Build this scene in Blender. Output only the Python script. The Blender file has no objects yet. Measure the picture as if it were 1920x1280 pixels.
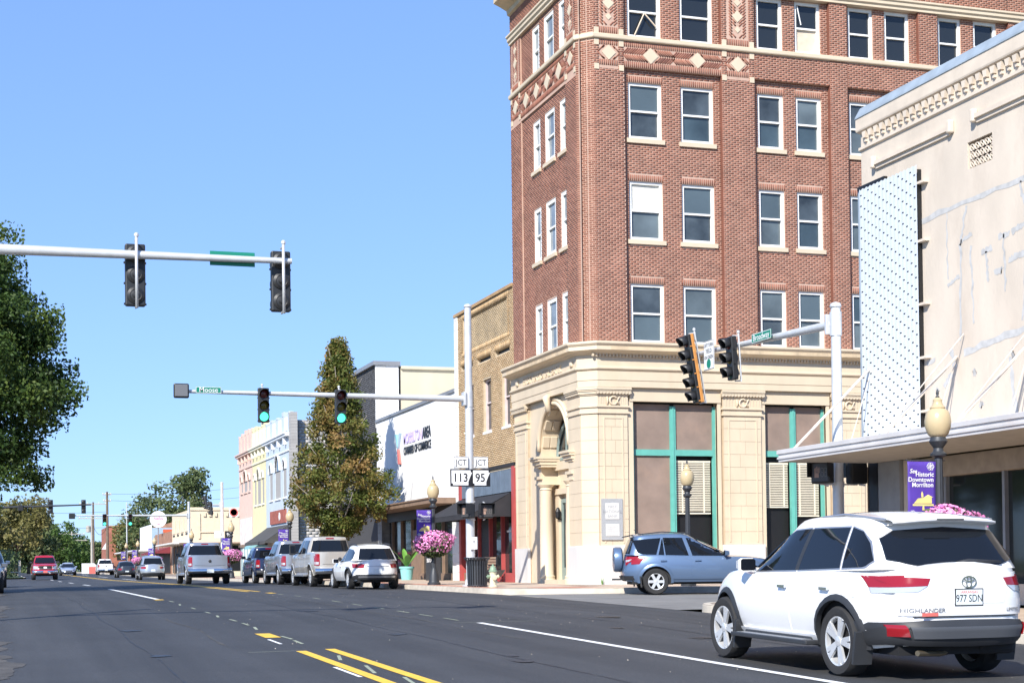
import bpy, math, random
import numpy as np
from mathutils import Vector, Matrix
random.seed(7); RNG=np.random.default_rng(7)
S=bpy.context.scene; COL=S.collection
R=math.radians; PI=math.pi
# ---------------------------------------------------------------- camera
cd=bpy.data.cameras.new('camera'); cam=bpy.data.objects.new('camera',cd); COL.objects.link(cam); S.camera=cam
_y,_p,_r=R(17.9875),R(.92023),R(.70382)
_F=Vector((math.sin(_y)*math.cos(_p),math.cos(_y)*math.cos(_p),math.sin(_p)))
_R0=Vector((math.cos(_y),-math.sin(_y),0)); _U0=_R0.cross(_F)
_R=_R0*math.cos(_r)-_U0*math.sin(_r); _U=_R0*math.sin(_r)+_U0*math.cos(_r)
cam.matrix_world=Matrix(((_R.x,_U.x,-_F.x,0),(_R.y,_U.y,-_F.y,0),(_R.z,_U.z,-_F.z,1.25),(0,0,0,1)))
cd.sensor_width=36; cd.lens=36*2971.28/1920; cd.shift_y=374/1920; cd.clip_start=.1; cd.clip_end=6000
S.render.resolution_x=1024; S.render.resolution_y=682
# ---------------------------------------------------------------- sky and sun
SUN_EL,SUN_AZ=R(37),R(222)           # azimuth clockwise from +Y
w=bpy.data.worlds.new('World'); S.world=w; w.use_nodes=True
nt=w.node_tree; bg=nt.nodes['Background']; sky=nt.nodes.new('ShaderNodeTexSky')
sky.sky_type='NISHITA'; sky.sun_disc=False; sky.sun_elevation=SUN_EL; sky.sun_rotation=SUN_AZ
sky.air_density=.9; sky.dust_density=0; sky.ozone_density=2.5; sky.altitude=0
gm=nt.nodes.new('ShaderNodeGamma'); gm.inputs[1].default_value=.5; tn=nt.nodes.new('ShaderNodeVectorMath'); tn.operation='MULTIPLY'; tn.inputs[1].default_value=(1.08,1.53,2.40)
nt.links.new(sky.outputs[0],gm.inputs[0]); nt.links.new(gm.outputs[0],tn.inputs[0]); nt.links.new(tn.outputs[0],bg.inputs[0]); bg.inputs[1].default_value=.116
sl=bpy.data.lights.new('sun','SUN'); sl.energy=4.2; sl.angle=R(.53); sl.color=(1,.955,.88)
so=bpy.data.objects.new('sun',sl); COL.objects.link(so); so.location=(-40,-60,60)
_d=Vector((-math.sin(SUN_AZ)*math.cos(SUN_EL),-math.cos(SUN_AZ)*math.cos(SUN_EL),-math.sin(SUN_EL)))
so.rotation_euler=_d.to_track_quat('-Z','Y').to_euler()
S.view_settings.view_transform='Standard'; S.view_settings.look='None'; S.view_settings.exposure=.82; S.view_settings.gamma=1
S.view_settings.use_curve_mapping=False
S.render.engine='CYCLES'
# ---------------------------------------------------------------- materials
MAT={}
def pm(name,col,rough=.6,metal=0.,var=0.,scale=4.,bump=0.,bscale=None,coat=0.,emit=None,es=1.,spec=None,attr=None,stain=0.,stcol=(.1,.08,.06),stscale=.6,detail=5,alpha=None,stretch=None):
    if name in MAT: return MAT[name]
    m=bpy.data.materials.new(name); m.use_nodes=True; n=m.node_tree.nodes; l=m.node_tree.links
    b=n['Principled BSDF']; b.inputs['Base Color'].default_value=(*col,1); b.inputs['Roughness'].default_value=rough
    b.inputs['Metallic'].default_value=metal
    if coat: b.inputs['Coat Weight'].default_value=coat; b.inputs['Coat Roughness'].default_value=.04
    if spec is not None: b.inputs['Specular IOR Level'].default_value=spec
    if emit: b.inputs['Emission Color'].default_value=(*emit,1); b.inputs['Emission Strength'].default_value=es
    if alpha is not None: b.inputs['Alpha'].default_value=alpha
    src=None
    if var or bump or stain:
        tc=n.new('ShaderNodeTexCoord'); crd=tc.outputs['Object']
        if stretch:
            mp=n.new('ShaderNodeMapping'); mp.inputs['Scale'].default_value=stretch; l.new(crd,mp.inputs[0]); crd=mp.outputs[0]
    if var or attr:
        if attr:
            a=n.new('ShaderNodeAttribute'); a.attribute_name='rnd'; fac=a.outputs['Fac']
            cr=n.new('ShaderNodeValToRGB'); l.new(fac,cr.inputs[0]); e=cr.color_ramp.elements
            e[0].position=0; e[0].color=(*attr[0],1); e[1].position=1; e[1].color=(*attr[-1],1)
            for i,c in enumerate(attr[1:-1]):
                q=e.new((i+1)/(len(attr)-1)); q.color=(*c,1)
            src=cr.outputs[0]
        if var:
            nz=n.new('ShaderNodeTexNoise'); nz.inputs['Scale'].default_value=scale; nz.inputs['Detail'].default_value=detail; l.new(crd,nz.inputs['Vector'])
            mr=n.new('ShaderNodeMapRange'); mr.inputs[1].default_value=.3; mr.inputs[2].default_value=.7; mr.inputs[3].default_value=1-var; mr.inputs[4].default_value=1+var
            l.new(nz.outputs['Fac'],mr.inputs[0])
            mx=n.new('ShaderNodeVectorMath'); mx.operation='SCALE'
            if src: l.new(src,mx.inputs[0])
            else: mx.inputs[0].default_value=col
            l.new(mr.outputs[0],mx.inputs['Scale']); src=mx.outputs[0]
    if stain:
        nz=n.new('ShaderNodeTexNoise'); nz.inputs['Scale'].default_value=stscale; nz.inputs['Detail'].default_value=8; nz.inputs['Roughness'].default_value=.65; l.new(crd,nz.inputs['Vector'])
        mr=n.new('ShaderNodeMapRange'); mr.inputs[1].default_value=.52; mr.inputs[2].default_value=.75; mr.inputs[3].default_value=0; mr.inputs[4].default_value=stain
        l.new(nz.outputs['Fac'],mr.inputs[0])
        mi=n.new('ShaderNodeMix'); mi.data_type='RGBA'; l.new(mr.outputs[0],mi.inputs[0])
        if src: l.new(src,mi.inputs[6])
        else: mi.inputs[6].default_value=(*col,1)
        mi.inputs[7].default_value=(*stcol,1); src=mi.outputs[2]
    if src: l.new(src,b.inputs['Base Color'])
    if bump:
        nb=n.new('ShaderNodeTexNoise'); nb.inputs['Scale'].default_value=bscale or scale*4; nb.inputs['Detail'].default_value=6; l.new(crd,nb.inputs['Vector'])
        bp=n.new('ShaderNodeBump'); bp.inputs['Strength'].default_value=bump; bp.inputs['Distance'].default_value=.02
        l.new(nb.outputs['Fac'],bp.inputs['Height']); l.new(bp.outputs[0],b.inputs['Normal'])
    MAT[name]=m; return m
# ---------------------------------------------------------------- objects
def tag(o,label=None,cat=None,group=None,kind=None):
    if label: o['label']=label
    if cat: o['category']=cat
    if group: o['group']=group
    if kind: o['kind']=kind
    return o
def thing(name,label,cat,loc=(0,0,0),rotz=0,group=None,rot=None):
    o=bpy.data.objects.new(name,None); COL.objects.link(o); o.location=loc; o.rotation_euler=rot or (0,0,rotz); o.empty_display_size=.2
    return tag(o,label,cat,group)
def root_loc(p):
    while p.parent: p=p.parent
    return Vector(p.location)
def link_mesh(name,me,parent=None,mats=()):
    o=bpy.data.objects.new(name,me); COL.objects.link(o)
    if parent: o.parent=parent
    for m in mats: me.materials.append(m)
    return o
def copy_tree(o,parent=None):
    c=o.copy(); COL.objects.link(c); c.parent=parent
    for ch in list(o.children): copy_tree(ch,c)
    return c
class B:
    """collects shapes for ONE mesh object; coordinates are world (or local to a rotated thing)"""
    def __init__(s): s.v=[]; s.f=[]; s.m=[]; s.r=[]
    def add(s,vs,fs,mi=0,rnd=None):
        o=len(s.v); s.v.extend(vs); s.f.extend([tuple(i+o for i in f) for f in fs]); s.m.extend([mi]*len(fs)); s.r.extend([random.random() if rnd is None else rnd]*len(fs)); return s
    def box(s,x0,y0,z0,x1,y1,z1,mi=0,rnd=None):
        if x0>x1:x0,x1=x1,x0
        if y0>y1:y0,y1=y1,y0
        if z0>z1:z0,z1=z1,z0
        return s.add([(x0,y0,z0),(x1,y0,z0),(x1,y1,z0),(x0,y1,z0),(x0,y0,z1),(x1,y0,z1),(x1,y1,z1),(x0,y1,z1)],[(0,3,2,1),(4,5,6,7),(0,1,5,4),(1,2,6,5),(2,3,7,6),(3,0,4,7)],mi,rnd)
    def obox(s,c,a,b,d,mi=0,rnd=None):
        c,a,b,d=map(Vector,(c,a,b,d)); vs=[tuple(c+a*i+b*j+d*k) for k in(-1,1) for j in(-1,1) for i in(-1,1)]
        return s.add(vs,[(0,2,3,1),(4,5,7,6),(0,1,5,4),(1,3,7,5),(3,2,6,7),(2,0,4,6)],mi,rnd)
    def prism(s,poly,fn,h0,h1,mi=0):
        n=len(poly); vs=[tuple(fn(a,b,h0)) for a,b in poly]+[tuple(fn(a,b,h1)) for a,b in poly]
        return s.add(vs,[tuple(range(n))[::-1],tuple(range(n,2*n))]+[(i,(i+1)%n,n+(i+1)%n,n+i) for i in range(n)],mi)
    def tube(s,pts,rad,seg=10,mi=0,caps=True):
        pts=[Vector(p) for p in pts]; n=len(pts); rr=rad if isinstance(rad,(list,tuple)) else [rad]*n
        vs=[];fs=[]
        t0=(pts[1]-pts[0]).normalized(); up=Vector((0,0,1)) if abs(t0.z)<.9 else Vector((1,0,0)); side=t0.cross(up).normalized()
        for i,p in enumerate(pts):
            t=(pts[min(i+1,n-1)]-pts[max(i-1,0)]).normalized(); side=(side-t*side.dot(t)).normalized(); u2=side.cross(t)
            for k in range(seg):
                a=2*PI*k/seg; vs.append(tuple(p+(side*math.cos(a)+u2*math.sin(a))*rr[i]))
        for i in range(n-1):
            for k in range(seg): fs.append((i*seg+k,i*seg+(k+1)%seg,(i+1)*seg+(k+1)%seg,(i+1)*seg+k))
        if caps: fs+= [tuple(range(seg))[::-1],tuple(range((n-1)*seg,n*seg))]
        return s.add(vs,fs,mi)
    def lathe(s,prof,c=(0,0,0),seg=16,mi=0,axis='z',flute=0,caps=True):
        vs=[];fs=[];n=len(prof)
        for r,z in prof:
            for k in range(seg):
                a=2*PI*k/seg; rr=r*(1-flute*(k%2)); x,y=rr*math.cos(a),rr*math.sin(a)
                p=(x,y,z) if axis=='z' else ((z,x,y) if axis=='x' else (y,z,x))
                vs.append((p[0]+c[0],p[1]+c[1],p[2]+c[2]))
        for i in range(n-1):
            for k in range(seg): fs.append((i*seg+k,i*seg+(k+1)%seg,(i+1)*seg+(k+1)%seg,(i+1)*seg+k))
        if caps: fs+=[tuple(range(seg))[::-1],tuple(range((n-1)*seg,n*seg))]
        return s.add(vs,fs,mi)
    def grid(s,g,mi=0,closed=False):
        a=len(g);b=len(g[0]); vs=[tuple(p) for r in g for p in r]
        fs=[(i*b+j,i*b+(j+1)%b,(i+1)*b+(j+1)%b,(i+1)*b+j) for i in range(a-1) for j in range(b if closed else b-1)]
        return s.add(vs,fs,mi)
    def build(s,name,mats,parent=None,smooth=False,bevel=0,kind=None,local=False,rnd=False,auto=None):
        if not isinstance(mats,(list,tuple)): mats=[mats]
        me=bpy.data.meshes.new(name)
        off=(0,0,0) if (parent is None or local) else root_loc(parent)
        vs=s.v if not any(off) else [(a-off[0],b-off[1],c-off[2]) for a,b,c in s.v]
        me.from_pydata(vs,[],s.f)
        if len(mats)>1: me.polygons.foreach_set('material_index',s.m)
        if rnd: me.attributes.new('rnd','FLOAT','FACE').data.foreach_set('value',s.r)
        if smooth: me.polygons.foreach_set('use_smooth',[True]*len(s.f))
        o=link_mesh(name,me,parent,mats)
        if bevel:
            bv=o.modifiers.new('bevel','BEVEL'); bv.width=bevel; bv.segments=2; bv.limit_method='ANGLE'
        if smooth and auto:
            me.set_sharp_from_angle(angle=R(auto))
        if kind: o['kind']=kind
        return o
def np_mesh(name,V,Q,mats,parent=None,rnd=None,smooth=False,kind=None,local=False):
    V=np.asarray(V,np.float32).reshape(-1,3); Q=np.asarray(Q,np.int32); k=Q.shape[1]
    if parent is not None and not local: V=V-np.array(root_loc(parent),np.float32)
    me=bpy.data.meshes.new(name); me.vertices.add(len(V)); me.vertices.foreach_set('co',V.ravel())
    me.loops.add(Q.size); me.loops.foreach_set('vertex_index',Q.ravel()); me.polygons.add(len(Q))
    me.polygons.foreach_set('loop_start',np.arange(0,Q.size,k,dtype=np.int32)); 
    me.polygons.foreach_set('loop_total',np.full(len(Q),k,np.int32))
    me.update(calc_edges=True)
    if rnd is not None: me.attributes.new('rnd','FLOAT','FACE').data.foreach_set('value',np.asarray(rnd,np.float32))
    if smooth: me.polygons.foreach_set('use_smooth',np.ones(len(Q),bool))
    o=link_mesh(name,me,parent,mats if isinstance(mats,(list,tuple)) else [mats])
    if kind: o['kind']=kind
    return o
_TX={}
def text_bm(txt,size=1,ext=.01,bold=0,align='CENTER',spacing=1):
    k=(txt,size,ext,bold,align,spacing)
    if k in _TX: return _TX[k]
    cu=bpy.data.curves.new('t','FONT'); cu.body=txt; cu.size=size; cu.extrude=ext; cu.align_x=align; cu.align_y='CENTER'; cu.offset=bold; cu.resolution_u=3; cu.space_character=spacing
    o=bpy.data.objects.new('t',cu); COL.objects.link(o)
    dg=bpy.context.evaluated_depsgraph_get(); dg.update()
    me=bpy.data.meshes.new_from_object(o.evaluated_get(dg))
    vs=[tuple(v.co) for v in me.vertices]; fs=[tuple(p.vertices) for p in me.polygons]
    bpy.data.objects.remove(o); bpy.data.curves.remove(cu); bpy.data.meshes.remove(me)
    _TX[k]=(vs,fs); return _TX[k]
def add_text(b,txt,org,u,v,nrm,size,ext=.004,bold=0,align='CENTER',sx=1,mi=0,spacing=1):
    vs,fs=text_bm(txt,size,ext,bold,align,spacing); org,u,v,nrm=map(Vector,(org,u,v,nrm))
    b.add([tuple(org+u*(x*sx)+v*y+nrm*z) for x,y,z in vs],fs,mi); return b
# ---------------------------------------------------------------- ground levels
PRF=[(-400,-1.2),(-50,-.6),(0,-.15),(15,.05),(28,.30),(42,.5),(55,.56),(70,.62),(120,.62),(215,.95),(330,1.15),(3000,1.2)]
def gz(y):
    for (a,za),(b,zb) in zip(PRF,PRF[1:]):
        if y<=b:
            return za+(zb-za)*max(0,(y-a))/(b-a)
    return PRF[-1][1]
def road_z(x,y): return gz(y)-.055*min(1.6,abs((x-6.2)/7.5))**2
def walk_z(y): return gz(y)+.10
# ================================================================ ground, roads, pavements
KL,KR=-1.4,13.75
m_asph=pm('asphalt_new',(.044,.045,.047),.72,var=.14,scale=.35,bump=.5,bscale=90,stain=.45,stcol=(.068,.067,.066),stscale=.16)
def streaks(m,f0=.0,f1=.32,scale=(1.1,.035,1)):
    n=m.node_tree.nodes; l=m.node_tree.links; p=n['Principled BSDF']; src=p.inputs['Base Color'].links[0].from_socket; tc=n.new('ShaderNodeTexCoord'); mp=n.new('ShaderNodeMapping'); mp.inputs['Scale'].default_value=scale; nz=n.new('ShaderNodeTexNoise'); nz.inputs['Scale'].default_value=1.0; nz.inputs['Detail'].default_value=7; nz.inputs['Roughness'].default_value=.6
    mr=n.new('ShaderNodeMapRange'); mr.inputs[1].default_value=.35; mr.inputs[2].default_value=.7; mr.inputs[3].default_value=.78; mr.inputs[4].default_value=1.3; sp=n.new('ShaderNodeTexNoise'); sp.inputs['Scale'].default_value=55; sp.inputs['Detail'].default_value=3
    m2=n.new('ShaderNodeMapRange'); m2.inputs[1].default_value=.3; m2.inputs[2].default_value=.72; m2.inputs[3].default_value=.6; m2.inputs[4].default_value=1.5; mu=n.new('ShaderNodeMath'); mu.operation='MULTIPLY'; sc=n.new('ShaderNodeVectorMath'); sc.operation='SCALE'
    l.new(tc.outputs['Object'],mp.inputs[0]); l.new(mp.outputs[0],nz.inputs['Vector']); l.new(tc.outputs['Object'],sp.inputs['Vector']); l.new(nz.outputs['Fac'],mr.inputs[0]); l.new(sp.outputs['Fac'],m2.inputs[0]); l.new(mr.outputs[0],mu.inputs[0]); l.new(m2.outputs[0],mu.inputs[1]); l.new(src,sc.inputs[0]); l.new(mu.outputs[0],sc.inputs['Scale']); l.new(sc.outputs[0],p.inputs['Base Color'])
streaks(m_asph)
m_moose=pm('asphalt_old',(.20,.195,.185),.9,var=.15,scale=1.2,bump=.4,bscale=50,stain=.5,stcol=(.14,.135,.13),stscale=.5)
m_gutter=pm('worn_gutter_paving',(.07,.066,.062),.95,var=.3,scale=3,bump=.6,bscale=30,stain=.7,stcol=(.13,.118,.105),stscale=1.5)
m_walk=pm('pavement_concrete',(.52,.40,.30),.9,var=.12,scale=2,bump=.2,stain=.35,stcol=(.36,.28,.21),stscale=.9)
m_walkj=pm('pavement_joint',(.30,.24,.19),.95,var=.2)
m_kerb=pm('kerb_concrete',(.55,.49,.40),.9,var=.15,scale=3,bump=.2,stain=.5,stcol=(.3,.26,.22))
m_red=pm('brick_paving',(.46,.22,.15),.9,var=.25,scale=6,bump=.2)
m_white=pm('road_paint_white',(.78,.78,.76),.7,var=.08,scale=8,stain=.25,stcol=(.3,.3,.3),stscale=6)
m_yel=pm('road_paint_yellow',(.80,.50,.05),.7,var=.1,scale=8,stain=.25,stcol=(.35,.25,.08),stscale=6)
m_pale=pm('layout_paint',(.30,.33,.24),.8,var=.2,scale=9)
m_grass=pm('grass_ground',(.09,.12,.04),.95,var=.4,scale=.3,bump=.3)
def frange(a,b,n): return [a+(b-a)*i/n for i in range(n+1)]
b=B()
ys=[-400,-200,-60,-20,0,15,28,42,55,70,120,215,330,600,1200,3000]
g=[[(x,y,min(gz(y)-.28,gz(y)-.28)) for x in (-2500,-400,-100,-20,6,40,100,400,2500)] for y in ys]
b.grid([r[::-1] for r in g]); tag(b.build('ground',m_grass),kind='structure')
YS=frange(-30,15,9)+frange(18,60,14)+frange(64,120,14)+frange(130,420,29)
b=B(); b.grid([[(x,y,road_z(x,y)) for x in frange(KL,KR,14)][::-1] for y in YS]); road=tag(b.build('broadway_road',m_asph,smooth=True),kind='structure')
b=B(); yy=frange(31.0,42.6,6)
b.grid([[(x,y,gz(y)-.052) for x in frange(KR,90,8)][::-1] for y in yy]); b.grid([[(x,y,gz(y)-.052) for x in frange(-60,KL,6)][::-1] for y in yy])
tag(b.build('cross_street',m_moose,smooth=True),kind='structure')
# worn strip along the left edge (irregular edge)
b=B(); rows=[]
for y in frange(2,100,560):
    e=-.05+.22*math.sin(y*.37)+.12*math.sin(y*1.3+1)+.07*math.sin(y*4.1)+random.uniform(-.07,.07); rows.append([(x,y,road_z(x,y)+.004) for x in (e,min(e,-.4),KL)])
b.grid(rows); tag(b.build('gutter_paving',m_gutter,smooth=True),kind='structure')
def xmin_far(y):  # far right corner, radius 3
    return KR if y>=45.3 else KR+3-math.sqrt(max(0,9-(45.3-y)**2))
def xmin_near(y): # near right corner, radius 2
    return KR if y<=29.3 else KR+2-math.sqrt(max(0,4-(y-29.3)**2))
def kerb(name,path,parent):
    b=B(); P=[Vector((x,y,z)) for x,y,z in path]; rows=[]
    for i,p in enumerate(P):
        t=(P[min(i+1,len(P)-1)]-P[max(i-1,0)]); t.z=0; t.normalize(); n=Vector((t.y,-t.x,0))  # inward to the pavement (right of travel)
        rows.append([tuple(p+Vector((0,0,-.25))-n*.02),tuple(p+Vector((0,0,-.02))-n*.005),tuple(p+Vector((0,0,.006))+n*.02),tuple(p+Vector((0,0,.006))+n*.16),tuple(p+Vector((0,0,-.1))+n*.16)])
    b.grid(rows); return b.build(name,m_kerb,parent,smooth=True,auto=40)
def slab(b,x0,y0,x1,y1,zf,h=.006):
    v=[(x0,y0),(x1,y0),(x1,y1),(x0,y1)]
    b.add([(x,y,zf(y)-.03) for x,y in v]+[(x,y,zf(y)+h) for x,y in v],[(4,5,6,7),(0,1,5,4),(1,2,6,5),(2,3,7,6),(3,0,4,7)])
def pavement(name,rows_y,xm,far_x,path,slabs):
    b=B(); b.grid([[(xm(y)+(far_x-xm(y))*t,y,walk_z(y)) for t in (1,.66,.33,0)] for y in rows_y])
    o=tag(b.build(name,m_walkj),kind='structure'); kerb('kerb',path,o)
    for (x0,y0,x1,y1,red) in slabs:
        b=B(); slab(b,x0,y0,x1,y1,walk_z); b.build('paving_slab',m_red if red else m_walk,o)
    return o
yf=frange(42.3,45.3,8)+frange(47,70,10)+frange(75,330,30)
path=[(90,42.3,walk_z(42.3)),(40,42.3,walk_z(42.3)),(20,42.3,walk_z(42.3))]+[(xmin_far(y),y,walk_z(y)) for y in yf]
sl=[]
y=45.5
while y<120:
    st=1.52 if y<80 else 4
    for i,(a,c) in enumerate(((KR+.18,KR+.82),(KR+.83,KR+2.3),(KR+2.31,KR+3.8),(KR+3.81,18.1))): sl.append((a,y,c,y+st-.012,i==0))
    y+=st
x=17.0
while x<34:
    for i,(a,c) in enumerate(((42.48,43.3),(43.31,45.2),(45.21,46.7),(46.71,48.0))): sl.append((x,a,x+1.49,c,False))
    x+=1.5
sl+=[(15.2,43.6,16.99,45.4,True),(16.3,42.9,16.99,43.59,False)]
pv=pavement('pavement_far',yf,xmin_far,18.4,path,sl)
b=B(); b.grid([[(x,y,walk_z(y)) for x in (90,40,18.4)] for y in (42.3,45,48.2)]); tag(b.build('pavement_cross_street',m_walkj),kind='structure')
yn=frange(-30,29.3,12)+frange(29.5,31.3,8)
path=[(xmin_near(y),y,walk_z(y)) for y in yn]+[(20,31.3,walk_z(31.3)),(40,31.3,walk_z(31.3)),(90,31.3,walk_z(31.3))]
kb=path
sl=[]; y=8
while y<29:
    for i,(a,c) in enumerate(((KR+.18,KR+1.5),(KR+1.51,KR+3),(KR+3.01,18.1))): sl.append((a,y,c,y+1.49,False))
    y+=1.5
b=B(); b.grid([[(xmin_near(y)+(18.4-xmin_near(y))*t,y,walk_z(y)) for t in (1,.5,0)] for y in yn]); b.grid([[(x,y,walk_z(y)) for x in (90,40,18.4)] for y in (29.5,31.3)])
pn=tag(b.build('pavement_near',m_walkj),kind='structure'); kerb('kerb',kb,pn)
for (x0,y0,x1,y1,r_) in sl:
    b=B(); slab(b,x0,y0,x1,y1,walk_z); b.build('paving_slab',m_walk,pn)
b=B()
for a,c in ((-30,31.3),(42.3,330)):
    yl=frange(a,c,16); b.grid([[(x,y,walk_z(y)) for x in (KL,-3,-5)] for y in yl])
pl=tag(b.build('pavement_left',m_walk),kind='structure')
kerb('kerb',[(KL,y,walk_z(y)) for y in frange(330,42.3,24)],pl); kerb('kerb',[(KL,y,walk_z(y)) for y in frange(31.3,-30,12)],pl)
# lane markings, each a painted sheet of its own, 4 mm over the asphalt
def stripe(name,x,y0,y1,wd,mt,x2=None,dz=.004):
    b=B(); n=max(2,int(abs(y1-y0)/3)); x2=x if x2 is None else x2
    b.grid([[(x+(x2-x)*i/n+s*wd/2,y0+(y1-y0)*i/n,road_z(x,y0+(y1-y0)*i/n)+dz) for s in (1,-1)] for i in range(n+1)]); return b.build(name,mt,road)
stripe('lane_line',8.05,-6,26.7,.13,m_white)
stripe('centre_line',3.84,-6,21.0,.14,m_yel); stripe('centre_line',4.27,-6,21.2,.14,m_yel)
stripe('lane_line',4.02,42.9,62,.14,m_white)
stripe('centre_line',7.72,51.5,330,.13,m_yel); stripe('centre_line',8.06,51.5,330,.13,m_yel)
for a in (118,150,182,214): stripe('lane_line',9.6,a,a+14,.14,m_white)
for a in (75,92,109,126): stripe('lane_line',4.02,a,a+6,.13,m_white)
for i,y in enumerate((22.4,23.5,26.2,27.6,29.2,31,33,35.4,37.8,40.2)): stripe('guide_mark',4.12+.06*math.sin(i*2.2),y,y+.8,.05,m_pale,4.14)
for i,y in enumerate((27.6,29.4,31.2,33.4,35.6,38,40.5,43.2,46)): stripe('guide_mark',7.92,y,y+1.0,.05,m_pale)
for y0,y1,x in ((15.4,16.6,4.06),(17.2,18.3,4.02),(19.2,20,4.05)): stripe('guide_mark',x-.05,y0,y1,.045,m_pale,x+.09)
stripe('guide_mark',3.72,16.8,18.2,.05,m_white); stripe('guide_mark',3.83,22.5,23.6,.05,m_white)
stripe('paint_patch',3.97,24.0,25.1,.24,m_yel); stripe('paint_patch',4.0,41.9,42.6,.22,m_yel); stripe('paint_patch',8.0,48.2,49.4,.2,m_yel)
b=B(); b.add([(3.15,21.05,road_z(3,21)+.004),(4.45,21.16,road_z(4,21)+.004),(4.45,21.2,road_z(4,21)+.004),(3.15,21.09,road_z(3,21)+.004)],[(0,1,2,3)]); b.build('guide_mark',m_pale,road)
b=B(); b.add([(7.6,26.75,road_z(8,27)+.004),(9.1,26.9,road_z(9,27)+.004),(9.1,26.94,road_z(9,27)+.004),(7.6,26.79,road_z(8,27)+.004)],[(0,1,2,3)]); b.build('guide_mark',m_pale,road)
m_seam=pm('asphalt_joint',(.024,.024,.026),.6,var=.3,scale=3); m_oil=pm('oil_stained_asphalt',(.026,.026,.027),.5,var=.3,scale=6); m_dust=pm('dusty_asphalt',(.062,.06,.057),.9,var=.3,scale=5)
def wob(name,x,y0,y1,wd,mt,amp=.03,dz=.003):
    b=B(); n=int((y1-y0)/.5); b.grid([[(x+amp*math.sin(y*.9+x)+random.uniform(-amp,amp)*.4+s*wd*random.uniform(.3,.8),y,road_z(x,y)+dz) for s in (1,-1)] for y in frange(y0,y1,n)]); return b.build(name,mt,road)
for x,y0,y1 in ((6.1,-5,90),(10.4,-5,60),(1.9,4,70)): wob('paving_joint',x,y0,y1,.022,m_seam)
for x,y0,y1 in ((3.1,22,31),(7.3,22,48),(11.6,18,34),(9.0,26.5,31.5)): wob('dust_streak',x,y0,y1,.035,m_dust,.06)
for x,y,r_ in ((6.0,18.2,.22),(6.15,19.0,.12),(5.9,24,.2),(9.9,21.5,.25),(9.7,24.4,.16),(2.0,21,.2),(2.1,27,.25),(6.2,33,.3),(11.0,28,.3),(9.6,46,.3)):
    b=B(); n=14; b.add([(x+r_*random.uniform(.6,1.1)*math.cos(k*2*PI/n)*.8,y+r_*random.uniform(.6,1.1)*math.sin(k*2*PI/n)*1.6,road_z(x,y)+.0035) for k in range(n)],[tuple(range(n))]); b.build('oil_stain',m_oil,road)
# loose grit swept to the joints of the new surface
def grit(name,n,fx,fy,s0,s1,mt):
    b=B()
    for i in range(n):
        x,y=fx(),fy(); s=random.uniform(s0,s1); z=road_z(x,y); a=random.random()*6
        vs=[(x+s*math.cos(a+k*2.1),y+s*math.sin(a+k*2.1),z) for k in range(3)]+[(x,y,z+s*.8)]
        b.add(vs,[(0,1,3),(1,2,3),(2,0,3)])
    o=b.build(name,mt); return tag(o,kind='stuff',label='loose pale grit scattered on the dark new asphalt',cat='grit')
grit('road_grit',160,lambda:random.triangular(1,13,10),lambda:random.uniform(14,46),.004,.012,m_kerb)
grit('gutter_grit',260,lambda:random.uniform(-1.2,.8),lambda:random.uniform(18,60),.004,.011,m_gutter)['label']='loose pale grit along the worn left gutter'
# ================================================================ building helpers
def FR(y0):  return lambda u,v,d:(u,y0-d,v)          # wall facing the camera (-Y), u = X
def FL(x0):  return lambda u,v,d:(x0-d,u,v)          # wall facing the street (-X), u = Y
class Bricks:
    def __init__(s): s.V=[]; s.r=[]
    def one(s,fn,u0,v0,u1,v1,d0,d1,r=None):
        s.V.append([fn(u0,v0,d0),fn(u1,v0,d0),fn(u1,v1,d0),fn(u0,v1,d0),fn(u0,v0,d1),fn(u1,v0,d1),fn(u1,v1,d1),fn(u0,v1,d1)]); s.r.append(random.random() if r is None else r)
    def rot(s,fn,cu,cv,L,H,ang,d0,d1):
        c,sn=math.cos(ang),math.sin(ang); q=[(cu+c*a*L/2-sn*b_*H/2,cv+sn*a*L/2+c*b_*H/2) for a,b_ in((-1,-1),(1,-1),(1,1),(-1,1))]
        s.V.append([fn(u,v,d0) for u,v in q]+[fn(u,v,d1) for u,v in q]); s.r.append(random.random())
    def lay(s,fn,u0,v0,u1,v1,holes=(),L=.21,H=.0706,j=.023,d=0,proud=.009):
        k=0; v=v0
        while v<v1-.01:
            vt=min(v+H-j,v1); iv=[(u0,u1)]
            for a,b_,c,e in holes:
                if b_<vt and e>v:
                    n=[]
                    for p,q in iv:
                        if c<=p or a>=q: n.append((p,q)); continue
                        if a>p: n.append((p,a))
                        if c<q: n.append((c,q))
                    iv=n
            for p,q in iv:
                o=math.floor((p-u0)/L)*L+u0-(L/2 if k%2 else 0); 
                while o<q:
                    a,c=max(o,p),min(o+L-j,q)
                    if c-a>.02: s.one(fn,a,v,c,vt,d-.004,d+proud*random.uniform(.75,1.15))
                    o+=L
            v+=H;k+=1
    def soldier(s,fn,u0,v0,u1,v1,d=0,H=.0706,j=.026,proud=.009):
        n=max(1,round((u1-u0)/H)); w=(u1-u0)/n
        for i in range(n): s.one(fn,u0+i*w,v0,u0+(i+1)*w-j,v1,d-.004,d+proud)
    def build(s,name,mt,parent,flip=False):
        V=np.array(s.V,np.float32).reshape(-1,3); n=len(s.V); q=np.array([(4,5,6,7),(0,1,5,4),(1,2,6,5),(2,3,7,6),(3,0,4,7)],np.int32)
        if flip: q=q[:,::-1]
        Q=(q[None]+(np.arange(n,dtype=np.int32)*8)[:,None,None]).reshape(-1,4)
        return np_mesh(name,V,Q,mt,parent,rnd=np.repeat(np.array(s.r,np.float32),5),kind='stuff')
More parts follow.
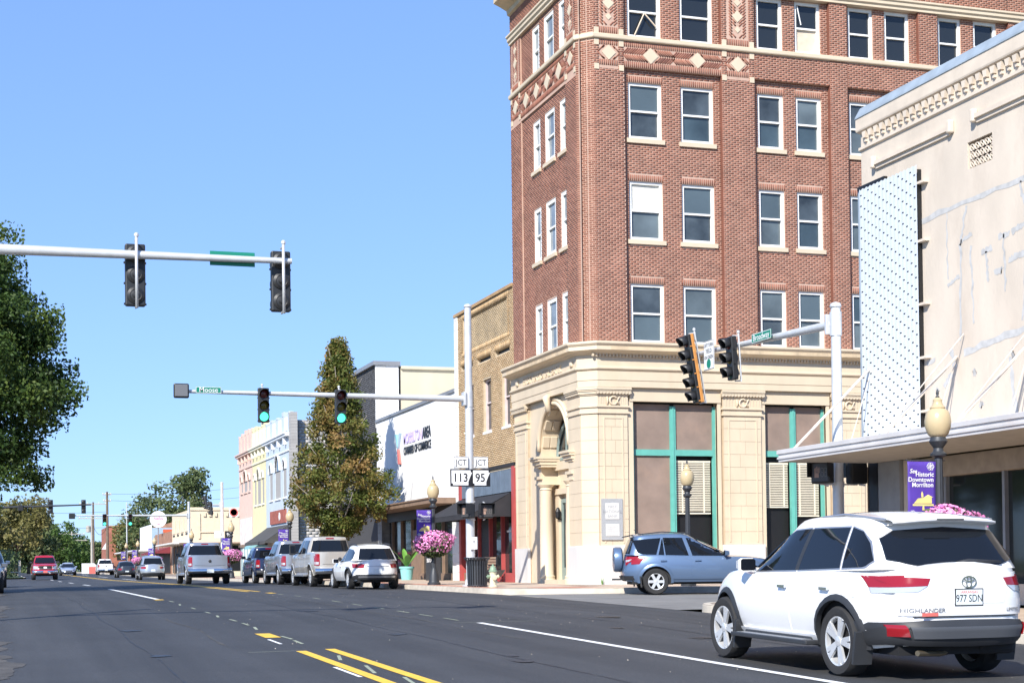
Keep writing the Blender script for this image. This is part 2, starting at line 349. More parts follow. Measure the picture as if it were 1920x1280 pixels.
def holed(b,fn,u0,v0,u1,v1,holes,d=0,depth=.2,mi=0,mr=None):
    us=sorted({u0,u1,*[h[0] for h in holes],*[h[2] for h in holes]}); vs=sorted({v0,v1,*[h[1] for h in holes],*[h[3] for h in holes]})
    us=[u for u in us if u0<=u<=u1]; vs=[v for v in vs if v0<=v<=v1]
    for a,c in zip(us,us[1:]):
        for e,f_ in zip(vs,vs[1:]):
            cu,cv=(a+c)/2,(e+f_)/2
            if any(h[0]<cu<h[2] and h[1]<cv<h[3] for h in holes): continue
            b.add([fn(a,e,d),fn(c,e,d),fn(c,f_,d),fn(a,f_,d)],[(0,1,2,3)],mi)
    for h in holes:
        a,e,c,f_=h; e=max(e,v0); q=[(a,e),(c,e),(c,f_),(a,f_)]
        for i in range(4):
            p,r=q[i],q[(i+1)%4]; b.add([fn(*p,d),fn(*r,d),fn(*r,d-depth),fn(*p,d-depth)],[(0,1,2,3)],mi if mr is None else mr)
    return b
def fbox(b,fn,u0,v0,u1,v1,d0,d1,mi=0,rnd=None):
    b.add([fn(u0,v0,d0),fn(u1,v0,d0),fn(u1,v1,d0),fn(u0,v1,d0),fn(u0,v0,d1),fn(u1,v0,d1),fn(u1,v1,d1),fn(u0,v1,d1)],[(0,3,2,1),(4,5,6,7),(0,1,5,4),(1,2,6,5),(2,3,7,6),(3,0,4,7)],mi,rnd); return b
def part(name,mt,parent,fn,rects,bevel=0,kind=None):
    b=B()
    for r in rects: fbox(b,fn,*r)
    return b.build(name,mt,parent,bevel=bevel,kind=kind)
m_frame=pm('white_window_paint',(.80,.80,.78),.55,var=.05,scale=6)
m_pane=pm('window_glass',(.085,.115,.13),.06,var=.25,scale=.5,spec=.6)
m_pane2=pm('window_glass_dark',(.018,.022,.026),.05,spec=.6)
m_panel_light=pm('window_board',(.62,.52,.40),.8,var=.1)
m_blind=pm('roller_blind',(.72,.69,.60),.8,var=.06)
m_panes=[m_pane,pm('window_glass_b',(.05,.075,.09),.08,var=.4,scale=.8,spec=.6),pm('window_glass_c',(.10,.125,.135),.07,var=.5,scale=.7,spec=.6),pm('window_glass_d',(.06,.075,.085),.05,var=.6,scale=1.1,spec=.6)]
def window(parent,fn,u0,v0,u1,v1,d,fm=None,pn=None,fw=.085,mid=True,sill=None,alt=(None,None),sillmat=None,proj=.07,split=.5,name='window',mull=0):
    """sash window: frame part, its panes and sill as sub-parts"""
    fm=fm or m_frame; b=B(); dd=d-.03
    fbox(b,fn,u0,v0,u0+fw,v1,d-.12,d); fbox(b,fn,u1-fw,v0,u1,v1,d-.12,d); fbox(b,fn,u0+fw,v1-fw,u1-fw,v1,d-.12,d-.002); fbox(b,fn,u0+fw,v0,u1-fw,v0+fw,d-.12,d-.002)
    vm=v0+(v1-v0)*split
    if mid: fbox(b,fn,u0+fw,vm-.03,u1-fw,vm+.03,d-.11,d-.02)
    for k in range(mull):
        um=u0+(u1-u0)*(k+1)/(mull+1); fbox(b,fn,um-.02,v0+fw,um+.02,v1-fw,d-.1,d-.025)
    o=b.build(name,fm,parent)
    ranges=[(v0+fw,vm-.03,-.1),(vm+.03,v1-fw,-.07)] if mid else [(v0+fw,v1-fw,-.08)]
    for i,(a,c,dp) in enumerate(ranges):
        m=alt[i] if i<len(alt) and alt[i] else (pn or random.choice(m_panes))
        tz=random.uniform(-.02,.02); bb=B(); bb.add([fn(u0+fw-.01,a-.01,d+dp),fn(u1-fw+.01,a-.01,d+dp+tz),fn(u1-fw+.01,c+.01,d+dp+tz),fn(u0+fw-.01,c+.01,d+dp)],[(0,1,2,3)]); bb.build('pane',m,o)
    if sill: 
        bb=B(); fbox(bb,fn,u0-.08,v0-sill,u1+.08,v0-.003,d-.1,d+proj); bb.build('sill',sillmat,o)
    return o
def mould(b,path,prof,mi=0):
    """sweep a (d,z) profile along path(d) -> list of (x,y)"""
    rows=[]
    for d,z in prof: rows.append([(x,y,z) for x,y in path(d)])
    b.grid(rows,mi); return b
def arcpts(cu,cv,r,a0,a1,n): return [(cu+r*math.cos(a0+(a1-a0)*i/n),cv+r*math.sin(a0+(a1-a0)*i/n)) for i in range(n+1)]
# ================================================================ corner bank
m_brk=pm('red_brick',(.25,.1,.08),.85,attr=[(.20,.075,.048),(.275,.108,.068),(.32,.135,.088),(.25,.095,.06),(.345,.158,.105)],var=.18,scale=1.2,bump=.15,bscale=60)
m_mort=pm('pink_mortar',(.51,.345,.265),.95,var=.12,scale=2)
m_tc=pm('cream_terracotta',(.62,.515,.375),.6,var=.06,scale=1.5,bump=.06,stain=.32,stcol=(.50,.36,.21),stscale=.7,stretch=(1,1,.5))
m_tc2=pm('stained_terracotta',(.60,.47,.31),.7,var=.12,scale=2,stain=.75,stcol=(.14,.11,.08),stscale=1.1,stretch=(1,1,.35))
m_tcj=pm('terracotta_joint',(.46,.36,.25),.9,var=.1)
m_marb=pm('white_marble',(.62,.60,.575),.45,var=.07,scale=1.2,stain=.3,stcol=(.55,.52,.48),stscale=1,stretch=(2,2,.4))
m_teal=pm('teal_paint',(.12,.40,.34),.5,var=.08,scale=4)
m_board=pm('brown_board',(.25,.185,.15),.75,var=.14,scale=1.6,stain=.4,stcol=(.42,.28,.2),stscale=.7)
m_slat=pm('blind_slat',(.72,.66,.53),.6,var=.05)
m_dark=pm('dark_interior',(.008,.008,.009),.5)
m_plq=pm('grey_granite_plaque',(.36,.37,.38),.5,var=.1,scale=30)
m_plq2=pm('plaque_plate',(.62,.61,.58),.5,var=.06,scale=20)
BX,BY=18.15,48.06; BZ0=8.5; BXE=36.0; BYE=55.42
bank=thing('bank_building','five storey red brick corner bank with cream terracotta ground floor','building',(BX,BY,.6))
fr,fl=FR(BY),FL(BX)
def bpath(d): return [(BX-d,BYE),(BX-d,48.5-.414*d),(18.6-.414*d,BY-d),(BXE,BY-d)]
cs=lambda t:(BX+.45*t, 48.5-.44*t)
nx=.707
def fc(u,v,d):  # chamfered corner, u 0..1
    x,y=cs(u); return (x-nx*d,y-nx*d,v)
PIERS=[(18.6,19.67),(23.19,24.41),(27.28,27.96),(30.8,31.56),(34.5,36.0)]
BAYS=[(19.67,23.19,[(19.86,21.06),(21.75,22.94)]),(24.41,27.28,[(24.58,25.56),(26.03,27.01)]),(27.96,30.8,[(28.09,29.07),(29.53,30.51)]),(31.56,34.5,[(31.68,32.62),(33.13,34.1)])]
ROWS=[(8.56,10.52),(11.96,13.91),(15.3,17.17)]; TOP=(18.66,20.44)
LW=[(49.56,50.25),(50.78,51.79),(52.3,53.05)]; LB=(49.55,54.25)
REC=-.15; RECL=-.06
wins_r=[(a,z0,c,z1) for u0,u1,ws in BAYS for a,c in ws for z0,z1 in ROWS+[TOP]]
wins_l=[(a,z0,c,z1) for a,c in LW for z0,z1 in [(8.56,10.44),(11.95,13.85),(15.2,16.95),(18.62,20.3)]]
b=B()
holed(b,fr,18.4,BZ0,BXE,22.0,wins_r,d=REC,depth=.22); holed(b,fl,48.3,BZ0,BYE,22.0,wins_l,d=RECL,depth=.25)
b.add([fc(0,BZ0,0),fc(1,BZ0,0),fc(1,22,0),fc(0,22,0)],[(0,1,2,3)])
for a,c in PIERS: fbox(b,fr,a,BZ0,c,22.0,REC-.1,0)
fbox(b,fl,48.5,BZ0,LB[0],22,RECL-.1,0); fbox(b,fl,LB[1],BZ0,BYE,22,RECL-.1,0)
fbox(b,fr,18.6,17.6,BXE,18.45,REC-.05,-.001); fbox(b,fr,18.6,20.82,BXE,22,REC-.05,-.001)
fbox(b,fl,48.5,17.35,BYE,18.45,RECL-.05,-.001); fbox(b,fl,48.5,20.82,BYE,22,RECL-.05,-.001)
b.add([(BX+.1,BYE,BZ0),(BX+.1,BYE,22),(BXE,BYE,22),(BXE,BYE,BZ0)],[(0,1,2,3)]); b.add([(BXE,BY,.6),(BXE,BYE,.6),(BXE,BYE,22),(BXE,BY,22)],[(0,1,2,3)])
b.add([(BX+.1,48.6,21.9),(BXE,48.1,21.9),(BXE,BYE,21.9),(BX+.1,BYE,21.9)],[(0,1,2,3)])
b.build('upper_wall',m_mort,bank)
for a,c in PIERS:
    for z0,z1 in ((BZ0,17.6),(18.63,20.46)): part('pier_return',m_brk,bank,fr,[(a-.006,z0,a-.001,z1,REC,.006)]); part('pier_return',m_brk,bank,fr,[(c+.001,z0,c+.006,z1,REC,.006)])
# bricks of the upper storeys: real pieces, joined
K=Bricks()
hr=[(a,z0-.16,c,z1+.2) for a,z0,c,z1 in wins_r]
for u0,u1,ws in BAYS:
    K.lay(fr,u0,BZ0+.02,u1,17.6,[h for h in hr if h[0]>=u0 and h[2]<=u1],d=REC); K.lay(fr,u0,18.63,u1,20.46,[h for h in hr if h[0]>=u0 and h[2]<=u1],d=REC)
    for a,c in ws:
        for z0,z1 in ROWS: K.soldier(fr,a-.04,z1+.005,c+.04,z1+.19,d=REC)
panels=[]
for i,(a,c) in enumerate(PIERS):
    if i<2: K.lay(fr,a,BZ0+.02,c,17.5); K.lay(fr,a,20.82,c,21.95)
    else: K.lay(fr,a,BZ0+.02,c,18.45); K.lay(fr,a,18.63,c,20.46); K.lay(fr,a,20.82,c,21.95)
K.lay(fr,24.41,17.6,27.28,18.45); K.lay(fr,27.96,17.6,30.8,18.45); K.lay(fr,31.56,17.6,34.5,18.45)
for u0,u1,ws in BAYS: K.lay(fr,u0,20.82,u1,21.95)
KL_=Bricks()
hl=[(a,z0-.14,c,z1+.0) for a,z0,c,z1 in wins_l]
KL_.lay(fl,LB[0],BZ0+.02,LB[1],17.35,hl,d=RECL); KL_.lay(fl,LB[0],18.6,LB[1],20.46,hl,d=RECL); KL_.lay(fl,48.5,20.82,BYE,21.95)
for a,c in ((48.5,LB[0]),(LB[1],BYE)): KL_.lay(fl,a,BZ0+.02,c,17.35)
fcl=lambda u,v,d:fc(u/.63,v,d)
KC=Bricks(); KC.lay(fcl,.0,BZ0+.02,.63,21.95,[(-1,18.45,2,18.63),(-1,20.46,2,20.82)])
# ornamental panels with diagonal bricks round cream diamonds
diam=[]
def orn(KK,fn,u0,v0,u1,v1,ds,half,d=0):
    KK.soldier(fn,u0,v1-.18,u1,v1-.005,d=d); KK.soldier(fn,u0,v0+.005,u1,v0+.19,d=d)
    a,c=v0+.2,v1-.19; mid=(a+c)/2; hh=(c-a)/2; n=int((u1-u0-.1)/.082); seg=(u1-u0)/(2*len(ds))
    for k in range(n+1):
        u=u0+.06+k*(u1-u0-.12)/n; sgn_=1 if int((u-u0)/seg)%2==0 else -1
        for r_ in (1,-1):
            L_=hh*1.25; v=mid+r_*hh*.5; m_=min(abs(u-x) for x in ds)
            if m_+abs(v-mid)<half+.06:
                v=mid+r_*hh*.78; L_=hh*.5
                if m_+abs(v-mid)<half+.05: continue
            KK.rot(fn,u,v,L_,.046,PI/4*sgn_*r_,d-.004,d+.009)
    for x in ds: diam.append((fn,x,mid,half,d))
orn(K,fr,19.67,17.6,23.19,18.45,[20.62,22.32],.27,d=0)
def strip_orn(KK,fn,u0,u1,ew=.2,L=True):
    for a,c in ((u0,u0+ew),(u1-ew,u1)): KK.lay(fn,a,17.5,c,18.45); KK.lay(fn,a,18.63,c,20.46)
    orn(KK,fn,u0+ew,17.6,u1-ew,18.45,[(u0+u1)/2],.27 if u1-u0>1.15 else .25)
    KK.soldier(fn,u0+ew,18.66,u1-ew,18.86)
    um=(u0+u1)/2; v=18.98; i=0
    for dz,h in ((19.2,.11),(19.65,.2),(20.12,.13)): diam.append((fn,um,dz,h,0))
    while v<20.4:
        for s in (-1,1):
            for q in (.12,.25):
                if abs(s*q)+min(abs(v-19.2),abs(v-19.65),abs(v-20.12))<.24 or q>(u1-u0)/2-ew: continue
                KK.rot(fn,um+s*q,v,.16,.05,PI/4*s,-.004,.009)
        v+=.1
strip_orn(K,fr,18.6,19.67); strip_orn(K,fr,23.19,24.41)
strip_orn(KL_,fl,48.5,LB[0],.17); strip_orn(KL_,fl,LB[1],BYE,.17)
orn(KL_,fl,LB[0],17.45,LB[1],18.45,[50.15,51.35,52.5,53.65],.29)
K.build('brickwork',m_brk,bank,flip=False); KL_.build('brickwork',m_brk,bank,flip=True); KC.build('brickwork',m_brk,bank,flip=False)
for fn,x,v,h,d in diam:
    b=B(); b.add([fn(x-h,v,d),fn(x,v-h,d),fn(x+h,v,d),fn(x,v+h,d),fn(x-h,v,d+.02),fn(x,v-h,d+.02),fn(x+h,v,d+.02),fn(x,v+h,d+.02)],[(4,5,6,7),(0,1,5,4),(1,2,6,5),(2,3,7,6),(3,0,4,7)]); b.build('diamond_tile',m_tc,bank)
for fn,us in ((fr,(18.62,19.49,23.21,24.23)),(fl,(48.52,49.37,54.27,55.2))):
    for u in us:
        for v in (18.64,18.25,17.45): part('corner_block',m_tc,bank,fn,[(u,v,u+.17,v+.19,-.02,.022)])
# string course, cap band, main cornice
b=B(); mould(b,bpath,[(0,18.45),(.075,18.47),(.09,18.5),(.09,18.6),(.05,18.63),(-.14,18.64)]); b.build('string_course',m_tc,bank)
b=B(); mould(b,bpath,[(-.14,20.46),(.06,20.47),(.06,20.55),(.12,20.6),(.12,20.7),(.17,20.74),(.17,20.8),(0,20.83)]); b.build('string_course',m_tc,bank)
b=B(); mould(b,bpath,[(0,21.55),(.1,21.6),(.12,21.75),(.42,21.9),(.62,21.98),(.62,22.12),(.68,22.2),(.68,22.26),(0,22.3),(-.5,22.25)]); b.build('roof_cornice',m_tc2,bank)
# upper windows
for i,(a,z0,c,z1) in enumerate(wins_r):
    alt=(None,None)
    if abs(a-19.86)<.01 and abs(z0-11.96)<.01: alt=(None,m_blind)
    if abs(a-26.03)<.01 and z0>18: alt=(m_panel_light,m_pane2)
    top=z0>18
    wn=window(bank,fr,a,z0,c,z1,REC-.06,sill=None if (top or z0<9) else .15,alt=alt,sillmat=m_tc,proj=.13,fw=.1,pn=m_pane2 if top else None)
    if abs(a-19.86)<.01 and top:
        bb=B(); bb.tube([fr(20.15,z0+.1,-.2),fr(20.5,z0+.85,-.2)],.025,6); bb.tube([fr(20.5,z0+.85,-.2),fr(20.9,z0+.45,-.2)],.025,6); bb.build('broken_sash_bar',m_panel_light,wn)
    if abs(a-26.03)<.01 and top:
        bb=B(); bb.tube([fr(26.16,z1-.15,-.19),fr(26.3,z0+1.0,-.19)],.02,6); bb.build('broken_sash_bar',m_frame,wn)
m_paneL=pm('window_glass_curtained',(.20,.23,.25),.08,var=.3,scale=2,spec=.6)
for (a,z0,c,z1) in wins_l:
    window(bank,fl,a,z0,c,z1,RECL-.015,pn=m_paneL,fw=.13,sill=.13 if 9<z0<18 else None,sillmat=m_tc,proj=.1)
# ---- ground floor: entablature
def epath(d): return bpath(d)
b=B(); mould(b,epath,[(.0,7.05),(.10,7.06),(.10,7.26),(.12,7.28),(.12,7.58),(.15,7.6),(.19,7.64),(.19,7.69),(.13,7.72),(.13,8.0),(.13,8.1),(.24,8.13),(.26,8.16),(.42,8.2),(.45,8.22),(.45,8.34),(.47,8.36),(.52,8.42),(.52,8.49),(.1,8.55),(-.12,8.56)]); b.build('entablature',m_tc,bank,smooth=True,auto=30)
b=B()
for i in range(150): fbox(b,fr,18.35+i*.118,8.03,18.35+i*.118+.06,8.12,.12,.215)
b.build('dentils',m_tc,bank,kind='stuff')
b=B()
x=18.9
while x<BXE-.8:
    wd=random.uniform(.55,.75); fbox(b,fr,x,8.222,x+wd-.012,8.335,.44,.455,rnd=random.random()); x+=wd
x=48.6
while x<BYE-.6: fbox(b,fl,x,8.222,x+.62,8.335,.44,.455); x+=.635
b.build('cornice_block',m_tc2,bank,kind='stuff')
b=B()
add_text(b,'FIRST NATIONAL BANK',fl(51.9,7.86,.14),(0,-1,0),(0,0,1),(-1,0,0),.36,.03,sx=1.05); b.build('carved_lettering',m_tc,bank,kind='stuff')
for u in (54.6,48.9):
    part('frieze_boss',m_tc,bank,fl,[(u-.12,7.78,u+.12,8.0,.1,.2)],bevel=.05)
# ---- ground floor piers
b=B(); holed(b,fr,18.6,.55,BXE,7.1,[(19.85,.9,22.89,6.63),(24.65,.9,26.97,6.63),(28.6,.9,33.4,6.63)],d=-.12,depth=.3); 
b.add([fc(0,.55,-.02),fc(1,.55,-.02),fc(1,7.1,-.02),fc(0,7.1,-.02)],[(0,1,2,3)]); fbox(b,fl,48.5,.55,49.7,7.1,-.2,-.02)
b.build('ground_floor_wall',m_tcj,bank); b=B(); fbox(b,fl,53.95,.55,BYE,7.1,-.2,-.02); b.build('ground_floor_wall',m_tcj,bank)
def blocks(fn,u0,v0,u1,v1,d,rows,cols,flip=0):
    hv=(v1-v0)/rows
    for r_ in range(rows):
        cuts=[u0]+sorted(u0+(u1-u0)*(k+1)/cols+(.07 if r_%2 else -.07)*(u1-u0) for k in range(cols-1))+[u1]
        for a,c in zip(cuts,cuts[1:]):
            part('terracotta_block',m_tc,bank,fn,[(a+.004,v0+r_*hv+.004,c-.004,v0+(r_+1)*hv-.004,d-.1,d+random.uniform(0,.002))])
def pier(fn,u0,u1,cart=True):
    blocks(fn,u0,1.9,u1,6.2,0,10,2)
    part('pier_panel_moulding',m_tc,bank,fn,[(u0+.16,1.98,u0+.2,6.08,0,.02),(u1-.2,1.98,u1-.16,6.08,0,.02),(u0+.201,6.04,u1-.201,6.08,0,.019)])
    b=B()
    for z0,z1,d in ((6.2,6.27,.05),(6.27,6.4,.02),(6.4,6.46,.07),(6.46,6.8,.015),(6.8,6.84,.05),(6.92,6.97,.12),(6.97,7.045,.15)): fbox(b,fn,u0-min(d,.1),z0,u1+min(d,.1),z1,-.1,d)
    n=int((u1-u0)/.1)
    for i in range(n+1): 
        u=u0-.05+i*(u1-u0+.1)/n; b.obox(fn(u,6.88,.07),Vector(fn(1,0,0))*0+ (Vector(fn(u+.05,6.9,.07))-Vector(fn(u,6.88,.07))),(Vector(fn(u,6.92,.07))-Vector(fn(u+.018,6.88,.07))),(Vector(fn(u,6.88,.11))-Vector(fn(u,6.88,.07))))
    for i in range(12): 
        u=u0+.08+i*(u1-u0-.16)/11; fbox(b,fn,u-.012,6.52,u+.012,6.74,.01,.026)
    b.build('pier_capital',m_tc,bank)
    if cart:
        b=B(); um=(u0+u1)/2; pts=arcpts(um,6.62,.13,.5,2*PI-.5,12); b.tube([fn(p,q,.05) for p,q in pts],.035,6); b.tube([fn(um+.22,6.75,.04),fn(um+.13,6.62,.05),fn(um+.2,6.48,.04)],.03,6); b.tube([fn(um-.22,6.75,.04),fn(um-.2,6.6,.05),fn(um-.22,6.48,.04)],.025,6); b.build('cartouche',m_tc,bank,smooth=True)
pier(fr,18.62,19.63); pier(fr,23.09,24.47); pier(fr,27.2,28.4); pier(fr,33.6,35.9,False)
pier(fl,53.98,BYE-.04,False)
blocks(lambda u,v,d:fc(u,v,d),0.02,1.9,.98,7.04,0,12,1); blocks(fl,48.52,1.9,49.68,6.2,0,10,2)
b=B()
for z0,z1,d in ((6.2,6.27,.05),(6.27,6.4,.02),(6.4,6.46,.07),(6.46,6.8,.01),(6.8,6.84,.05),(6.84,6.92,.085),(6.92,6.97,.12),(6.97,7.045,.15)):
    b.add([(BX-d,49.7,z0),(BX-d,48.5-.414*d,z0),(18.6-.414*d,BY-d,z0),(BX-d,49.7,z1),(BX-d,48.5-.414*d,z1),(18.6-.414*d,BY-d,z1),(18.6,48.3,z0),(18.4,49.7,z0),(18.6,48.3,z1),(18.4,49.7,z1)],[(0,1,4,3),(1,2,5,4),(3,4,5,8,9),(0,7,6,2,1),(0,3,9,7),(2,6,8,5)])
b.build('pier_capital',m_tc,bank)
# sills, marble base
def mpath(d): return [(BX-d,49.7),(BX-d,48.5-.414*d),(18.6-.414*d,BY-d),(19.75,BY-d)]
b=B(); mould(b,mpath,[(.055,.55),(.055,1.86),(.04,1.9),(-.05,1.9)]); 
b.build('marble_base',m_marb,bank)
for fn,u0,u1 in ((fr,19.76,20.9),(fr,20.91,22.0),(fr,22.01,23.0),(fr,23.01,24.55),(fr,24.56,25.8),(fr,25.81,27.1),(fr,27.11,28.5),(fr,28.51,36),(fl,53.92,BYE)):
    part('marble_panel',m_marb,bank,fn,[(u0,.55,u1-.005,.9 if (fn is fr and not(23<u0<24 or 27<u0<28)) else 1.9,-.05,.05)])
# shop windows
def shopwin(u0,u1,um,lower):
    part('lintel',m_tc,bank,fr,[(u0-.12,6.62,u1+.12,7.05,-.2,-.03)])
    part('jamb_trim',m_tc,bank,fr,[(u0-.2,.9,u0,6.62,-.2,-.06)]); part('jamb_trim',m_tc,bank,fr,[(u1,.9,u1+.12,6.62,-.2,-.06)])
    b=B(); D0,D1=-.36,-.24
    for r in ((u0,.9,u0+.1,6.5),(u1-.1,.9,u1,6.5),(um-.1,.9,um+.1,6.5),(u0+.1,4.86,um-.1,5.06),(um+.1,4.86,u1-.1,5.06),(u0+.1,.9,um-.1,1.05),(um+.1,.9,u1-.1,1.05)): fbox(b,fr,*r,D0,D1)
    fbox(b,fr,um-.03,1.0,um+.03,6.49,D1-.02,D1+.025)
    o=b.build('shop_window',m_teal,bank)
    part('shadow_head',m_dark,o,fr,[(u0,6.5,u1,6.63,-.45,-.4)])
    for a,c,k in ((u0+.1,um-.1,0),(um+.1,u1-.1,1)):
        part('upper_board',m_board,o,fr,[(a-.02,5.04,c+.02,6.56,-.35,-.31)])
        if lower[k]=='board': part('lower_board',m_board,o,fr,[(a-.02,1.03,c+.02,4.88,-.35,-.31)])
        else:
            part('pane',m_dark,o,fr,[(a-.02,1.03,c+.02,4.88,-.52,-.5)])
            z1,zb=lower[k]; b=B(); z=z1; fb=z-zb
            while z>zb:
                fbox(b,fr,a+.04,z,c-.04,z+.03,-.44,-.4); z-=.058
            for q in (.22,.8): fbox(b,fr,a+(c-a)*q-.02,zb,a+(c-a)*q+.02,z1+.05,-.445,-.395)
            fbox(b,fr,a+.04,zb-.06,c-.04,zb-.01,-.45,-.39); fbox(b,fr,a+.03,z1+.05,c-.03,z1+.12,-.45,-.39)
            b.build('venetian_blind',m_slat,o,kind='stuff')
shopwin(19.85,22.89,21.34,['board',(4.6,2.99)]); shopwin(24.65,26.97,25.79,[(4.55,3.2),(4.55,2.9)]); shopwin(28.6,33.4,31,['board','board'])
# plaque
b=B(); fbox(b,fr,18.66,2.08,19.4,3.42,0,.05); pq=b.build('wall_plaque',m_plq,bank)
part('plate',m_plq2,pq,fr,[(18.79,2.75,19.27,3.28,.05,.065),(18.8,2.2,19.27,2.6,.05,.065)])
b=B()
for i,t in enumerate(('FIRST','NATIONAL','BANK')): add_text(b,t,fr(19.03,3.15-i*.15,.066),(1,0,0),(0,0,1),(0,-1,0),.13,.003)
for i in range(5): fbox(b,fr,18.84,2.5-i*.065,19.22-.06*(i%2),2.515-i*.065,.06,.068)
b.build('plaque_lettering',m_plq,pq,kind='stuff')
# ---- arched entrance on the street side
CY,CZ,AR=51.3,5.3,1.46
b=B(); D=-.1
out=[(49.7,.6),(49.7,7.1),(53.95,7.1),(53.95,.6)]
arc=arcpts(CY,CZ,AR,0,PI,20)
L=[(CY+AR,.6)]+arc+[(CY-AR,.6)]
# front face as strips left, right and fan above
b.add([fl(53.95,.6,D),fl(CY+AR,.6,D),fl(CY+AR,CZ,D),fl(53.95,CZ,D)],[(0,1,2,3)]); b.add([fl(CY-AR,.6,D),fl(49.7,.6,D),fl(49.7,CZ,D),fl(CY-AR,CZ,D)],[(0,1,2,3)])
tops=[(53.95+(49.7-53.95)*i/20,7.1) for i in range(21)]; tops[0]=(53.95,CZ); tops[20]=(49.7,CZ)
for i in range(20): b.add([fl(*arc[i],D),fl(*arc[i+1],D),fl(*tops[i+1],D),fl(*tops[i],D)],[(0,1,2,3)])
b.add([fl(53.95,CZ,D),fl(tops[1][0],7.1,D),fl(53.95,7.1,D)],[(0,1,2)]); b.add([fl(49.7,CZ,D),fl(49.7,7.1,D),fl(tops[19][0],7.1,D)],[(0,1,2)])
DB=-.74
for (p,q) in zip(L,L[1:]): b.add([fl(*p,D),fl(*q,D),fl(*q,DB),fl(*p,DB)],[(0,1,2,3)])
b.add([fl(CY-AR,.6,DB),fl(CY+AR,.6,DB),fl(CY+AR,4.4,DB),fl(CY-AR,4.4,DB)],[(0,1,2,3)])
b.build('entrance_wall',m_tc,bank)
b=B()
for rr,dd in ((AR+.08,.05),(AR+.21,.03)): b.tube([fl(u,v,D+dd) for u,v in arcpts(CY,CZ,rr,0,PI,24)],.075,8)
b.build('archivolt',m_tc,bank,smooth=True)
b=B(); b.tube([fl(CY,6.55,.1),fl(CY,6.8,.16),fl(CY,7.0,.2),fl(CY+.02,7.1,.1)],[.13,.1,.15,.1],8); b.build('keystone',m_tc,bank,smooth=True)
for s in (-1,1):
    b=B(); u=CY+s*(AR+.05)-(.3 if s<0 else 0); a,c=sorted((u-.55*s*-1,u-.35*s)); a,c=min(u+.3*s,u-.45*s),max(u+.3*s,u-.45*s)
    for z0,z1,d in ((4.72,4.8,.06),(4.8,4.92,.12),(4.92,5.0,.2),(5.0,5.08,.25)): fbox(b,fl,a-(d-.06)*.5,z0,c+(d-.06)*.5,z1,-.7,d-.02)
    for z0,z1,d in ((4.1,4.16,.05),(4.16,4.3,.0),(4.3,4.4,.08)): fbox(b,fl,a+.05,z0,c-.05,z1,-.7,d-.02)
    b.build('impost',m_tc,bank)
    b=B(); b.lathe([(.3,.62),(.3,.8),(.27,.82),(.28,.9),(.23,.96),(.23,2.4),(.195,3.9),(.22,3.93),(.2,3.98),(.28,4.08),(.29,4.1)],fl(CY+(AR-.3 if s>0 else -AR-.02),0,-.16),20); b.build('column',m_tc,bank,smooth=True,auto=40)
for i in range(7):   # coffers in the arch soffit
    a=PI*(i+.5)/7; u,v=CY+(AR-.02)*math.cos(a),CZ+(AR-.02)*math.sin(a); t=(-math.sin(a),math.cos(a)); n=(-math.cos(a),-math.sin(a))
    for dd in (-.27,-.55):
        b=B(); c0=Vector(fl(u,v,dd)); b.obox(c0,(.13,0,0),Vector((0,t[0],t[1]))*.2,Vector((0,n[0],n[1]))*.05); b.build('coffer',m_tc,bank,bevel=.02)
m_gfr=pm('grey_green_door_paint',(.22,.28,.26),.5,var=.08)
b=B(); g=[]
gl=arcpts(CY,5.0,1.26,0,PI,16); b.add([fl(u,v,DB+.05) for u,v in gl],[tuple(range(17))]); aw=b.build('arched_window',m_pane2,bank)
b=B(); b.tube([fl(u,v,DB+.09) for u,v in gl],.06,6); fbox(b,fl,CY-1.12,4.94,CY+1.12,5.04,DB,DB+.12)
for k in (-.4,.4): fbox(b,fl,CY+k-.03,5.04,CY+k+.03,6.0,DB,DB+.1)
b.build('frame',m_gfr,aw)
b=B(); fbox(b,fl,CY-1.3,3.75,CY+1.3,3.95,-.73,-.5); fbox(b,fl,CY-1.3,3.95,CY+1.3,4.6,-.73,-.66); fbox(b,fl,CY-1.38,4.6,CY+1.38,4.9,-.73,-.52); b.build('door_hood',m_tc,bank)
b=B(); b.lathe([(.02,0),(.26,.03),(.3,.08),(.2,.12),(.02,.13)],(BX+.6,CY,4.28),14,axis='x'); b.build('cartouche',m_tc,bank)
b=B(); 
for a,c in ((-.95,-.02),(.02,.95)):
    for r in ((CY+a,.75,CY+a+.12,3.6),(CY+c-.12,.75,CY+c,3.6),(CY+a+.12,.75,CY+c-.12,1.2),(CY+a+.12,3.45,CY+c-.12,3.6)): fbox(b,fl,*r,DB,DB+.1)
dr=b.build('entrance_door',m_gfr,bank); part('pane',m_pane2,dr,fl,[(CY-.9,1.2,CY+.9,3.45,DB,DB+.05)])
part('door_jamb',m_tc,bank,fl,[(CY-1.4,.7,CY-.96,3.75,DB,-.55)]); part('door_jamb',m_tc,bank,fl,[(CY+.96,.7,CY+1.4,3.75,DB,-.55)])
b=B(); b.box(BX-.05,CY-AR,.5,BX+.74,CY+AR,.78); b.build('entrance_step',m_tc,bank)
b=B(); b.lathe([(.05,0),(.09,.05),(.1,.25),(.06,.36),(.02,.4)],(BX+.5,52.2,2.9),10); b.tube([(BX+.5,52.2,2.9),(BX+.75,52.2,2.85)],.03,6); b.build('wall_lantern',pm('black_iron',(.02,.02,.022),.45,metal=.3),bank)
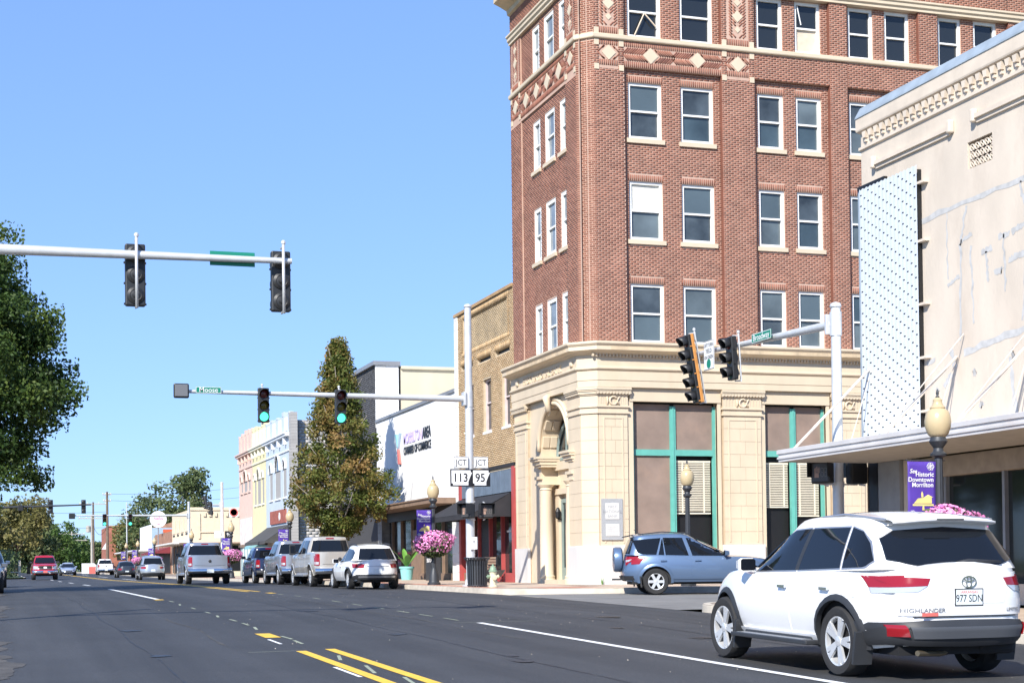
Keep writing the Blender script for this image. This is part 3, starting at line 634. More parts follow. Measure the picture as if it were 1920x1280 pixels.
# ================================================================ buildings along the street
fS=FL(18.15)
m_tan=pm('tan_brick',(.5,.3,.13),.85,attr=[(.40,.26,.13),(.50,.34,.18),(.56,.40,.23),(.45,.30,.15)],var=.15,scale=1.5,bump=.1)
m_tanm=pm('tan_mortar',(.52,.42,.29),.95,var=.1)
m_tand=pm('tan_brick_weathered',(.42,.30,.17),.9,attr=[(.38,.28,.16),(.48,.36,.21),(.44,.33,.2)],var=.25,scale=1.2,stain=.4,stcol=(.28,.22,.15),stscale=1)
m_wblk=pm('white_painted_block',(.74,.73,.70),.7,var=.06,scale=2)
m_redp=pm('red_paint',(.42,.075,.07),.5,var=.08,scale=3)
m_bcor=pm('blue_grey_corrugated_metal',(.16,.20,.25),.5,var=.15,scale=2,metal=.2)
m_awnb=pm('black_canvas',(.022,.022,.026),.85,var=.2,scale=3)
m_glass=pm('shop_glass',(.02,.026,.028),.05,spec=.7)
m_grey=pm('grey_metal',(.30,.31,.33),.5,metal=.4,var=.08)
m_stw=pm('white_stucco',(.80,.80,.80),.8,var=.03,scale=1,bump=.08,bscale=40)
m_brn=pm('brown_metal',(.24,.16,.11),.6,var=.15,scale=3)
m_blk=pm('black_letters',(.015,.015,.018),.4); m_lav=pm('lavender_letters',(.50,.42,.72),.5); m_wht=pm('white_paint',(.8,.8,.8),.5)
m_lteal=pm('pale_teal_paint',(.25,.50,.55),.5); m_coral=pm('coral_paint',(.68,.16,.13),.5)
def shell(b,x0,y0,z0,x1,y1,z1,front=True,mi=0):
    """roof, back, near and far side of a building (front left to others)"""
    b.add([(x0,y0,z1),(x1,y0,z1),(x1,y1,z1),(x0,y1,z1)],[(0,1,2,3)],mi); b.add([(x0,y0,z0),(x1,y0,z0),(x1,y0,z1),(x0,y0,z1)],[(0,1,2,3)],mi)
    b.add([(x1,y0,z0),(x1,y1,z0),(x1,y1,z1),(x1,y0,z1)],[(0,1,2,3)],mi); b.add([(x1,y1,z0),(x0,y1,z0),(x0,y1,z1),(x1,y1,z1)],[(0,1,2,3)],mi)
    if front: b.add([(x0,y1,z0),(x0,y0,z0),(x0,y0,z1),(x0,y1,z1)],[(0,1,2,3)],mi)
    return b
def awning(parent,y0,y1,zt,zb,d,mt,x0=18.15,val=.18,name='awning'):
    b=B(); n=6
    b.grid([[(x0-d*i/n,y,zt+(zb-zt)*i/n-.03*math.sin(PI*i/n)) for i in range(n+1)] for y in frange(y0,y1,8)])
    b.grid([[(x0-d,y,zb),(x0-d-.01,y,zb-val)] for y in frange(y0,y1,8)])
    for y in (y0,y1): b.add([(x0,y,zt),(x0-d,y,zb),(x0-d,y,zb-val*.6),(x0,y,zb-val*.6)],[(0,1,2,3)])
    o=b.build(name,mt,parent); md=o.modifiers.new('thick','SOLIDIFY'); md.thickness=.02; return o
# ---- tan brick building
t=thing('tan_brick_building','two storey tan brick shop with black awning beside the bank','building',(18.15,55.45,.65)); Y0,Y1=55.46,63.3
slots=[(55.95,9.3,57.75,9.48),(58.35,9.3,60.1,9.48),(60.75,9.3,62.4,9.48)]
tw=[(55.98,6.53,56.95,8.56),(58.34,6.53,59.38,8.56),(60.7,6.53,61.75,8.56)]
b=B(); holed(b,fS,Y0,5.1,Y1,11.65,slots+tw+[(56.2,10.0,62.1,11.35)],d=-.02,depth=.2); shell(b,18.2,Y0,.6,34,Y1,11.3,front=False); fbox(b,fS,56.2,10,62.1,11.35,-.3,-.1); fbox(b,fS,Y0,4.9,Y1,5.1,-.3,0)
b.build('wall',m_tanm,t)
K=Bricks(); K.lay(fS,Y0,5.1,62.85,11.6,slots+tw+[(56.0,9.82,62.3,11.55)],j=.02,d=-.02); K.soldier(fS,56.0,9.82,62.3,10.0,d=-.01); K.soldier(fS,56.0,11.36,62.3,11.55,d=-.01)
K.lay(fS,56.0,10.0,56.2,11.36); K.lay(fS,62.1,10.0,62.3,11.36)
for s in slots: K.soldier(fS,s[0]-.05,s[3],s[2]+.05,s[3]+.2)
K.build('brickwork',m_tan,t,flip=True)
K=Bricks(); K.lay(fS,56.2,10.0,62.1,11.35,L=.21,d=-.1); K.build('brickwork',m_tand,t,flip=True)
part('coping',m_tan,t,fS,[(Y0,11.6,Y1,11.72,-.4,.06)])
part('slot_vent',m_dark,t,fS,[(s[0],s[1],s[2],s[3],-.3,-.16) for s in slots],kind='stuff')
z=.66
while z<11.6:
    part('white_block',m_wblk,t,fS,[(62.86,z,Y1,min(z+.4,11.75)-.012,-.2,.03)]); z+=.4
for w_ in tw: window(t,fS,*w_,-.12,fw=.07,fm=pm('pinkish_frame_paint',(.62,.52,.5),.6,var=.1),pn=m_pane2,sill=.1,sillmat=m_wblk,proj=.12,split=.55)
b=B(); n=46
b.grid([[(18.15+.02*(i%2),55.8+6.95*i/n,z) for z in (4.05,5.02)] for i in range(n+1)]); b.build('corrugated_transom',m_bcor,t)
part('fascia',m_awnb,t,fS,[(Y0,4.98,62.85,5.1,-.1,.05)])
for y in (55.5,57.35,58.9,60.4,61.6,62.55): part('door_post',m_redp,t,fS,[(y,.65,y+(.3 if y in(55.5,62.55) else .07),4.98 if y in (55.5,62.55) else 4.0,-.25,.04 if y in (55.5,62.55) else -.05)])
part('bulkhead',m_redp,t,fS,[(55.8,.65,58.9,1.02,-.25,-.08)]); part('bulkhead',m_brn,t,fS,[(60.52,.65,62.55,1.02,-.25,-.08)])
part('shop_window',m_glass,t,fS,[(55.8,1.02,62.55,4.05,-.3,-.2)]); part('door',m_dark,t,fS,[(59.1,.68,60.3,3.1,-.22,-.15)])
awning(t,56.0,62.7,4.0,3.22,1.5,m_awnb)
b=B(); fbox(b,fS,56.6,2.55,57.1,2.62,-.2,-.19); b.build('window_sticker',m_wht,t)
# ---- white chamber building
t=thing('white_stucco_building','low white stucco office with raised purple and black lettering','building',(18.15,63.3,.65)); Y0,Y1=63.3,77.7
b=B(); fbox(b,fS,Y0,4.05,Y1,8.55,-.3,0); shell(b,18.7,Y0,.6,36,Y1,8.3); b.build('wall',m_stw,t)
part('roof_flashing',m_grey,t,fS,[(Y0,8.55,Y1,8.68,-.4,.07)])
b=B(); fbox(b,fS,Y0+.1,3.92,Y1+.2,4.1,-.1,1.15); fbox(b,fS,Y0+.1,4.1,Y1+.2,4.16,-.05,1.2); b.build('flat_canopy',m_brn,t)
b=B(); b.tube([(18.1,76.5,5.2),(17.2,76.5,4.2)],.03,6); b.build('stay_rod',m_wht,t); b=B(); b.tube([(18.1,70.5,5.2),(17.2,70.5,4.2)],.03,6); b.build('stay_rod',m_wht,t)
part('shop_window',m_glass,t,fS,[(64.0,1.0,76.8,3.95,-.45,-.4)])
for y in (64.9,66.6,68.4,70.2,72,74,75.8): part('mullion',m_brn,t,fS,[(y,.65,y+.09,3.95,-.4,-.28)])
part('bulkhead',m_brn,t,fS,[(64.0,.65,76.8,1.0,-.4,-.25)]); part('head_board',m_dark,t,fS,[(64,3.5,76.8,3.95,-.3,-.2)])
for y0,y1,m in ((63.35,64.0,m_wblk),(76.8,77.7,pm('grey_stone_pier',(.25,.25,.24),.9,var=.2,scale=3))):
    z=.6
    while z<3.9: part('pier_block',m,t,fS,[(y0,z,y1,min(z+.4,3.92)-.01,-.4,.0)]); z+=.4
part('door',m_brn,t,fS,[(70.4,.68,71.9,3.0,-.38,-.3)])
b=B(); add_text(b,'MORRILTON',(18.13,72.1,7.24),(0,-1,0),(0,0,1),(-1,0,0),.70,.015,bold=.004,align='LEFT',sx=.84); b.build('wall_lettering',m_lav,t)
b=B(); add_text(b,'AREA',(18.13,68.66,7.24),(0,-1,0),(0,0,1),(-1,0,0),.70,.015,bold=.01,align='LEFT',sx=.84); b.build('wall_lettering',m_blk,t)
b=B(); add_text(b,'CHAMBER OF COMMERCE',(18.13,72.1,6.68),(0,-1,0),(0,0,1),(-1,0,0),.52,.015,bold=.004,align='LEFT',sx=.80); b.build('wall_lettering',m_blk,t)
for poly,m in (([(73.55,7.6),(73.2,7.6),(73.05,6.9)],m_lteal),([(72.55,7.6),(72.75,7.6),(73.0,6.85)],pm('pale_blue_paint',(.45,.6,.75),.5)),([(73.08,6.85),(72.9,6.85),(72.6,6.15),(72.95,6.15)],m_coral)):
    b=B(); b.prism(poly,lambda a,c,d:(18.14-d,a,c),0,.09); b.build('logo_piece',m,t)
# ---- tall dark building behind
m_dgb=pm('dark_grey_brick',(.09,.09,.095),.8,attr=[(.07,.07,.075),(.11,.11,.115),(.085,.085,.09)],var=.15,scale=2)
m_cst=pm('weathered_cream_render',(.55,.49,.36),.9,var=.12,scale=.8,stain=.75,stcol=(.24,.2,.14),stscale=.55,stretch=(1,1,.3),bump=.1)
t=thing('dark_brick_building','tall dark grey brick building with stained cream side wall behind the white office','building',(18.15,77.75,.65))
b=B(); shell(b,18.2,77.8,.6,38,88,11.45); b.build('wall',m_cst,t)
b=B(); fbox(b,fS,77.78,.6,88,11.45,-.2,-.01); b.build('front_wall',pm('dark_mortar',(.05,.05,.052),.9),t)
K=Bricks(); K.lay(fS,77.8,4,88,11.45,L=.3,H=.1,j=.02); K.build('brickwork',m_dgb,t,flip=True)
fN=FR(77.78)
z=8.3
while z<11.45: part('white_block',m_wblk,t,fN,[(18.12,z,18.66,min(z+.4,11.47)-.012,0,.05)]); z+=.4
part('white_panel',m_stw,t,fN,[(18.67,8.2,19.32,11.47,0,.04)]); part('shadow_strip',m_dark,t,fN,[(19.33,8.2,19.42,11.4,0,.01)])  # dark strip drawn in for the shadow line beside the white panel
part('coping',m_grey,t,fN,[(18.0,11.46,19.4,11.66,-10.3,.15)]); part('coping',m_cst,t,fN,[(19.44,11.3,38,11.45,-.3,.12)])
b=B(); b.tube([fN(19.42,9.9,.01),fN(20.4,9.92,.01),fN(21.2,9.98,.01),fN(22.1,9.95,.01)],.012,5); b.build('wall_crack',m_dark,t)
# ---- grey block wall and the painted row
m_cmu=pm('grey_concrete_block',(.40,.39,.37),.9,attr=[(.36,.35,.34),(.43,.42,.40),(.48,.46,.44),(.38,.37,.36)],var=.12,scale=1.5,stain=.3,stcol=(.24,.23,.22),stscale=.8)
m_cmuj=pm('block_joint',(.33,.32,.31),.95)
t=thing('blue_shop_building','pale blue painted shop with arched windows and grey block side wall','building',(18.15,102.5,.7))
b=B(); shell(b,18.3,102.6,.6,40,112,11.0,front=False); fbox(b,fS,102.5,.6,112,11.35,-.3,-.01); b.build('wall',m_cmuj,t)
fN=FR(102.58); K=Bricks(); K.lay(fN,18.75,.7,30,10.95,L=.41,H=.2,j=.012,d=.002,proud=.005); K.build('blockwork',m_cmu,t)
fP=FR(101.85); b=B(); fbox(b,fP,18.12,.6,18.52,11.45,-.8,0); b.build('corner_pilaster',m_cmuj,t)
z=.65
while z<11.4: part('pilaster_block',m_cmu,t,fP,[(18.1,z,18.54,z+.19,-.75,.015)]); z+=.2
def oldshop(t,y0,y1,top,colr,trim,wins,wz,archs,winm):
    m=pm('paint_'+t.name,colr,.8,var=.08,scale=2,stain=.25,stcol=tuple(c*.7 for c in colr),stscale=1); mt=pm('trim_'+t.name,trim,.7,var=.05)
    b=B(); holed(b,fS,y0+.01,3.9,y1-.01,top,[(a,wz[0],c,wz[1]) for a,c in wins],d=.03,depth=.25); b.build('front_wall',m,t)
    b=B(); fbox(b,fS,y0,9.95,y1,10.1,-.1,.32); fbox(b,fS,y0,10.1,y1,10.2,-.1,.4); b.build('cornice',mt,t)
    part('band',mt,t,fS,[(y0,8.98,y1,9.06,0,.1)])
    n=4
    for i in range(n):
        u=y0+(y1-y0)*(i+.5)/n; part('bracket',mt,t,fS,[(u-.12,9.45,u+.12,9.95,.02,.26)],bevel=.04)
        part('parapet_panel',mt,t,fS,[(u-.5,10.35,u+.5,top-.15,.02,.07)])
        if i<n-1: 
            u2=y0+(y1-y0)*(i+1)/n; part('frieze_panel',m_dark,t,fS,[(u2-.16,9.5,u2+.16,9.85,.0,.035)])
    for i in range(5):
        u=y0+(y1-y0)*i/4; part('parapet_merlon',m,t,fS,[(max(y0,u-.3),top,min(y1,u+.3),top+random.uniform(.12,.4),-.25,.05)])
    for a,c in wins:
        wn=window(t,fS,a,wz[0],c,wz[1],-.05,fm=mt,pn=winm,fw=.09,sill=.12,sillmat=mt,proj=.15)
        um=(a+c)/2; b=B(); b.tube([fS(p,q,.08) for p,q in arcpts(um,wz[1],(c-a)/2+.02,0,PI,10)],.09,6); b.build('arch_hood',mt,wn)
        b=B(); b.add([fS(p,q,.04) for p,q in arcpts(um,wz[1],(c-a)/2,0,PI,10)],[tuple(range(11))]); b.build('arch_panel',m_pane2 if archs else m,wn)
m_pp=pm('pale_pane',(.30,.36,.42),.1)
oldshop(t,102.5,112,11.4,(.48,.55,.63),(.70,.74,.78),[(103.7,105.0),(106.0,108.2),(109.2,110.5)],(6.05,7.9),True,m_pp)
part('sign_board',pm('rust_red_sign',(.33,.10,.07),.8,var=.25,scale=4),t,fS,[(103.8,4.35,110,5.25,.03,.12)])
b=B(); b.lathe([(.3,0),(.3,.03),(.01,.04)],(18.0,106,4.8),5,axis='x'); b.build('star_emblem',m_wht,t)
part('shop_window',m_glass,t,fS,[(103,.8,111.5,3.9,-.2,-.02)]); awning(t,103,111.8,4.2,3.1,1.6,pm('charcoal_canvas',(.06,.06,.06),.9,var=.15))
for y in (104.6,107,109.3): part('door_post',m_wht,t,fS,[(y,.7,y+.25,3.9,-.05,.03)])
t=thing('yellow_shop_building','pale yellow painted shop with ornate parapet and arched white windows','building',(18.15,112,.7))
b=B(); shell(b,18.3,112,.6,40,118.3,11.2,front=False); fbox(b,fS,112,.6,118.3,11.4,-.3,-.01); b.build('wall',m_cmuj,t)
oldshop(t,112,118.3,11.5,(.68,.62,.38),(.74,.71,.58),[(112.9,113.9),(114.4,116.0),(116.5,117.4)],(6.0,7.8),True,m_pp)
part('shop_window',m_glass,t,fS,[(112.5,.8,117.8,3.5,-.2,-.02)]); part('fascia',pm('paint_yellow_shop_building',(.7,.6,.3)),t,fS,[(112.05,3.5,118.2,3.9,-.1,.1)])
awning(t,112.3,114.5,3.5,2.9,1.2,m_lteal)
t=thing('pink_shop_building','faded pink painted shop with bricked arches and boarded white front','building',(18.15,118.3,.7))
b=B(); shell(b,18.3,118.3,.6,40,125.2,11.2,front=True); fbox(b,fS,118.3,.6,125.2,11.4,-.3,-.01); b.build('wall',m_cmuj,t)
oldshop(t,118.3,125.2,11.55,(.68,.49,.41),(.64,.47,.40),[(119.3,120.3),(120.9,122.6),(123.2,124.2)],(7.2,8.0),True,pm('pink_infill',(.62,.33,.27),.8))
part('boarded_front',pm('whitewashed_boards',(.70,.62,.58),.85,var=.15,scale=2,stain=.4,stcol=(.5,.3,.24)),t,fS,[(118.8,3.2,124.6,5.2,0,.08)])
part('rust_beam',m_brn,t,fS,[(118.5,3.0,125,3.2,0,.14)]); part('shop_window',pm('pale_teal_shutter',(.36,.48,.47),.6,var=.1),t,fS,[(119,.75,124.5,3.0,-.1,.02)])
for y in (120.3,121.8,123.2): part('mullion',m_wht,t,fS,[(y,.75,y+.12,3.0,0,.06)])
# ---- far block
m_crm=pm('cream_paint',(.70,.58,.42),.8,var=.06,scale=2,stain=.2,stcol=(.55,.45,.32))
t=thing('cream_corner_shop','low cream corner shop with stepped parapet beyond the second crossing','building',(18.15,158.7,.8)); fN=FR(158.7)
b=B(); shell(b,18.15,158.72,.6,34,176,7.3); b.build('wall',m_crm,t)
part('parapet',m_crm,t,fN,[(18.1,7.2,34,7.5,-.3,.08)]); part('wall_panel_moulding',m_crm,t,fN,[(18.9,4.4,19.1,6.9,0,.08),(19.1,5.0,21.2,5.1,0,.08)],kind='stuff')
for i in range(9): part('corbel',m_crm,t,fN,[(19.4+i*.55,6.6,19.65+i*.55,7.0,0,.12)])
part('canopy',m_brn,t,fN,[(17,3.85,26,4.0,-.1,1.6)]); part('shop_window',m_dark,t,fN,[(19,1.2,25.5,3.7,-.05,.03)])
fS2=FL(18.13); part('canopy',m_wblk,t,fS2,[(158.6,3.9,176,4.05,0,1.8)]); part('shop_window',m_dark,t,fS2,[(160,1,175,3.8,0,.03)])
for y in (162,166,170,174): part('parapet_panel',m_crm,t,fS2,[(y-1.4,5.2,y+1.4,6.6,0,.06)]); part('vent',m_dark,t,fS2,[(y-.8,4.9,y+.8,5.05,0,.04)])
for y in (161,164,167,170,173): part('mullion',m_brn,t,fS2,[(y,.8,y+.3,3.9,0,.1)])
m_sid=pm('blue_siding',(.34,.45,.55),.7,var=.08); m_wsd=pm('white_siding',(.75,.77,.8),.7,var=.05); m_rust=pm('rusty_roof',(.36,.20,.13),.8,var=.3,scale=2)
t=thing('brown_gable_shop','brown fronted shop with dark red awning next to the cream corner shop','building',(18.15,176,.8))
b=B(); shell(b,18.15,176.02,.6,34,196,5.6); b.build('wall',m_rust,t); awning(t,178,194,3.9,3.3,1.8,pm('maroon_canvas',(.2,.03,.04),.8)); part('shop_window',m_dark,t,FL(18.13),[(178,1,194,3.4,0,.03)])
t=thing('blue_siding_shop','small shop with pale blue side and white front with sloped canopy','building',(18.15,200,.9)); fN=FR(200)
b=B(); shell(b,18.15,200.02,.6,34,216,6.6); b.build('wall',m_sid,t)
b=B(); b.prism([(18.15,6.6),(34,6.6),(34,7),(24,8.2)],lambda a,c,d:(a,200.0+d,c),.05,16); b.build('roof',m_rust,t)
part('front_wall',m_wsd,t,FL(18.15),[(200.0,.8,216,7.0,0,.1)]); part('canopy',m_wblk,t,FL(18.05),[(198,3.7,230,3.85,0,2.4)]); part('red_lettering',pm('orange_red_letters',(.6,.12,.05),.5),t,fN,[(19.5,6.0,23,6.4,0,.05)])
t=thing('far_red_brick_building','distant red brick building with white window awnings','building',(18.15,280,1.05)); fN=FR(280)
m_rb=pm('far_red_brick',(.34,.13,.085),.85,var=.25,scale=1.2,stain=.3,stcol=(.24,.09,.06))
b=B(); shell(b,18.15,280.02,.6,44,300,9.0); b.build('wall',m_rb,t); part('coping',m_rust,t,fN,[(18.1,8.95,44,9.15,-.3,.15)])
for i in range(8):
    u=19.6+i*3
    if i!=1: part('window',m_dark,t,fN,[(u-.1,3.2,u+1.6,4.9,-.05,.04)])
    if i!=1:
        b=B(); b.prism([(0,5.1),(0,6.6),(.9,5.1)],lambda a,c,d,u=u:(u-.25+d,280-a-.03,c),0,2.0); b.build('awning',m_wht,t)
b=B(); b.prism([(0,5.1),(0,6.6),(.9,5.1)],lambda a,c,d:(18.1-a,281+d,c),0,2.5); b.build('awning',m_wht,t)
t=thing('round_shop_sign','round white sign on a post with pink lettering and a smile','sign',(17.6,186,.9))
b=B(); b.tube([(17.6,186,.9),(17.6,186,7.0)],.07,8); b.build('post',m_grey,t); b=B(); b.lathe([(.02,0),(.95,0),(.95,.12),(.02,.12)],(17.6,185.86,7.2),24,axis='y'); b.build('disc',m_wht,t)
b=B(); add_text(b,'hello',(17.6,185.84,7.3),(1,0,0),(0,0,1),(0,-1,0),.55,.01); b.tube([(17.35+.5*i/6,185.84,6.75-.1*math.sin(PI*i/6)) for i in range(7)],.03,5); b.build('lettering',pm('pink_letters',(.75,.2,.35),.5),t)
# ================================================================ cream storefront on the near corner
m_cs=pm('cream_stucco',(.60,.52,.43),.88,var=.09,scale=1.2,bump=.25,bscale=18,stain=.55,stcol=(.44,.36,.29),stscale=.9,stretch=(1,1,.45))
m_cs2=pm('cream_stucco_trim',(.64,.55,.45),.85,var=.08,scale=2,stain=.35,stcol=(.42,.36,.29),stscale=1.5)
m_flash=pm('blue_grey_flashing',(.33,.39,.44),.55,metal=.2,var=.12,scale=3)
m_patch=pm('grey_cement_patch',(.47,.465,.455),.9,var=.15,scale=6)
m_alu=pm('ribbed_aluminium',(.60,.58,.57),.5,metal=.1,var=.08,scale=2,stain=.3,stcol=(.5,.33,.28),stscale=1.5)
m_scr=pm('pale_blue_metal_screen',(.64,.68,.71),.5,var=.03,metal=.1)
m_rod=pm('weathered_white_rod',(.58,.52,.46),.7,var=.2,scale=8)
CX,CY1,CY0=18.15,30.66,14.0
t=thing('cream_storefront','cream stucco corner shop with pale metal screen and ribbed canopy','building',(CX,CY1,.45))
b=B(); holed(b,FL(CX),CY0,3.6,CY1,11.0,[(25.85,8.92,26.66,9.44)],d=0,depth=.2); shell(b,CX+.02,CY0,.3,34,CY1,10.9,front=False); b.build('wall',m_cs,t)
fS3=FL(CX)
b=B(); mould(b,lambda d:[(CX-d,CY0),(CX-d,CY1+.02+d*.15),(34,CY1+.02+d*.15)],[(.0,10.28),(.05,10.3),(.05,10.36),(0,10.38)]); b.build('lower_moulding',m_cs2,t)
b=B(); mould(b,lambda d:[(CX-d,CY0),(CX-d,CY1+.02+d*.15),(34,CY1+.02+d*.15)],[(0,10.66),(.1,10.7),(.11,10.73),(.11,10.98),(0,11.0)]); b.build('cornice',m_cs2,t)
b=B(); mould(b,lambda d:[(CX-d,CY0),(CX-d,CY1+.02+d*.15),(34,CY1+.02+d*.15)],[(.09,10.97),(.13,10.99),(.12,11.03),(.0,11.24),(-.3,11.28)]); b.build('flashing',m_flash,t)
y=CY1-.25
while y>15:
    b=B(); b.prism([(-.075,10.66),(.075,10.66),(.04,10.52),(-.04,10.52)],lambda a,c,d,y=y:(CX-d,y+a,c),0,.085); b.build('corbel',m_cs2,t)
    part('corbel_drop',m_cs2,t,fS3,[(y-.035,10.44,y+.035,10.49,-.02,.05)]); y-=.235
for y0,y1 in ((27.15,30.05),(22.5,26.35)):
    part('panel_hood',m_cs2,t,fS3,[(y0,9.82,y1,9.91,-.02,.1),(y0+.06,9.74,y1-.06,9.82,-.02,.05)])
    for y in (y0,y1): part('hood_end',m_cs2,t,fS3,[(y-.06,9.76,y+.06,10.02,0,.13)],bevel=.03)
# ornamental vent
part('vent_back',m_dark,t,fS3,[(25.8,8.9,26.7,9.5,-.22,-.18)])
b=B()
for i in range(5):
    for j in range(3):
        u,v=25.93+i*.16,9.01+j*.16; b.tube([fS3(p,q,-.05) for p,q in arcpts(u,v,.065,0,2*PI,8)],.016,5)
        b.tube([fS3(u-.06,v-.06,-.05),fS3(u+.06,v+.06,-.05)],.012,5)
b.build('vent_grille',m_cs2,t)
# cement scars left by old signs
def scar(pts,wd,name='cement_patch'):
    b=B(); rows=[]
    for i,(u,v) in enumerate(pts):
        p=pts[min(i+1,len(pts)-1)]; q=pts[max(i-1,0)]; tx,tz=p[0]-q[0],p[1]-q[1]; l=math.hypot(tx,tz) or 1; nx_,nz_=-tz/l,tx/l; w_=wd*random.uniform(.6,1.3)
        rows.append([fS3(u+nx_*w_,v+nz_*w_,.004),fS3(u-nx_*w_,v-nz_*w_,.004)])
    b.grid(rows); b.build(name,m_patch,t)
def sub(a,c,n=10,j=.03):
    j=min(j,math.dist(a,c)/25); return [(a[0]+(c[0]-a[0])*i/n+random.uniform(-j,j),a[1]+(c[1]-a[1])*i/n+random.uniform(-j,j)) for i in range(n+1)]
for a,c,wd in (((28.45,8.25),(24.6,8.35),.06),((27.4,8.25),(27.4,6.9),.025),((26.75,8.2),(26.95,7.5),.035),((26.95,7.5),(27.0,5.6),.035),((26.95,7.55),(26.55,7.65),.04),((27.4,6.75),(27.0,6.9),.04),((26.6,7.4),(26.55,5.9),.03),((26.25,7.2),(25.9,7.25),.06),((26.1,7.2),(26.05,6.6),.04),((25.7,7.4),(25.35,7.4),.05),((25.55,7.4),(25.5,6.3),.03),((25.3,7.4),(24.85,7.5),.06),((25.4,6.9),(24.9,6.95),.06),((25.85,6.75),(25.6,6.75),.06),((25.0,8.3),(24.8,7.5),.04),((24.8,7.5),(25.0,5.7),.035),((26.9,5.35),(24.95,5.55),.07),((27.35,5.5),(27.2,5.1),.06),((28.2,5.3),(27.9,5.35),.05),((27.6,4.75),(27.3,5.0),.06),((26.6,4.9),(26.5,4.95),.07),((25.4,5.05),(25.25,4.0),.06),((25.35,5.1),(25.28,5.12),.1),((27.85,4.68),(27.8,4.75),.08),((26.4,4.3),(26.3,4.25),.06)): scar(sub(a,c),wd)
# metal screen with slots
SY0,SY1,SZ0,SZ1=28.32,30.6,3.75,9.42
b=B(); n=30; g=[]
for i in range(n+1):
    y=SY0+(SY1-SY0)*i/n; d=.1+(.004 if i%2 else 0); top=SZ1-.03*(i%2); g.append([fS3(y,SZ0,d),fS3(y,top,d)])
b.grid(g); b.add([fS3(SY1,SZ0,.1),fS3(SY1,SZ1,.1),fS3(SY1,SZ1,.0),fS3(SY1,SZ0,.0)],[(0,1,2,3)]); sc=b.build('metal_screen',m_scr,t)
b=B()
for i in range(15):
    k=0; z=SZ0+.06+(i*3%8)*.03
    while z<SZ1-.08:
        y=SY0+(SY1-SY0)*(i+.5)/15; b.obox(fS3(y,z,.1),(.008,0,0),(0,.03,0),(0,0,.012)); z+=.235
b.build('screen_slots',m_dark,sc,kind='stuff')
part('screen_edge',m_flash,sc,fS3,[(SY1+.01,SZ0,SY1+.13,SZ1+.05,-.05,.06)]); part('screen_edge',m_dark,sc,fS3,[(SY0-.02,SZ0,SY0-.005,SZ1-.1,0,.09)])
part('screen_cap',m_dark,sc,fS3,[(29.6,SZ1-.01,SY1+.1,SZ1+.07,0,.09)])
for z in (9.0,7.8,6.5,5.4,4.3): part('angle_bracket',m_cs2,t,fS3,[(SY0-.28,z,SY0-.03,z+.05,0,.12)])
# canopy
AX=2.32
b=B(); pr=[(0,0),(0,.05),(.025,.06),(.025,.1),(0,.11),(0,.16),(.03,.17),(.03,.25),(0,.26)]
P=lambda d:[(CX-AX-d,CY0),(CX-AX-d,CY1-.35+d),(CX,CY1-.35+d)]
mould(b,P,[(d,3.4+z) for d,z in pr]); cn=b.build('canopy_fascia',m_alu,t)
part('canopy_roof',m_alu,t,fS3,[(CY0,3.58,CY1-.4,3.62,0,AX-.02)]); part('canopy_soffit',pm('canopy_soffit_paint',(.42,.38,.32),.8,var=.1),t,fS3,[(CY0,3.4,CY1-.4,3.43,0,AX-.02)])
def rod(a,c,r=.03):
    b=B(); b.tube([a,c],r,7); b.build('tie_rod',m_rod,t)
for ya,yb,za in ((30.3,30.0,5.5),(27.1,26.4,5.3),(24.7,24.0,5.3)):
    rod((CX-.03,ya,za),(CX-AX+.2,yb,3.66)); rod((CX-.02,ya,za),(CX-.7,ya-.1,3.66),.01)
rod((CX-.03,26.85,5.72),(CX-AX+.2,26.45,3.68),.012); rod((CX-.03,24.4,5.75),(CX-AX+.2,24.05,3.68),.012)
# shopfront under the canopy
part('shop_window',m_glass,t,fS3,[(CY0,.8,29.2,3.1,-.62,-.55)]); part('bulkhead',m_cs2,t,fS3,[(CY0,.4,29.2,.8,-.6,-.4)])
part('head_beam',pm('timber_head_paint',(.40,.33,.26),.8,var=.15),t,fS3,[(CY0,3.0,29.3,3.4,-.6,-.3)])
for y in (16,19,22,24.2,26.3,28.3): part('mullion',m_grey,t,fS3,[(y,.5,y+.08,3.0,-.55,-.46)])
part('corner_pier',pm('grey_render',(.28,.29,.30),.8,var=.08),t,fS3,[(29.35,.4,30.2,3.4,-.5,-.02)]); part('corner_pier',m_cs2,t,fS3,[(29.05,.4,29.32,3.4,-.5,-.1)])
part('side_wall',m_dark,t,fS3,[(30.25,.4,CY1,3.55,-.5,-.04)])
b=B(); add_text(b,'hello.',(CX+.53,24.75,1.95),(0,-1,0),(0,0,1),(-1,0,0),.26,.004); b.build('window_lettering',m_wht,t)
# ================================================================ vehicles
m_cglass=pm('vehicle_glass',(.008,.010,.014),.03,spec=.4); m_tyre=pm('tyre_rubber',(.022,.022,.023),.85,var=.2,scale=8); m_rim=pm('alloy_wheel',(.68,.69,.70),.28,metal=.45); m_rimd=pm('wheel_well',(.008,.008,.008),.9)
m_clad=pm('black_plastic',(.028,.03,.034),.55,var=.1,scale=5); m_chrome=pm('chrome',(.75,.76,.78),.1,metal=1); m_rlens=pm('red_lens',(.27,.008,.014),.12,coat=.6); m_clens=pm('clear_lens',(.55,.57,.6),.1,coat=.6,metal=.3); m_olens=pm('amber_lens',(.6,.13,.02),.15,coat=.5)
m_plate=pm('number_plate',(.66,.72,.74),.4); m_under=pm('underbody',(.01,.01,.011),.8); m_silv=pm('silver_trim',(.45,.46,.48),.3,metal=.7); m_ylw=pm('yellow_sticker',(.75,.7,.05),.5)
def paint(name,c,metal=.0,rough=.28): return pm('paint_'+name,c,rough,metal=metal,coat=.9)
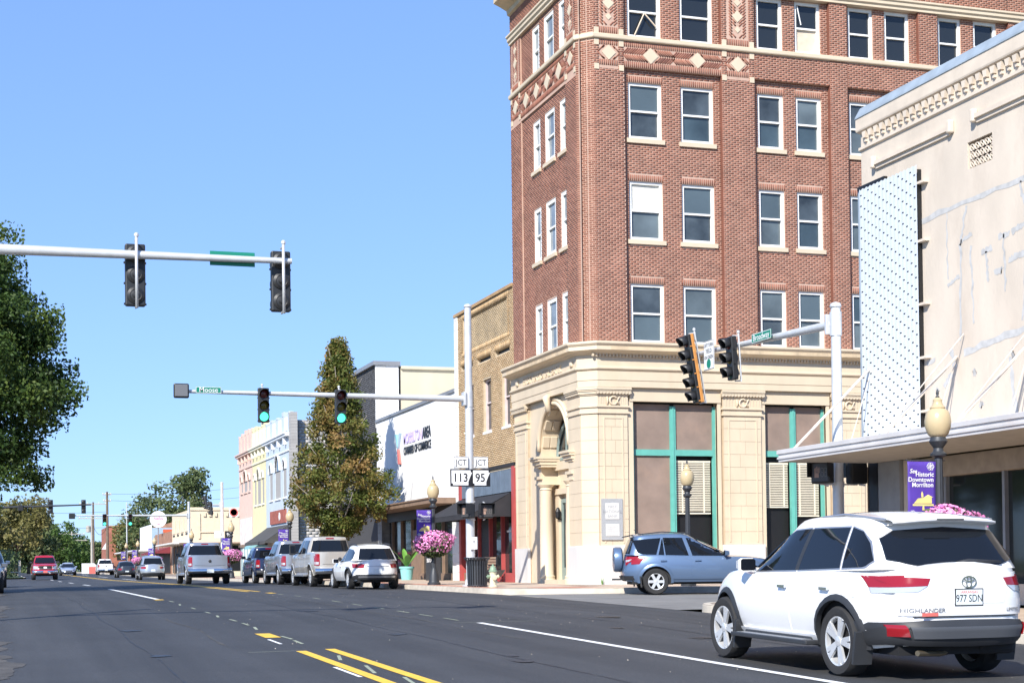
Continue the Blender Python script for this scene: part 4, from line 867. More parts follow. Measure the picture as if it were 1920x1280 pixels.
def ip(P,t):
    if t<=P[0][0]: return P[0][1]
    for (a,za),(b_,zb) in zip(P,P[1:]):
        if t<=b_: return za+(zb-za)*(t-a)/(b_-a)
    return P[-1][1]
def sip(P,t):  # smooth monotone-ish interpolation
    if t<=P[0][0]: return P[0][1]
    for i in range(len(P)-1):
        (a,za),(b_,zb)=P[i],P[i+1]
        if t<=b_:
            ma=(zb-P[i-1][1])/(b_-P[i-1][0]) if i>0 else (zb-za)/(b_-a)
            mb=(P[i+2][1]-za)/(P[i+2][0]-a) if i+2<len(P) else (zb-za)/(b_-a)
            h=b_-a; u=(t-a)/h
            return za*(2*u**3-3*u*u+1)+h*ma*(u**3-2*u*u+u)+zb*(-2*u**3+3*u*u)+h*mb*(u**3-u*u)
    return P[-1][1]
class Car:
    def __init__(s,**k):
        s.__dict__.update(dict(n_f=3.6,n_r=5.5,gn=6.5,facs=[(0,.90),(.14,.955),(.42,1),(.7,.99),(.9,.955),(1,.925)],sill=.30,crown=.05,rc=.06,arch=.06,bed=None,gfac=None)); s.__dict__.update(k)
        s.yR=-s.ro; s.yF=s.wb+s.fo
        s.rear=getattr(s,'rear',[(0,.10),(.25,.0),(.55,.03),(1,.09)]); s.front=getattr(s,'front',[(0,.12),(.3,0),(.7,.05),(1,.22)])
    def zt(s,y): return sip(s.top,y)
    def zlo(s,y):
        z=s.sill
        for yw in (0,s.wb):
            d=abs(y-yw); r=s.wr+s.arch
            if d<r: z=max(z,s.wr+math.sqrt(r*r-d*d))
        if y<-s.wr*1.4: z=max(z,s.sill+min(.1,(-y-s.wr*1.4)*.12))
        return z
    def lv(s,v): 
        r=s.yR+ip(s.rear,v); f=s.yF-ip(s.front,v); return (r+f)/2,(f-r)/2,s.W/2*sip(s.facs,v)
    def gv(s,v):
        g=s.g; y0=g['y0b']+(g['y0t']-g['y0b'])*v; y1=g['y1b']+(g['y1t']-g['y1b'])*v
        hw=g['wb']+(g['wt']-g['wb'])*(v**1.25); return (y0+y1)/2,(y1-y0)/2,hw
    def zr(s,y): return sip(s.g['roof'],y)
    def side(s,y,z):
        zt=s.zt(y)
        if z<=zt+.001:
            v=max(0,min(1,(z-s.sill)/(zt-s.sill))); yc,lh,hw=s.lv(v); q=max(-1,min(1,(y-yc)/lh)); n=s.n_f if q>0 else s.n_r
        else:
            v=max(0,min(1,(z-zt)/max(.05,s.zr(y)-zt))); yc,lh,hw=s.gv(v); q=max(-1,min(1,(y-yc)/lh)); n=s.gn
        return hw*(1-abs(q)**n)**(1/n)
    def end(s,x,z,front=False,gh=None):
        y=s.yF if front else s.yR
        for _ in range(6):
            zt=s.zt(y)
            if gh is False or (gh is None and z<=zt+.001):
                v=max(0,min(1,(z-s.sill)/(zt-s.sill))); yc,lh,hw=s.lv(v); n=s.n_f if front else s.n_r
            else:
                yy=s.g['y1b'] if front else s.g['y0b']; zt=s.zt(yy); zr=s.zr(s.g['y1t'] if front else s.g['y0t'])
                v=max(0,min(1,(z-zt)/(zr-zt))); yc,lh,hw=s.gv(v); n=s.gn
            q=min(1,abs(x)/hw); e=lh*(1-q**n)**(1/n); y=yc+(e if front else -e)
        return y
def _ring(nf,nr,K):
    R_=[]
    for n,sg in ((nr,-1),(nf,1)):
        s0=.5**(1/n); side=[s0*i/(K) for i in range(K+1)]; endt=[s0*(1-i/6) for i in range(1,7)]
        if sg<0: R_.append((n,side,endt))
        else: R_.append((n,side,endt))
    (n1,sd1,e1),(n2,sd2,e2)=R_
    P=[]  # right side from rear centre to front centre, (s,xfrac)
    for t in reversed(e1): P.append((-(1-t**n1)**(1/n1),t))
    for q in reversed(sd1): P.append((-q,(1-q**n1)**(1/n1)))
    for q in sd2[1:]: P.append((q,(1-q**n2)**(1/n2)))
    for t in e2: P.append(((1-t**n2)**(1/n2),t))
    return P
def slab_obj(name,mt,parent,grids,din,smooth=True):
    b=B()
    for g in grids:
        b.grid(g); a,c=len(g),len(g[0]); edge=[g[i][0] for i in range(a)]+g[-1][1:]+[g[i][-1] for i in range(a-2,-1,-1)]+g[0][-2:0:-1]
        inn=[tuple(Vector(p)+Vector(din(p))) for p in edge]; n=len(edge); b.add([tuple(p) for p in edge]+inn,[(i,(i+1)%n,n+(i+1)%n,n+i) for i in range(n)])
    return b.build(name,mt,parent,smooth=smooth,local=True,auto=40)
def res(P,n):
    if len(P)==1: P=P*2
    L=[0]
    for p,q in zip(P,P[1:]): L.append(L[-1]+math.dist(p,q))
    out=[]
    for i in range(n+1):
        t=L[-1]*i/n
        for k in range(len(P)-1):
            if t<=L[k+1]+1e-9:
                u=(t-L[k])/max(1e-9,L[k+1]-L[k]); out.append((P[k][0]+(P[k+1][0]-P[k][0])*u,P[k][1]+(P[k+1][1]-P[k][1])*u)); break
    return out
def spatch(C,name,mt,parent,lo,hi,off=.006,sides=(-1,1),nu=10,nv=5,one=False):
    A,Bq=res(lo,nu),res(hi,nu); made=[]
    for sg in sides:
        g=[[(sg*(C.side(a[0]+(c[0]-a[0])*j/nv,a[1]+(c[1]-a[1])*j/nv)+off),a[0]+(c[0]-a[0])*j/nv,a[1]+(c[1]-a[1])*j/nv) for j in range(nv+1)] for a,c in zip(A,Bq)]
        made.append(slab_obj(name,mt,parent,[g],lambda p:(-.03 if p[0]>0 else .03,0,0)))
    return made
def epatch(C,name,mt,parent,lo,hi,off=.006,front=False,mirror=False,nu=10,nv=5,gh=None):
    made=[]; sgy=1 if front else -1
    for m in ((1,-1) if mirror else (1,)):
        A,Bq=res([(x*m,z) for x,z in lo],nu),res([(x*m,z) for x,z in hi],nu)
        g=[[(x,C.end(x,z,front,gh)+sgy*off,z) for j in range(nv+1) for x,z in [(a[0]+(c[0]-a[0])*j/nv,a[1]+(c[1]-a[1])*j/nv)]] for a,c in zip(A,Bq)]
        made.append(slab_obj(name,mt,parent,[g],lambda p:(0,-sgy*.03,0)))
    return made
_WH={}
def wheel(parent,x,y,r,wd,sg,rimr=None,spokes=5,split=False,mrim=None):
    rimr=rimr or r*.66; key=(r,wd,rimr,spokes,split,mrim and mrim.name)
    if key not in _WH:
        b=B(); h=wd/2; b.lathe([(rimr,-h),(r*.93,-h),(r*.985,-h*.75),(r,-h*.4),(r,h*.4),(r*.985,h*.75),(r*.93,h),(rimr+.02,h),(rimr,h*.9),(rimr,-h)],seg=32,axis='x',caps=False); ty=b
        d=B(); d.lathe([(rimr,h*.9),(rimr*.93,h*.85),(rimr*.9,h*.3),(rimr*.9,-h*.5),(rimr,-h*.9)],seg=32,axis='x',caps=False)
        for k in range(spokes):
            for o in ((-.16,.16) if split else (0,)):
                a=2*PI*k/spokes; a2=a+o; p0=Vector((h*.72,math.cos(a)*rimr*.12,math.sin(a)*rimr*.12)); p1=Vector((h*.8,math.cos(a2)*rimr*.95,math.sin(a2)*rimr*.95)); t=(p1-p0); wv=Vector((0,-math.sin(a2),math.cos(a2)))*rimr*(.10 if split else .17)
                d.obox((p0+p1)/2,t/2,wv,Vector((h*.12,0,0)))
        d.lathe([(.01,h*.55),(rimr*.22,h*.6),(rimr*.2,h*.9),(.01,h*.95)],seg=14,axis='x')
        k=B(); k.lathe([(.01,-h*.4),(rimr*.9,-h*.4),(rimr*.9,-h*.2),(.01,-h*.2)],seg=24,axis='x')
        _WH[key]=(ty,d,k)
    ty,d,k=_WH[key]
    w_=k.build('wheel',m_rimd,parent,local=True); w_.location=(x,y,r); w_.rotation_euler=(0,0,0 if sg>0 else PI)
    ty.build('tyre',m_tyre,w_,smooth=True,local=True,auto=35); d.build('rim',mrim or m_rim,w_,smooth=True,local=True,auto=35)
def make_car(name,label,loc,rotz,C,pt,group=None,K=36,lod=0,pitch=0):
    t=thing(name,label,C.cat,loc,group=group,rot=(pitch,0,rotz))
    P=_ring(C.n_f,C.n_r,K if lod==0 else 18); vs=[0,.08,.2,.35,.5,.65,.78,.88,.95,1]
    b=B(); rows=[]
    for v in vs:
        yc,lh,hw=C.lv(v); row=[]
        full=[(s,x) for s,x in P]+[(s,-x) for s,x in reversed(P[1:-1])]
        for s,x in full:
            y=yc+s*lh; zl=C.zlo(y); z=zl+v*(C.zt(y)-zl); vz=max(v,min(1,(z-C.sill)/(C.zt(y)-C.sill))); row.append((x*C.W/2*sip(C.facs,vz),y,z))
        rows.append(row)
    b.grid(rows,closed=True)
    # top: hood and shoulder surface
    n=len(P); yc,lh,hw=C.lv(1); cols=[]
    for i,(s,x) in enumerate(P):
        y=yc+s*lh; z=C.zt(y); w_=x*hw; cr=C.crown if (C.bed is None or y>C.bed) else 0
        dz=0 if (C.bed is None or y>C.bed-.02) else -.42
        cols.append([(w_*q,y,z+cr*(1-q*q)*min(1,w_/.4)+(dz if abs(q)<.93 else 0)) for q in (1,.92,.6,.25,-.25,-.6,-.92,-1)])
    b.grid(cols)
    b.build('body',pt,t,smooth=True,local=True,auto=38)
    # greenhouse
    PG=_ring(C.gn,C.gn,10); b=B(); rows=[]; cap=[]
    for v in (0,.15,.35,.6,.8,.92,.98,1):
        yc,lh,hw=C.gv(v); rr=1-.0*(v); row=[]
        sh=1 if v<.95 else (.985 if v<1 else .95)
        for s,x in PG+[(s,-x) for s,x in reversed(PG[1:-1])]:
            y=yc+s*lh*sh; z0=C.zt(y); z=z0+v*(C.zr(y)-z0)-(.012 if v==1 else 0)+(.012 if v>=1 else 0); row.append((x*hw*sh,y,z))
        rows.append(row)
    b.grid(rows,closed=True); yc,lh,hw=C.gv(1)
    b.grid([[(x*hw*.95*q,yc+s*lh*.95,C.zr(yc+s*lh*.95)+C.rc*(1-q*q)*min(1,x*1.5)) for q in (1,.8,.4,0,-.4,-.8,-1)] for s,x in PG])
    b.build('cabin',pt,t,smooth=True,local=True,auto=38)
    # underside and wheel wells
    b=B(); b.box(-C.W*.36,C.yR+.25,C.sill-.06,C.W*.36,C.yF-.3,C.sill+.35)
    for yw in (0,C.wb):
        ya,yb_=yw-C.wr-(.11 if yw else .05),yw+C.wr+(.05 if yw else .11); xs=[min(C.W*.462,C.side(q,z_)-.03) for q in (ya,yb_) for z_ in (C.sill+.1,C.wr*2)]; xa,xb=min(xs[:2]),min(xs[2:]); z0_,z1_=C.wr*.75,C.wr*2+.12
        b.add([(-xa,ya,z0_),(xa,ya,z0_),(xb,yb_,z0_),(-xb,yb_,z0_),(-xa,ya,z1_),(xa,ya,z1_),(xb,yb_,z1_),(-xb,yb_,z1_)],[(0,3,2,1),(4,5,6,7),(0,1,5,4),(1,2,6,5),(2,3,7,6),(3,0,4,7)])
    b.build('underbody',m_under,t,local=True)
    for yw in (0,C.wb):
        for sg in (-1,1): wheel(t,sg*(C.W/2-C.tw/2-.025),yw,C.wr,C.tw,sg,getattr(C,'rimr',None),getattr(C,'spokes',5),getattr(C,'split',False),getattr(C,'mrim',None))
    lip=getattr(C,'lip',None)
    if lip:
        for yw in (0,C.wb):
            for sg in (-1,1):
                g=[]
                for i in range(17):
                    a=-.25+(PI+.5)*i/16; ro_,ri=C.wr+C.arch+lip,C.wr+C.arch-.012; row=[]
                    for rr in (ri,(ri+ro_)/2,ro_):
                        y,z=yw+rr*math.cos(a),max(C.sill-.02,C.wr+rr*math.sin(a)); row.append((sg*(C.side(y,max(z,C.sill+.03))+(.022 if rr<ro_ else .004)),y,z))
                    g.append(row)
                slab_obj('wheel_arch_trim',C.lipm,t,[g],lambda p:(-.06 if p[0]>0 else .06,0,0))
    return t
def glass(C,t,wins,off=.006,m=None,trim=None):
    for lo,hi in wins:
        if trim:
            def grow(p,cx,cz,e): return (p[0]+(e if p[0]>cx else -e),p[1]+(e if p[1]>cz else -e))
            al=lo+hi; cx=sum(p[0] for p in al)/len(al); cz=sum(p[1] for p in al)/len(al)
            spatch(C,'window_trim',trim,t,[grow(p,cx,cz,.016) for p in lo],[grow(p,cx,cz,.016) for p in hi],off=off-.003)
        spatch(C,'side_window',m or m_cglass,t,lo,hi,off=off)
def mirrors(C,t,y,z,m,x0=None,tow=False):
    for sg in (-1,1):
        x=C.side(y,z) if x0 is None else x0; b=B()
        if tow: b.box(sg*(x+.12),y-.06,z-.08,sg*(x+.36),y+.06,z+.34); b.box(sg*(x-.02),y-.03,z,sg*(x+.14),y+.03,z+.05)
        else: xm=sg*(x+.17); b.add([(xm+sx*.105,y-.055,z+.06+sz*.078) for sx,sz in ((-1,-.75),(-.75,-1),(.75,-1),(1,-.75),(1,.75),(.75,1),(-.75,1),(-1,.75))]+[(xm+sx*.075,y+.07,z+.06+sz*.055) for sx,sz in ((-1,-.75),(-.75,-1),(.75,-1),(1,-.75),(1,.75),(.75,1),(-.75,1),(-1,.75))],[tuple(range(8)),tuple(range(15,7,-1))]+[(i,8+i,8+(i+1)%8,(i+1)%8) for i in range(8)]); b.box(sg*(x-.05),y-.03,z-.03,sg*(x+.09),y+.02,z+.02)
        o=b.build('wing_mirror',m,t,local=True,bevel=.02 if tow else 0,smooth=False)
        b=B(); xx=sg*(x+.24 if tow else x+.16); b.add([(xx-sg*.01+sx*.096,y-.058,z+.06+sz*.069) for sx,sz in ((-1,-.75),(-.75,-1),(.75,-1),(1,-.75),(1,.75),(.75,1),(-.75,1),(-1,.75))],[tuple(range(8))]) if not tow else b.box(xx-.09,y-.07,z,xx+.09,y-.062,z+.3); b.build('mirror_glass',m_cglass,o,local=True)
def doors(C,t,pt,spans,handle_z,hm=None,zlo=.42):
    for a,c in spans:
        zt=lambda y:C.zt(y)-.035
        for o,sg in zip(spatch(C,'door',pt,t,[(q,max(zlo,C.zlo(q)+.045)) for q in frange(a,c,16)],[(a,zt(a)),((a+c)/2,zt((a+c)/2)),(c,zt(c))],off=.004,nu=20,nv=8),(-1,1)):
            b=B(); y=a+.16; x=C.side(y,handle_z); b.obox((sg*(x+.035),y,handle_z),(.012,0,0),(0,.085,0),(0,0,.016)); b.obox((sg*(x+.01),y-.07,handle_z),(.025,0,0),(0,.01,0),(0,0,.012)); b.obox((sg*(x+.01),y+.07,handle_z),(.025,0,0),(0,.01,0),(0,0,.012)); b.build('handle',hm or pt,o,local=True)
def plate(C,t,z,txt,m=None,front=False,w_=.155,h=.077,top=''):
    y=C.end(0,z,front)+(.012 if front else -.012); sg=1 if front else -1
    if txt: b=B(); b.box(-w_-.012,y+.004,z-h-.012,w_+.012,y+sg*.004,z+h+.012); b.build('plate_frame',m_clad,t,local=True)
    b=B(); b.box(-w_,y,z-h,w_,y+sg*.008,z+h); o=b.build('number_plate',m or m_plate,t,local=True)
    if txt:
        b=B(); add_text(b,txt,(0,y+sg*.009,z-.015),(-sg if front else 1,0,0),(0,0,1),(0,sg,0),.105,.001,sx=.8); b.build('plate_characters',m_blk,o,local=True)
        b=B(); add_text(b,top,(0,y+sg*.009,z+.052),(1,0,0),(0,0,1),(0,sg,0),.04,.001); b.build('plate_heading',m_coral,o,local=True)
    return o
def surf_text(b,C,txt,x,z,size,sx,off):
    vs,fs=text_bm(txt,size,.003); b.add([(x+a*sx,C.end(x+a*sx,z+c,gh=False)-off-d,z+c) for a,c,d in vs],fs)
# ---- the white SUV in the near lane
wht=paint('white',(.78,.78,.77),rough=.3)
C=Car(cat='car',W=1.92,wb=2.79,fo=.96,ro=1.08,wr=.378,tw=.235,sill=.33,arch=.07,lip=.055,lipm=m_clad,split=True,spokes=5,rimr=.265,n_r=4.6,n_f=3.2,
  top=[(-1.2,1.17),(-.9,1.155),(0,1.12),(1.2,1.075),(2.15,1.045),(2.5,1.08),(2.95,1.035),(3.4,.94),(3.62,.83),(3.8,.75)],
  g=dict(y0b=-.87,y0t=-.50,y1b=2.44,y1t=1.42,wb=.885,wt=.665,roof=[(-1.1,1.56),(-.85,1.60),(-.5,1.655),(-.1,1.69),(.5,1.705),(1.1,1.69),(1.45,1.65),(1.8,1.55),(2.45,1.36)]),
  rear=[(0,.12),(.12,.03),(.28,.0),(.34,.06),(.6,.05),(.8,.06),(1,.1)],crown=.07)
gz1=road_z(9.46,15); pit=math.atan2(road_z(9.6,18)-gz1,2.8)
t=make_car('white_suv','large white sport utility vehicle in the near lane, seen from behind','x',0,C,wht) if False else make_car('white_suv','large white sport utility vehicle in the near lane, seen from behind',(9.42,15.0,gz1),0,C,wht,K=60,pitch=pit)
zb=lambda y,e=.035:C.zt(y)+e
glass(C,t,[([(1.0,zb(1.0)),(2.14,zb(2.14,.04))],[(.9,1.575),(1.3,1.555),(1.62,1.43),(2.1,1.15)]),([(.03,zb(.03)),(.94,zb(.94))],[(.06,1.585),(.84,1.575)]),([(-.55,zb(-.55,.1)),(-.44,zb(-.44)),(-.03,zb(-.03))],[(-.40,1.42),(-.22,1.54),(0.0,1.585)])],trim=m_silv)
spatch(C,'door_pillar',m_clad,t,[(.93,zb(.93)),(1.01,zb(1.01))],[(.83,1.575),(.91,1.57)],off=.007)
doors(C,t,wht,[(1.02,2.2),(.06,1.0)],.93,m_chrome)
spatch(C,'rocker_panel',wht,t,[(.47,.35),(2.34,.35)],[(.47,.42),(2.34,.42)],off=.02)
epatch(C,'rear_window',m_cglass,t,[(-.74,1.255),(-.5,1.19),(0,1.165),(.5,1.19),(.74,1.255)],[(-.70,1.47),(-.58,1.55),(0,1.585),(.58,1.55),(.70,1.47)],off=.012,gh=True,nu=20)
b=B(); b.grid([[(x,C.end(x,1.60,gh=True)-dy,zz-.03*(x/.6)**2) for dy,zz in ((-.2,1.692),(.08,1.690),(.17,1.672),(.165,1.648),(-.05,1.62))] for x in frange(-.62,.62,14)]); b.build('roof_spoiler',wht,t,smooth=True,local=True)
b=B(); b.box(-.16,C.end(0,1.6,gh=True)-.18,1.652,.16,C.end(0,1.6,gh=True)-.165,1.668); b.build('brake_light',m_clad,t,local=True)
epatch(C,'tailgate',wht,t,[(-.72,.68),(.72,.68)],[(-.76,1.12),(-.4,1.09),(0,1.075),(.4,1.09),(.76,1.12)],off=.012,nu=24,gh=False)
epatch(C,'plate_recess',pm('paint_white_shaded',(.7,.7,.7),.35),t,[(-.42,.80),(.42,.80)],[(-.48,.955),(.48,.955)],off=.014,nu=12)  # greyer white puts the shade of a plate recess into a flat patch
epatch(C,'tail_light',m_rlens,t,[(.47,.985),(.86,.965)],[(.43,1.06),(.86,1.085)],off=.02,mirror=True)
epatch(C,'reversing_light',m_clens,t,[(.56,.925),(.86,.905)],[(.47,.983),(.86,.963)],off=.02,mirror=True)
spatch(C,'tail_light',m_rlens,t,[(-.98,.95),(-.62,1.045)],[(-.98,1.095),(-.58,1.08)],off=.012)
epatch(C,'rear_bumper',m_clad,t,[(-.86,.38),(0,.36),(.86,.38)],[(-.93,.60),(-.5,.635),(0,.64),(.5,.635),(.93,.60)],off=.03,nu=26)
spatch(C,'rear_bumper',m_clad,t,[(-1.0,.40),(-.47,.36)],[(-1.0,.60),(-.8,.575),(-.45,.50)],off=.03)
epatch(C,'bumper_lip',pm('grey_black_plastic',(.07,.075,.085),.45),t,[(-.62,.45),(.62,.45)],[(-.66,.57),(.66,.57)],off=.045,nu=20)
epatch(C,'rear_reflector',m_rlens,t,[(.66,.47),(.8,.47)],[(.7,.59),(.82,.59)],off=.07,mirror=True,nu=4)
epatch(C,'tailgate_gap',m_clad,t,[(-.6,.665),(.6,.665)],[(-.6,.674),(.6,.674)],off=.016)
plate(C,t,.865,'977 SDN',top='ARKANSAS')
yb=C.end(0,1.02)-.022; b=B()
for rx,rz,oz in ((.085,.058,0),(.03,.056,0),(.06,.022,.03)): b.tube([(rx*math.cos(a*PI/10),yb-.004,1.02+oz+rz*math.sin(a*PI/10)) for a in range(21)],.008,5)
b.build('emblem',m_chrome,t,local=True)
b=B(); surf_text(b,C,'HIGHLANDER',-.50,.735,.062,1.15,.018); b.build('badge_lettering',m_silv,t,local=True)
b=B(); surf_text(b,C,'LIMITED',.55,.735,.045,1.15,.018); b.build('badge_lettering',m_silv,t,local=True)
b=B(); yq=C.end(-.46,.7)-.04; b.obox((-.46,yq,.695),(.1,.01,0),(0,.002,0),(0,0,.018)); b.build('dealer_badge',m_coral,t,local=True)
b=B(); yw=C.end(.05,1.2,gh=True)-.04; b.tube([(-.02,yw,1.2),(.1,yw-.01,1.235),(.5,yw+.005,1.22)],[.035,.022,.012],6); b.build('rear_wiper',m_clad,t,local=True,smooth=True)
for sg in (-1,1):
    b=B(); b.tube([(sg*.64,-.5,1.66),(sg*.64,.3,1.725),(sg*.635,.8,1.70)],.016,6); b.build('roof_rail',m_silv,t,local=True)
    b=B(); b.obox((sg*.97,1.38,.335),(.09,0,0),(0,.93,0),(0,0,.025)); b.obox((sg*.88,1.38,.36),(.05,0,0),(0,.8,0),(0,0,.03)); o=b.build('running_board',m_clad,t,local=True,bevel=.012); b=B(); b.obox((sg*.98,1.38,.362),(.06,0,0),(0,.8,0),(0,0,.004)); b.build('tread_strip',m_silv,o,local=True)
    for yw_ in (0,2.79):
        b=B(); b.obox((sg*.87,yw_-.43,.33),(.11,0,0),(0,.018,.005),(0,-.03,.17)); b.build('mud_flap',m_clad,t,local=True)
mirrors(C,t,2.1,1.10,wht)
b=B(); b.tube([(.1,-.75,.32),(-.2,-.82,.28),(-.55,-.95,.30)],.03,8); b.build('exhaust_pipe',pm('exhaust_steel',(.25,.2,.13),.4,metal=.8),t,local=True); b=B(); b.box(.25,-.85,.26,.7,-.45,.42); b.build('silencer',m_under,t,local=True,bevel=.05)
epatch(C,'headlight',m_olens,t,[(.62,.80),(.86,.80)],[(.6,.87),(.88,.88)],front=True,mirror=True); spatch(C,'headlight',m_olens,t,[(3.28,.82),(3.42,.82)],[(3.12,.90),(3.36,.90)],off=.012)
epatch(C,'windscreen',m_cglass,t,[(-.72,1.12),(.72,1.12)],[(-.6,1.56),(.6,1.56)],front=True,gh=True)
spatch(C,'fuel_flap',wht,t,[(-.33,.86),(-.15,.86)],[(-.33,1.0),(-.15,1.0)],off=.007,sides=(-1,))
# ---- the blue SUV turning on the cross street (heading +X)
blu=paint('steel_blue',(.125,.195,.32),metal=.45,rough=.32)
C=Car(cat='car',W=1.815,wb=2.66,fo=.86,ro=.88,wr=.36,tw=.225,sill=.34,arch=.075,lip=.07,lipm=blu,rimr=.225,spokes=6,n_r=4.5,
  top=[(-1,1.10),(-.6,1.09),(.5,1.05),(1.6,1.02),(2.0,1.02),(2.6,1.0),(3.1,.92),(3.4,.82),(3.6,.74)],
  g=dict(y0b=-.80,y0t=-.58,y1b=2.25,y1t=.95,wb=.82,wt=.62,roof=[(-.8,1.58),(-.6,1.615),(0,1.66),(.6,1.67),(1.0,1.64),(1.4,1.55),(2.3,1.3)]))
t=make_car('blue_suv','metallic blue sport utility vehicle with rear spare wheel on the cross street','x' and (17.44,41.05,gz(41)-.052),-PI/2-.27,C,blu,K=44)
zb=lambda y,e=.03:C.zt(y)+e
glass(C,t,[([(1.02,zb(1.02)),(2.0,zb(2.0))],[(.86,1.555),(1.05,1.54),(1.5,1.33),(1.93,1.10)]),([(.28,zb(.28)),(.92,zb(.92))],[(.22,1.565),(.76,1.56)]),([(-.5,zb(-.5,.08)),(-.36,zb(-.36)),(.02,zb(.02))],[(-.66+.05,1.50),(-.3,1.53),(.16,1.56)]),([(.08,zb(.08)),(.24,zb(.24))],[(.19,1.53),(.21,1.53)])])
doors(C,t,blu,[(1.0,2.0),(.05,.98)],.93,blu)
epatch(C,'rear_window',m_cglass,t,[(-.62,1.14),(.62,1.14)],[(-.54,1.52),(.54,1.52)],off=.01,gh=True)
spatch(C,'side_rear_glass',m_cglass,t,[(-.79,1.13),(-.71,1.13)],[(-.62,1.54),(-.575,1.54)],off=.008)
epatch(C,'tail_light',m_rlens,t,[(.70,.84),(.80,.84)],[(.68,1.05),(.81,1.05)],off=.012,mirror=True,nu=5); spatch(C,'tail_light',m_rlens,t,[(-.80,.80),(-.74,.86)],[(-.80,1.06),(-.46,1.065)],off=.012); spatch(C,'reversing_light',m_clens,t,[(-.79,.90),(-.72,.92)],[(-.79,.96),(-.64,.98)],off=.016)
b=B(); b.lathe([(.02,-.02),(.3,-.02),(.35,.02),(.355,.16),(.33,.22),(.2,.24),(.02,.245)],(0,C.yR-.02,.98),28,axis='y'); 
b.v=[(x,2*(C.yR-.02)-y+.04,z) for x,y,z in b.v]; b.build('spare_wheel_cover',blu,t,smooth=True,local=True,auto=40)
epatch(C,'rear_bumper',m_clad,t,[(-.8,.40),(.8,.40)],[(-.82,.52),(.82,.52)],off=.03); b=B(); b.box(-.05,-1.12,.40,.05,-.6,.45); b.box(-.35,-.8,.38,.35,-.74,.44); b.build('tow_hitch',m_clad,t,local=True)
for sg in (-1,1):
    b=B(); b.tube([(sg*.6,-.45,1.66),(sg*.6,.2,1.73),(sg*.6,.95,1.68)],.016,6); b.build('roof_rail',m_clad,t,local=True)
    b=B(); b.obox((sg*.82,-.42,.36),(.1,0,0),(0,.012,0),(0,-.02,.15)); b.build('mud_flap',m_clad,t,local=True)
b=B(); b.obox((0,-.68,1.63),(.56,0,0),(0,.09,.02),(0,0,.015)); b.build('roof_spoiler',m_clad,t,local=True); b=B(); b.tube([(.45,-.35,1.66),(.45,-.55,1.8)],.008,5); b.build('antenna',m_clad,t,local=True)
mirrors(C,t,1.95,1.06,blu)
epatch(C,'windscreen',m_cglass,t,[(-.68,1.10),(.68,1.10)],[(-.56,1.52),(.56,1.52)],front=True,gh=True); epatch(C,'headlight',m_clens,t,[(.5,.68),(.8,.68)],[(.5,.82),(.8,.82)],front=True,mirror=True)
spatch(C,'side_moulding',blu,t,[(.42,.42),(2.24,.42)],[(.42,.5),(2.24,.5)],off=.018)
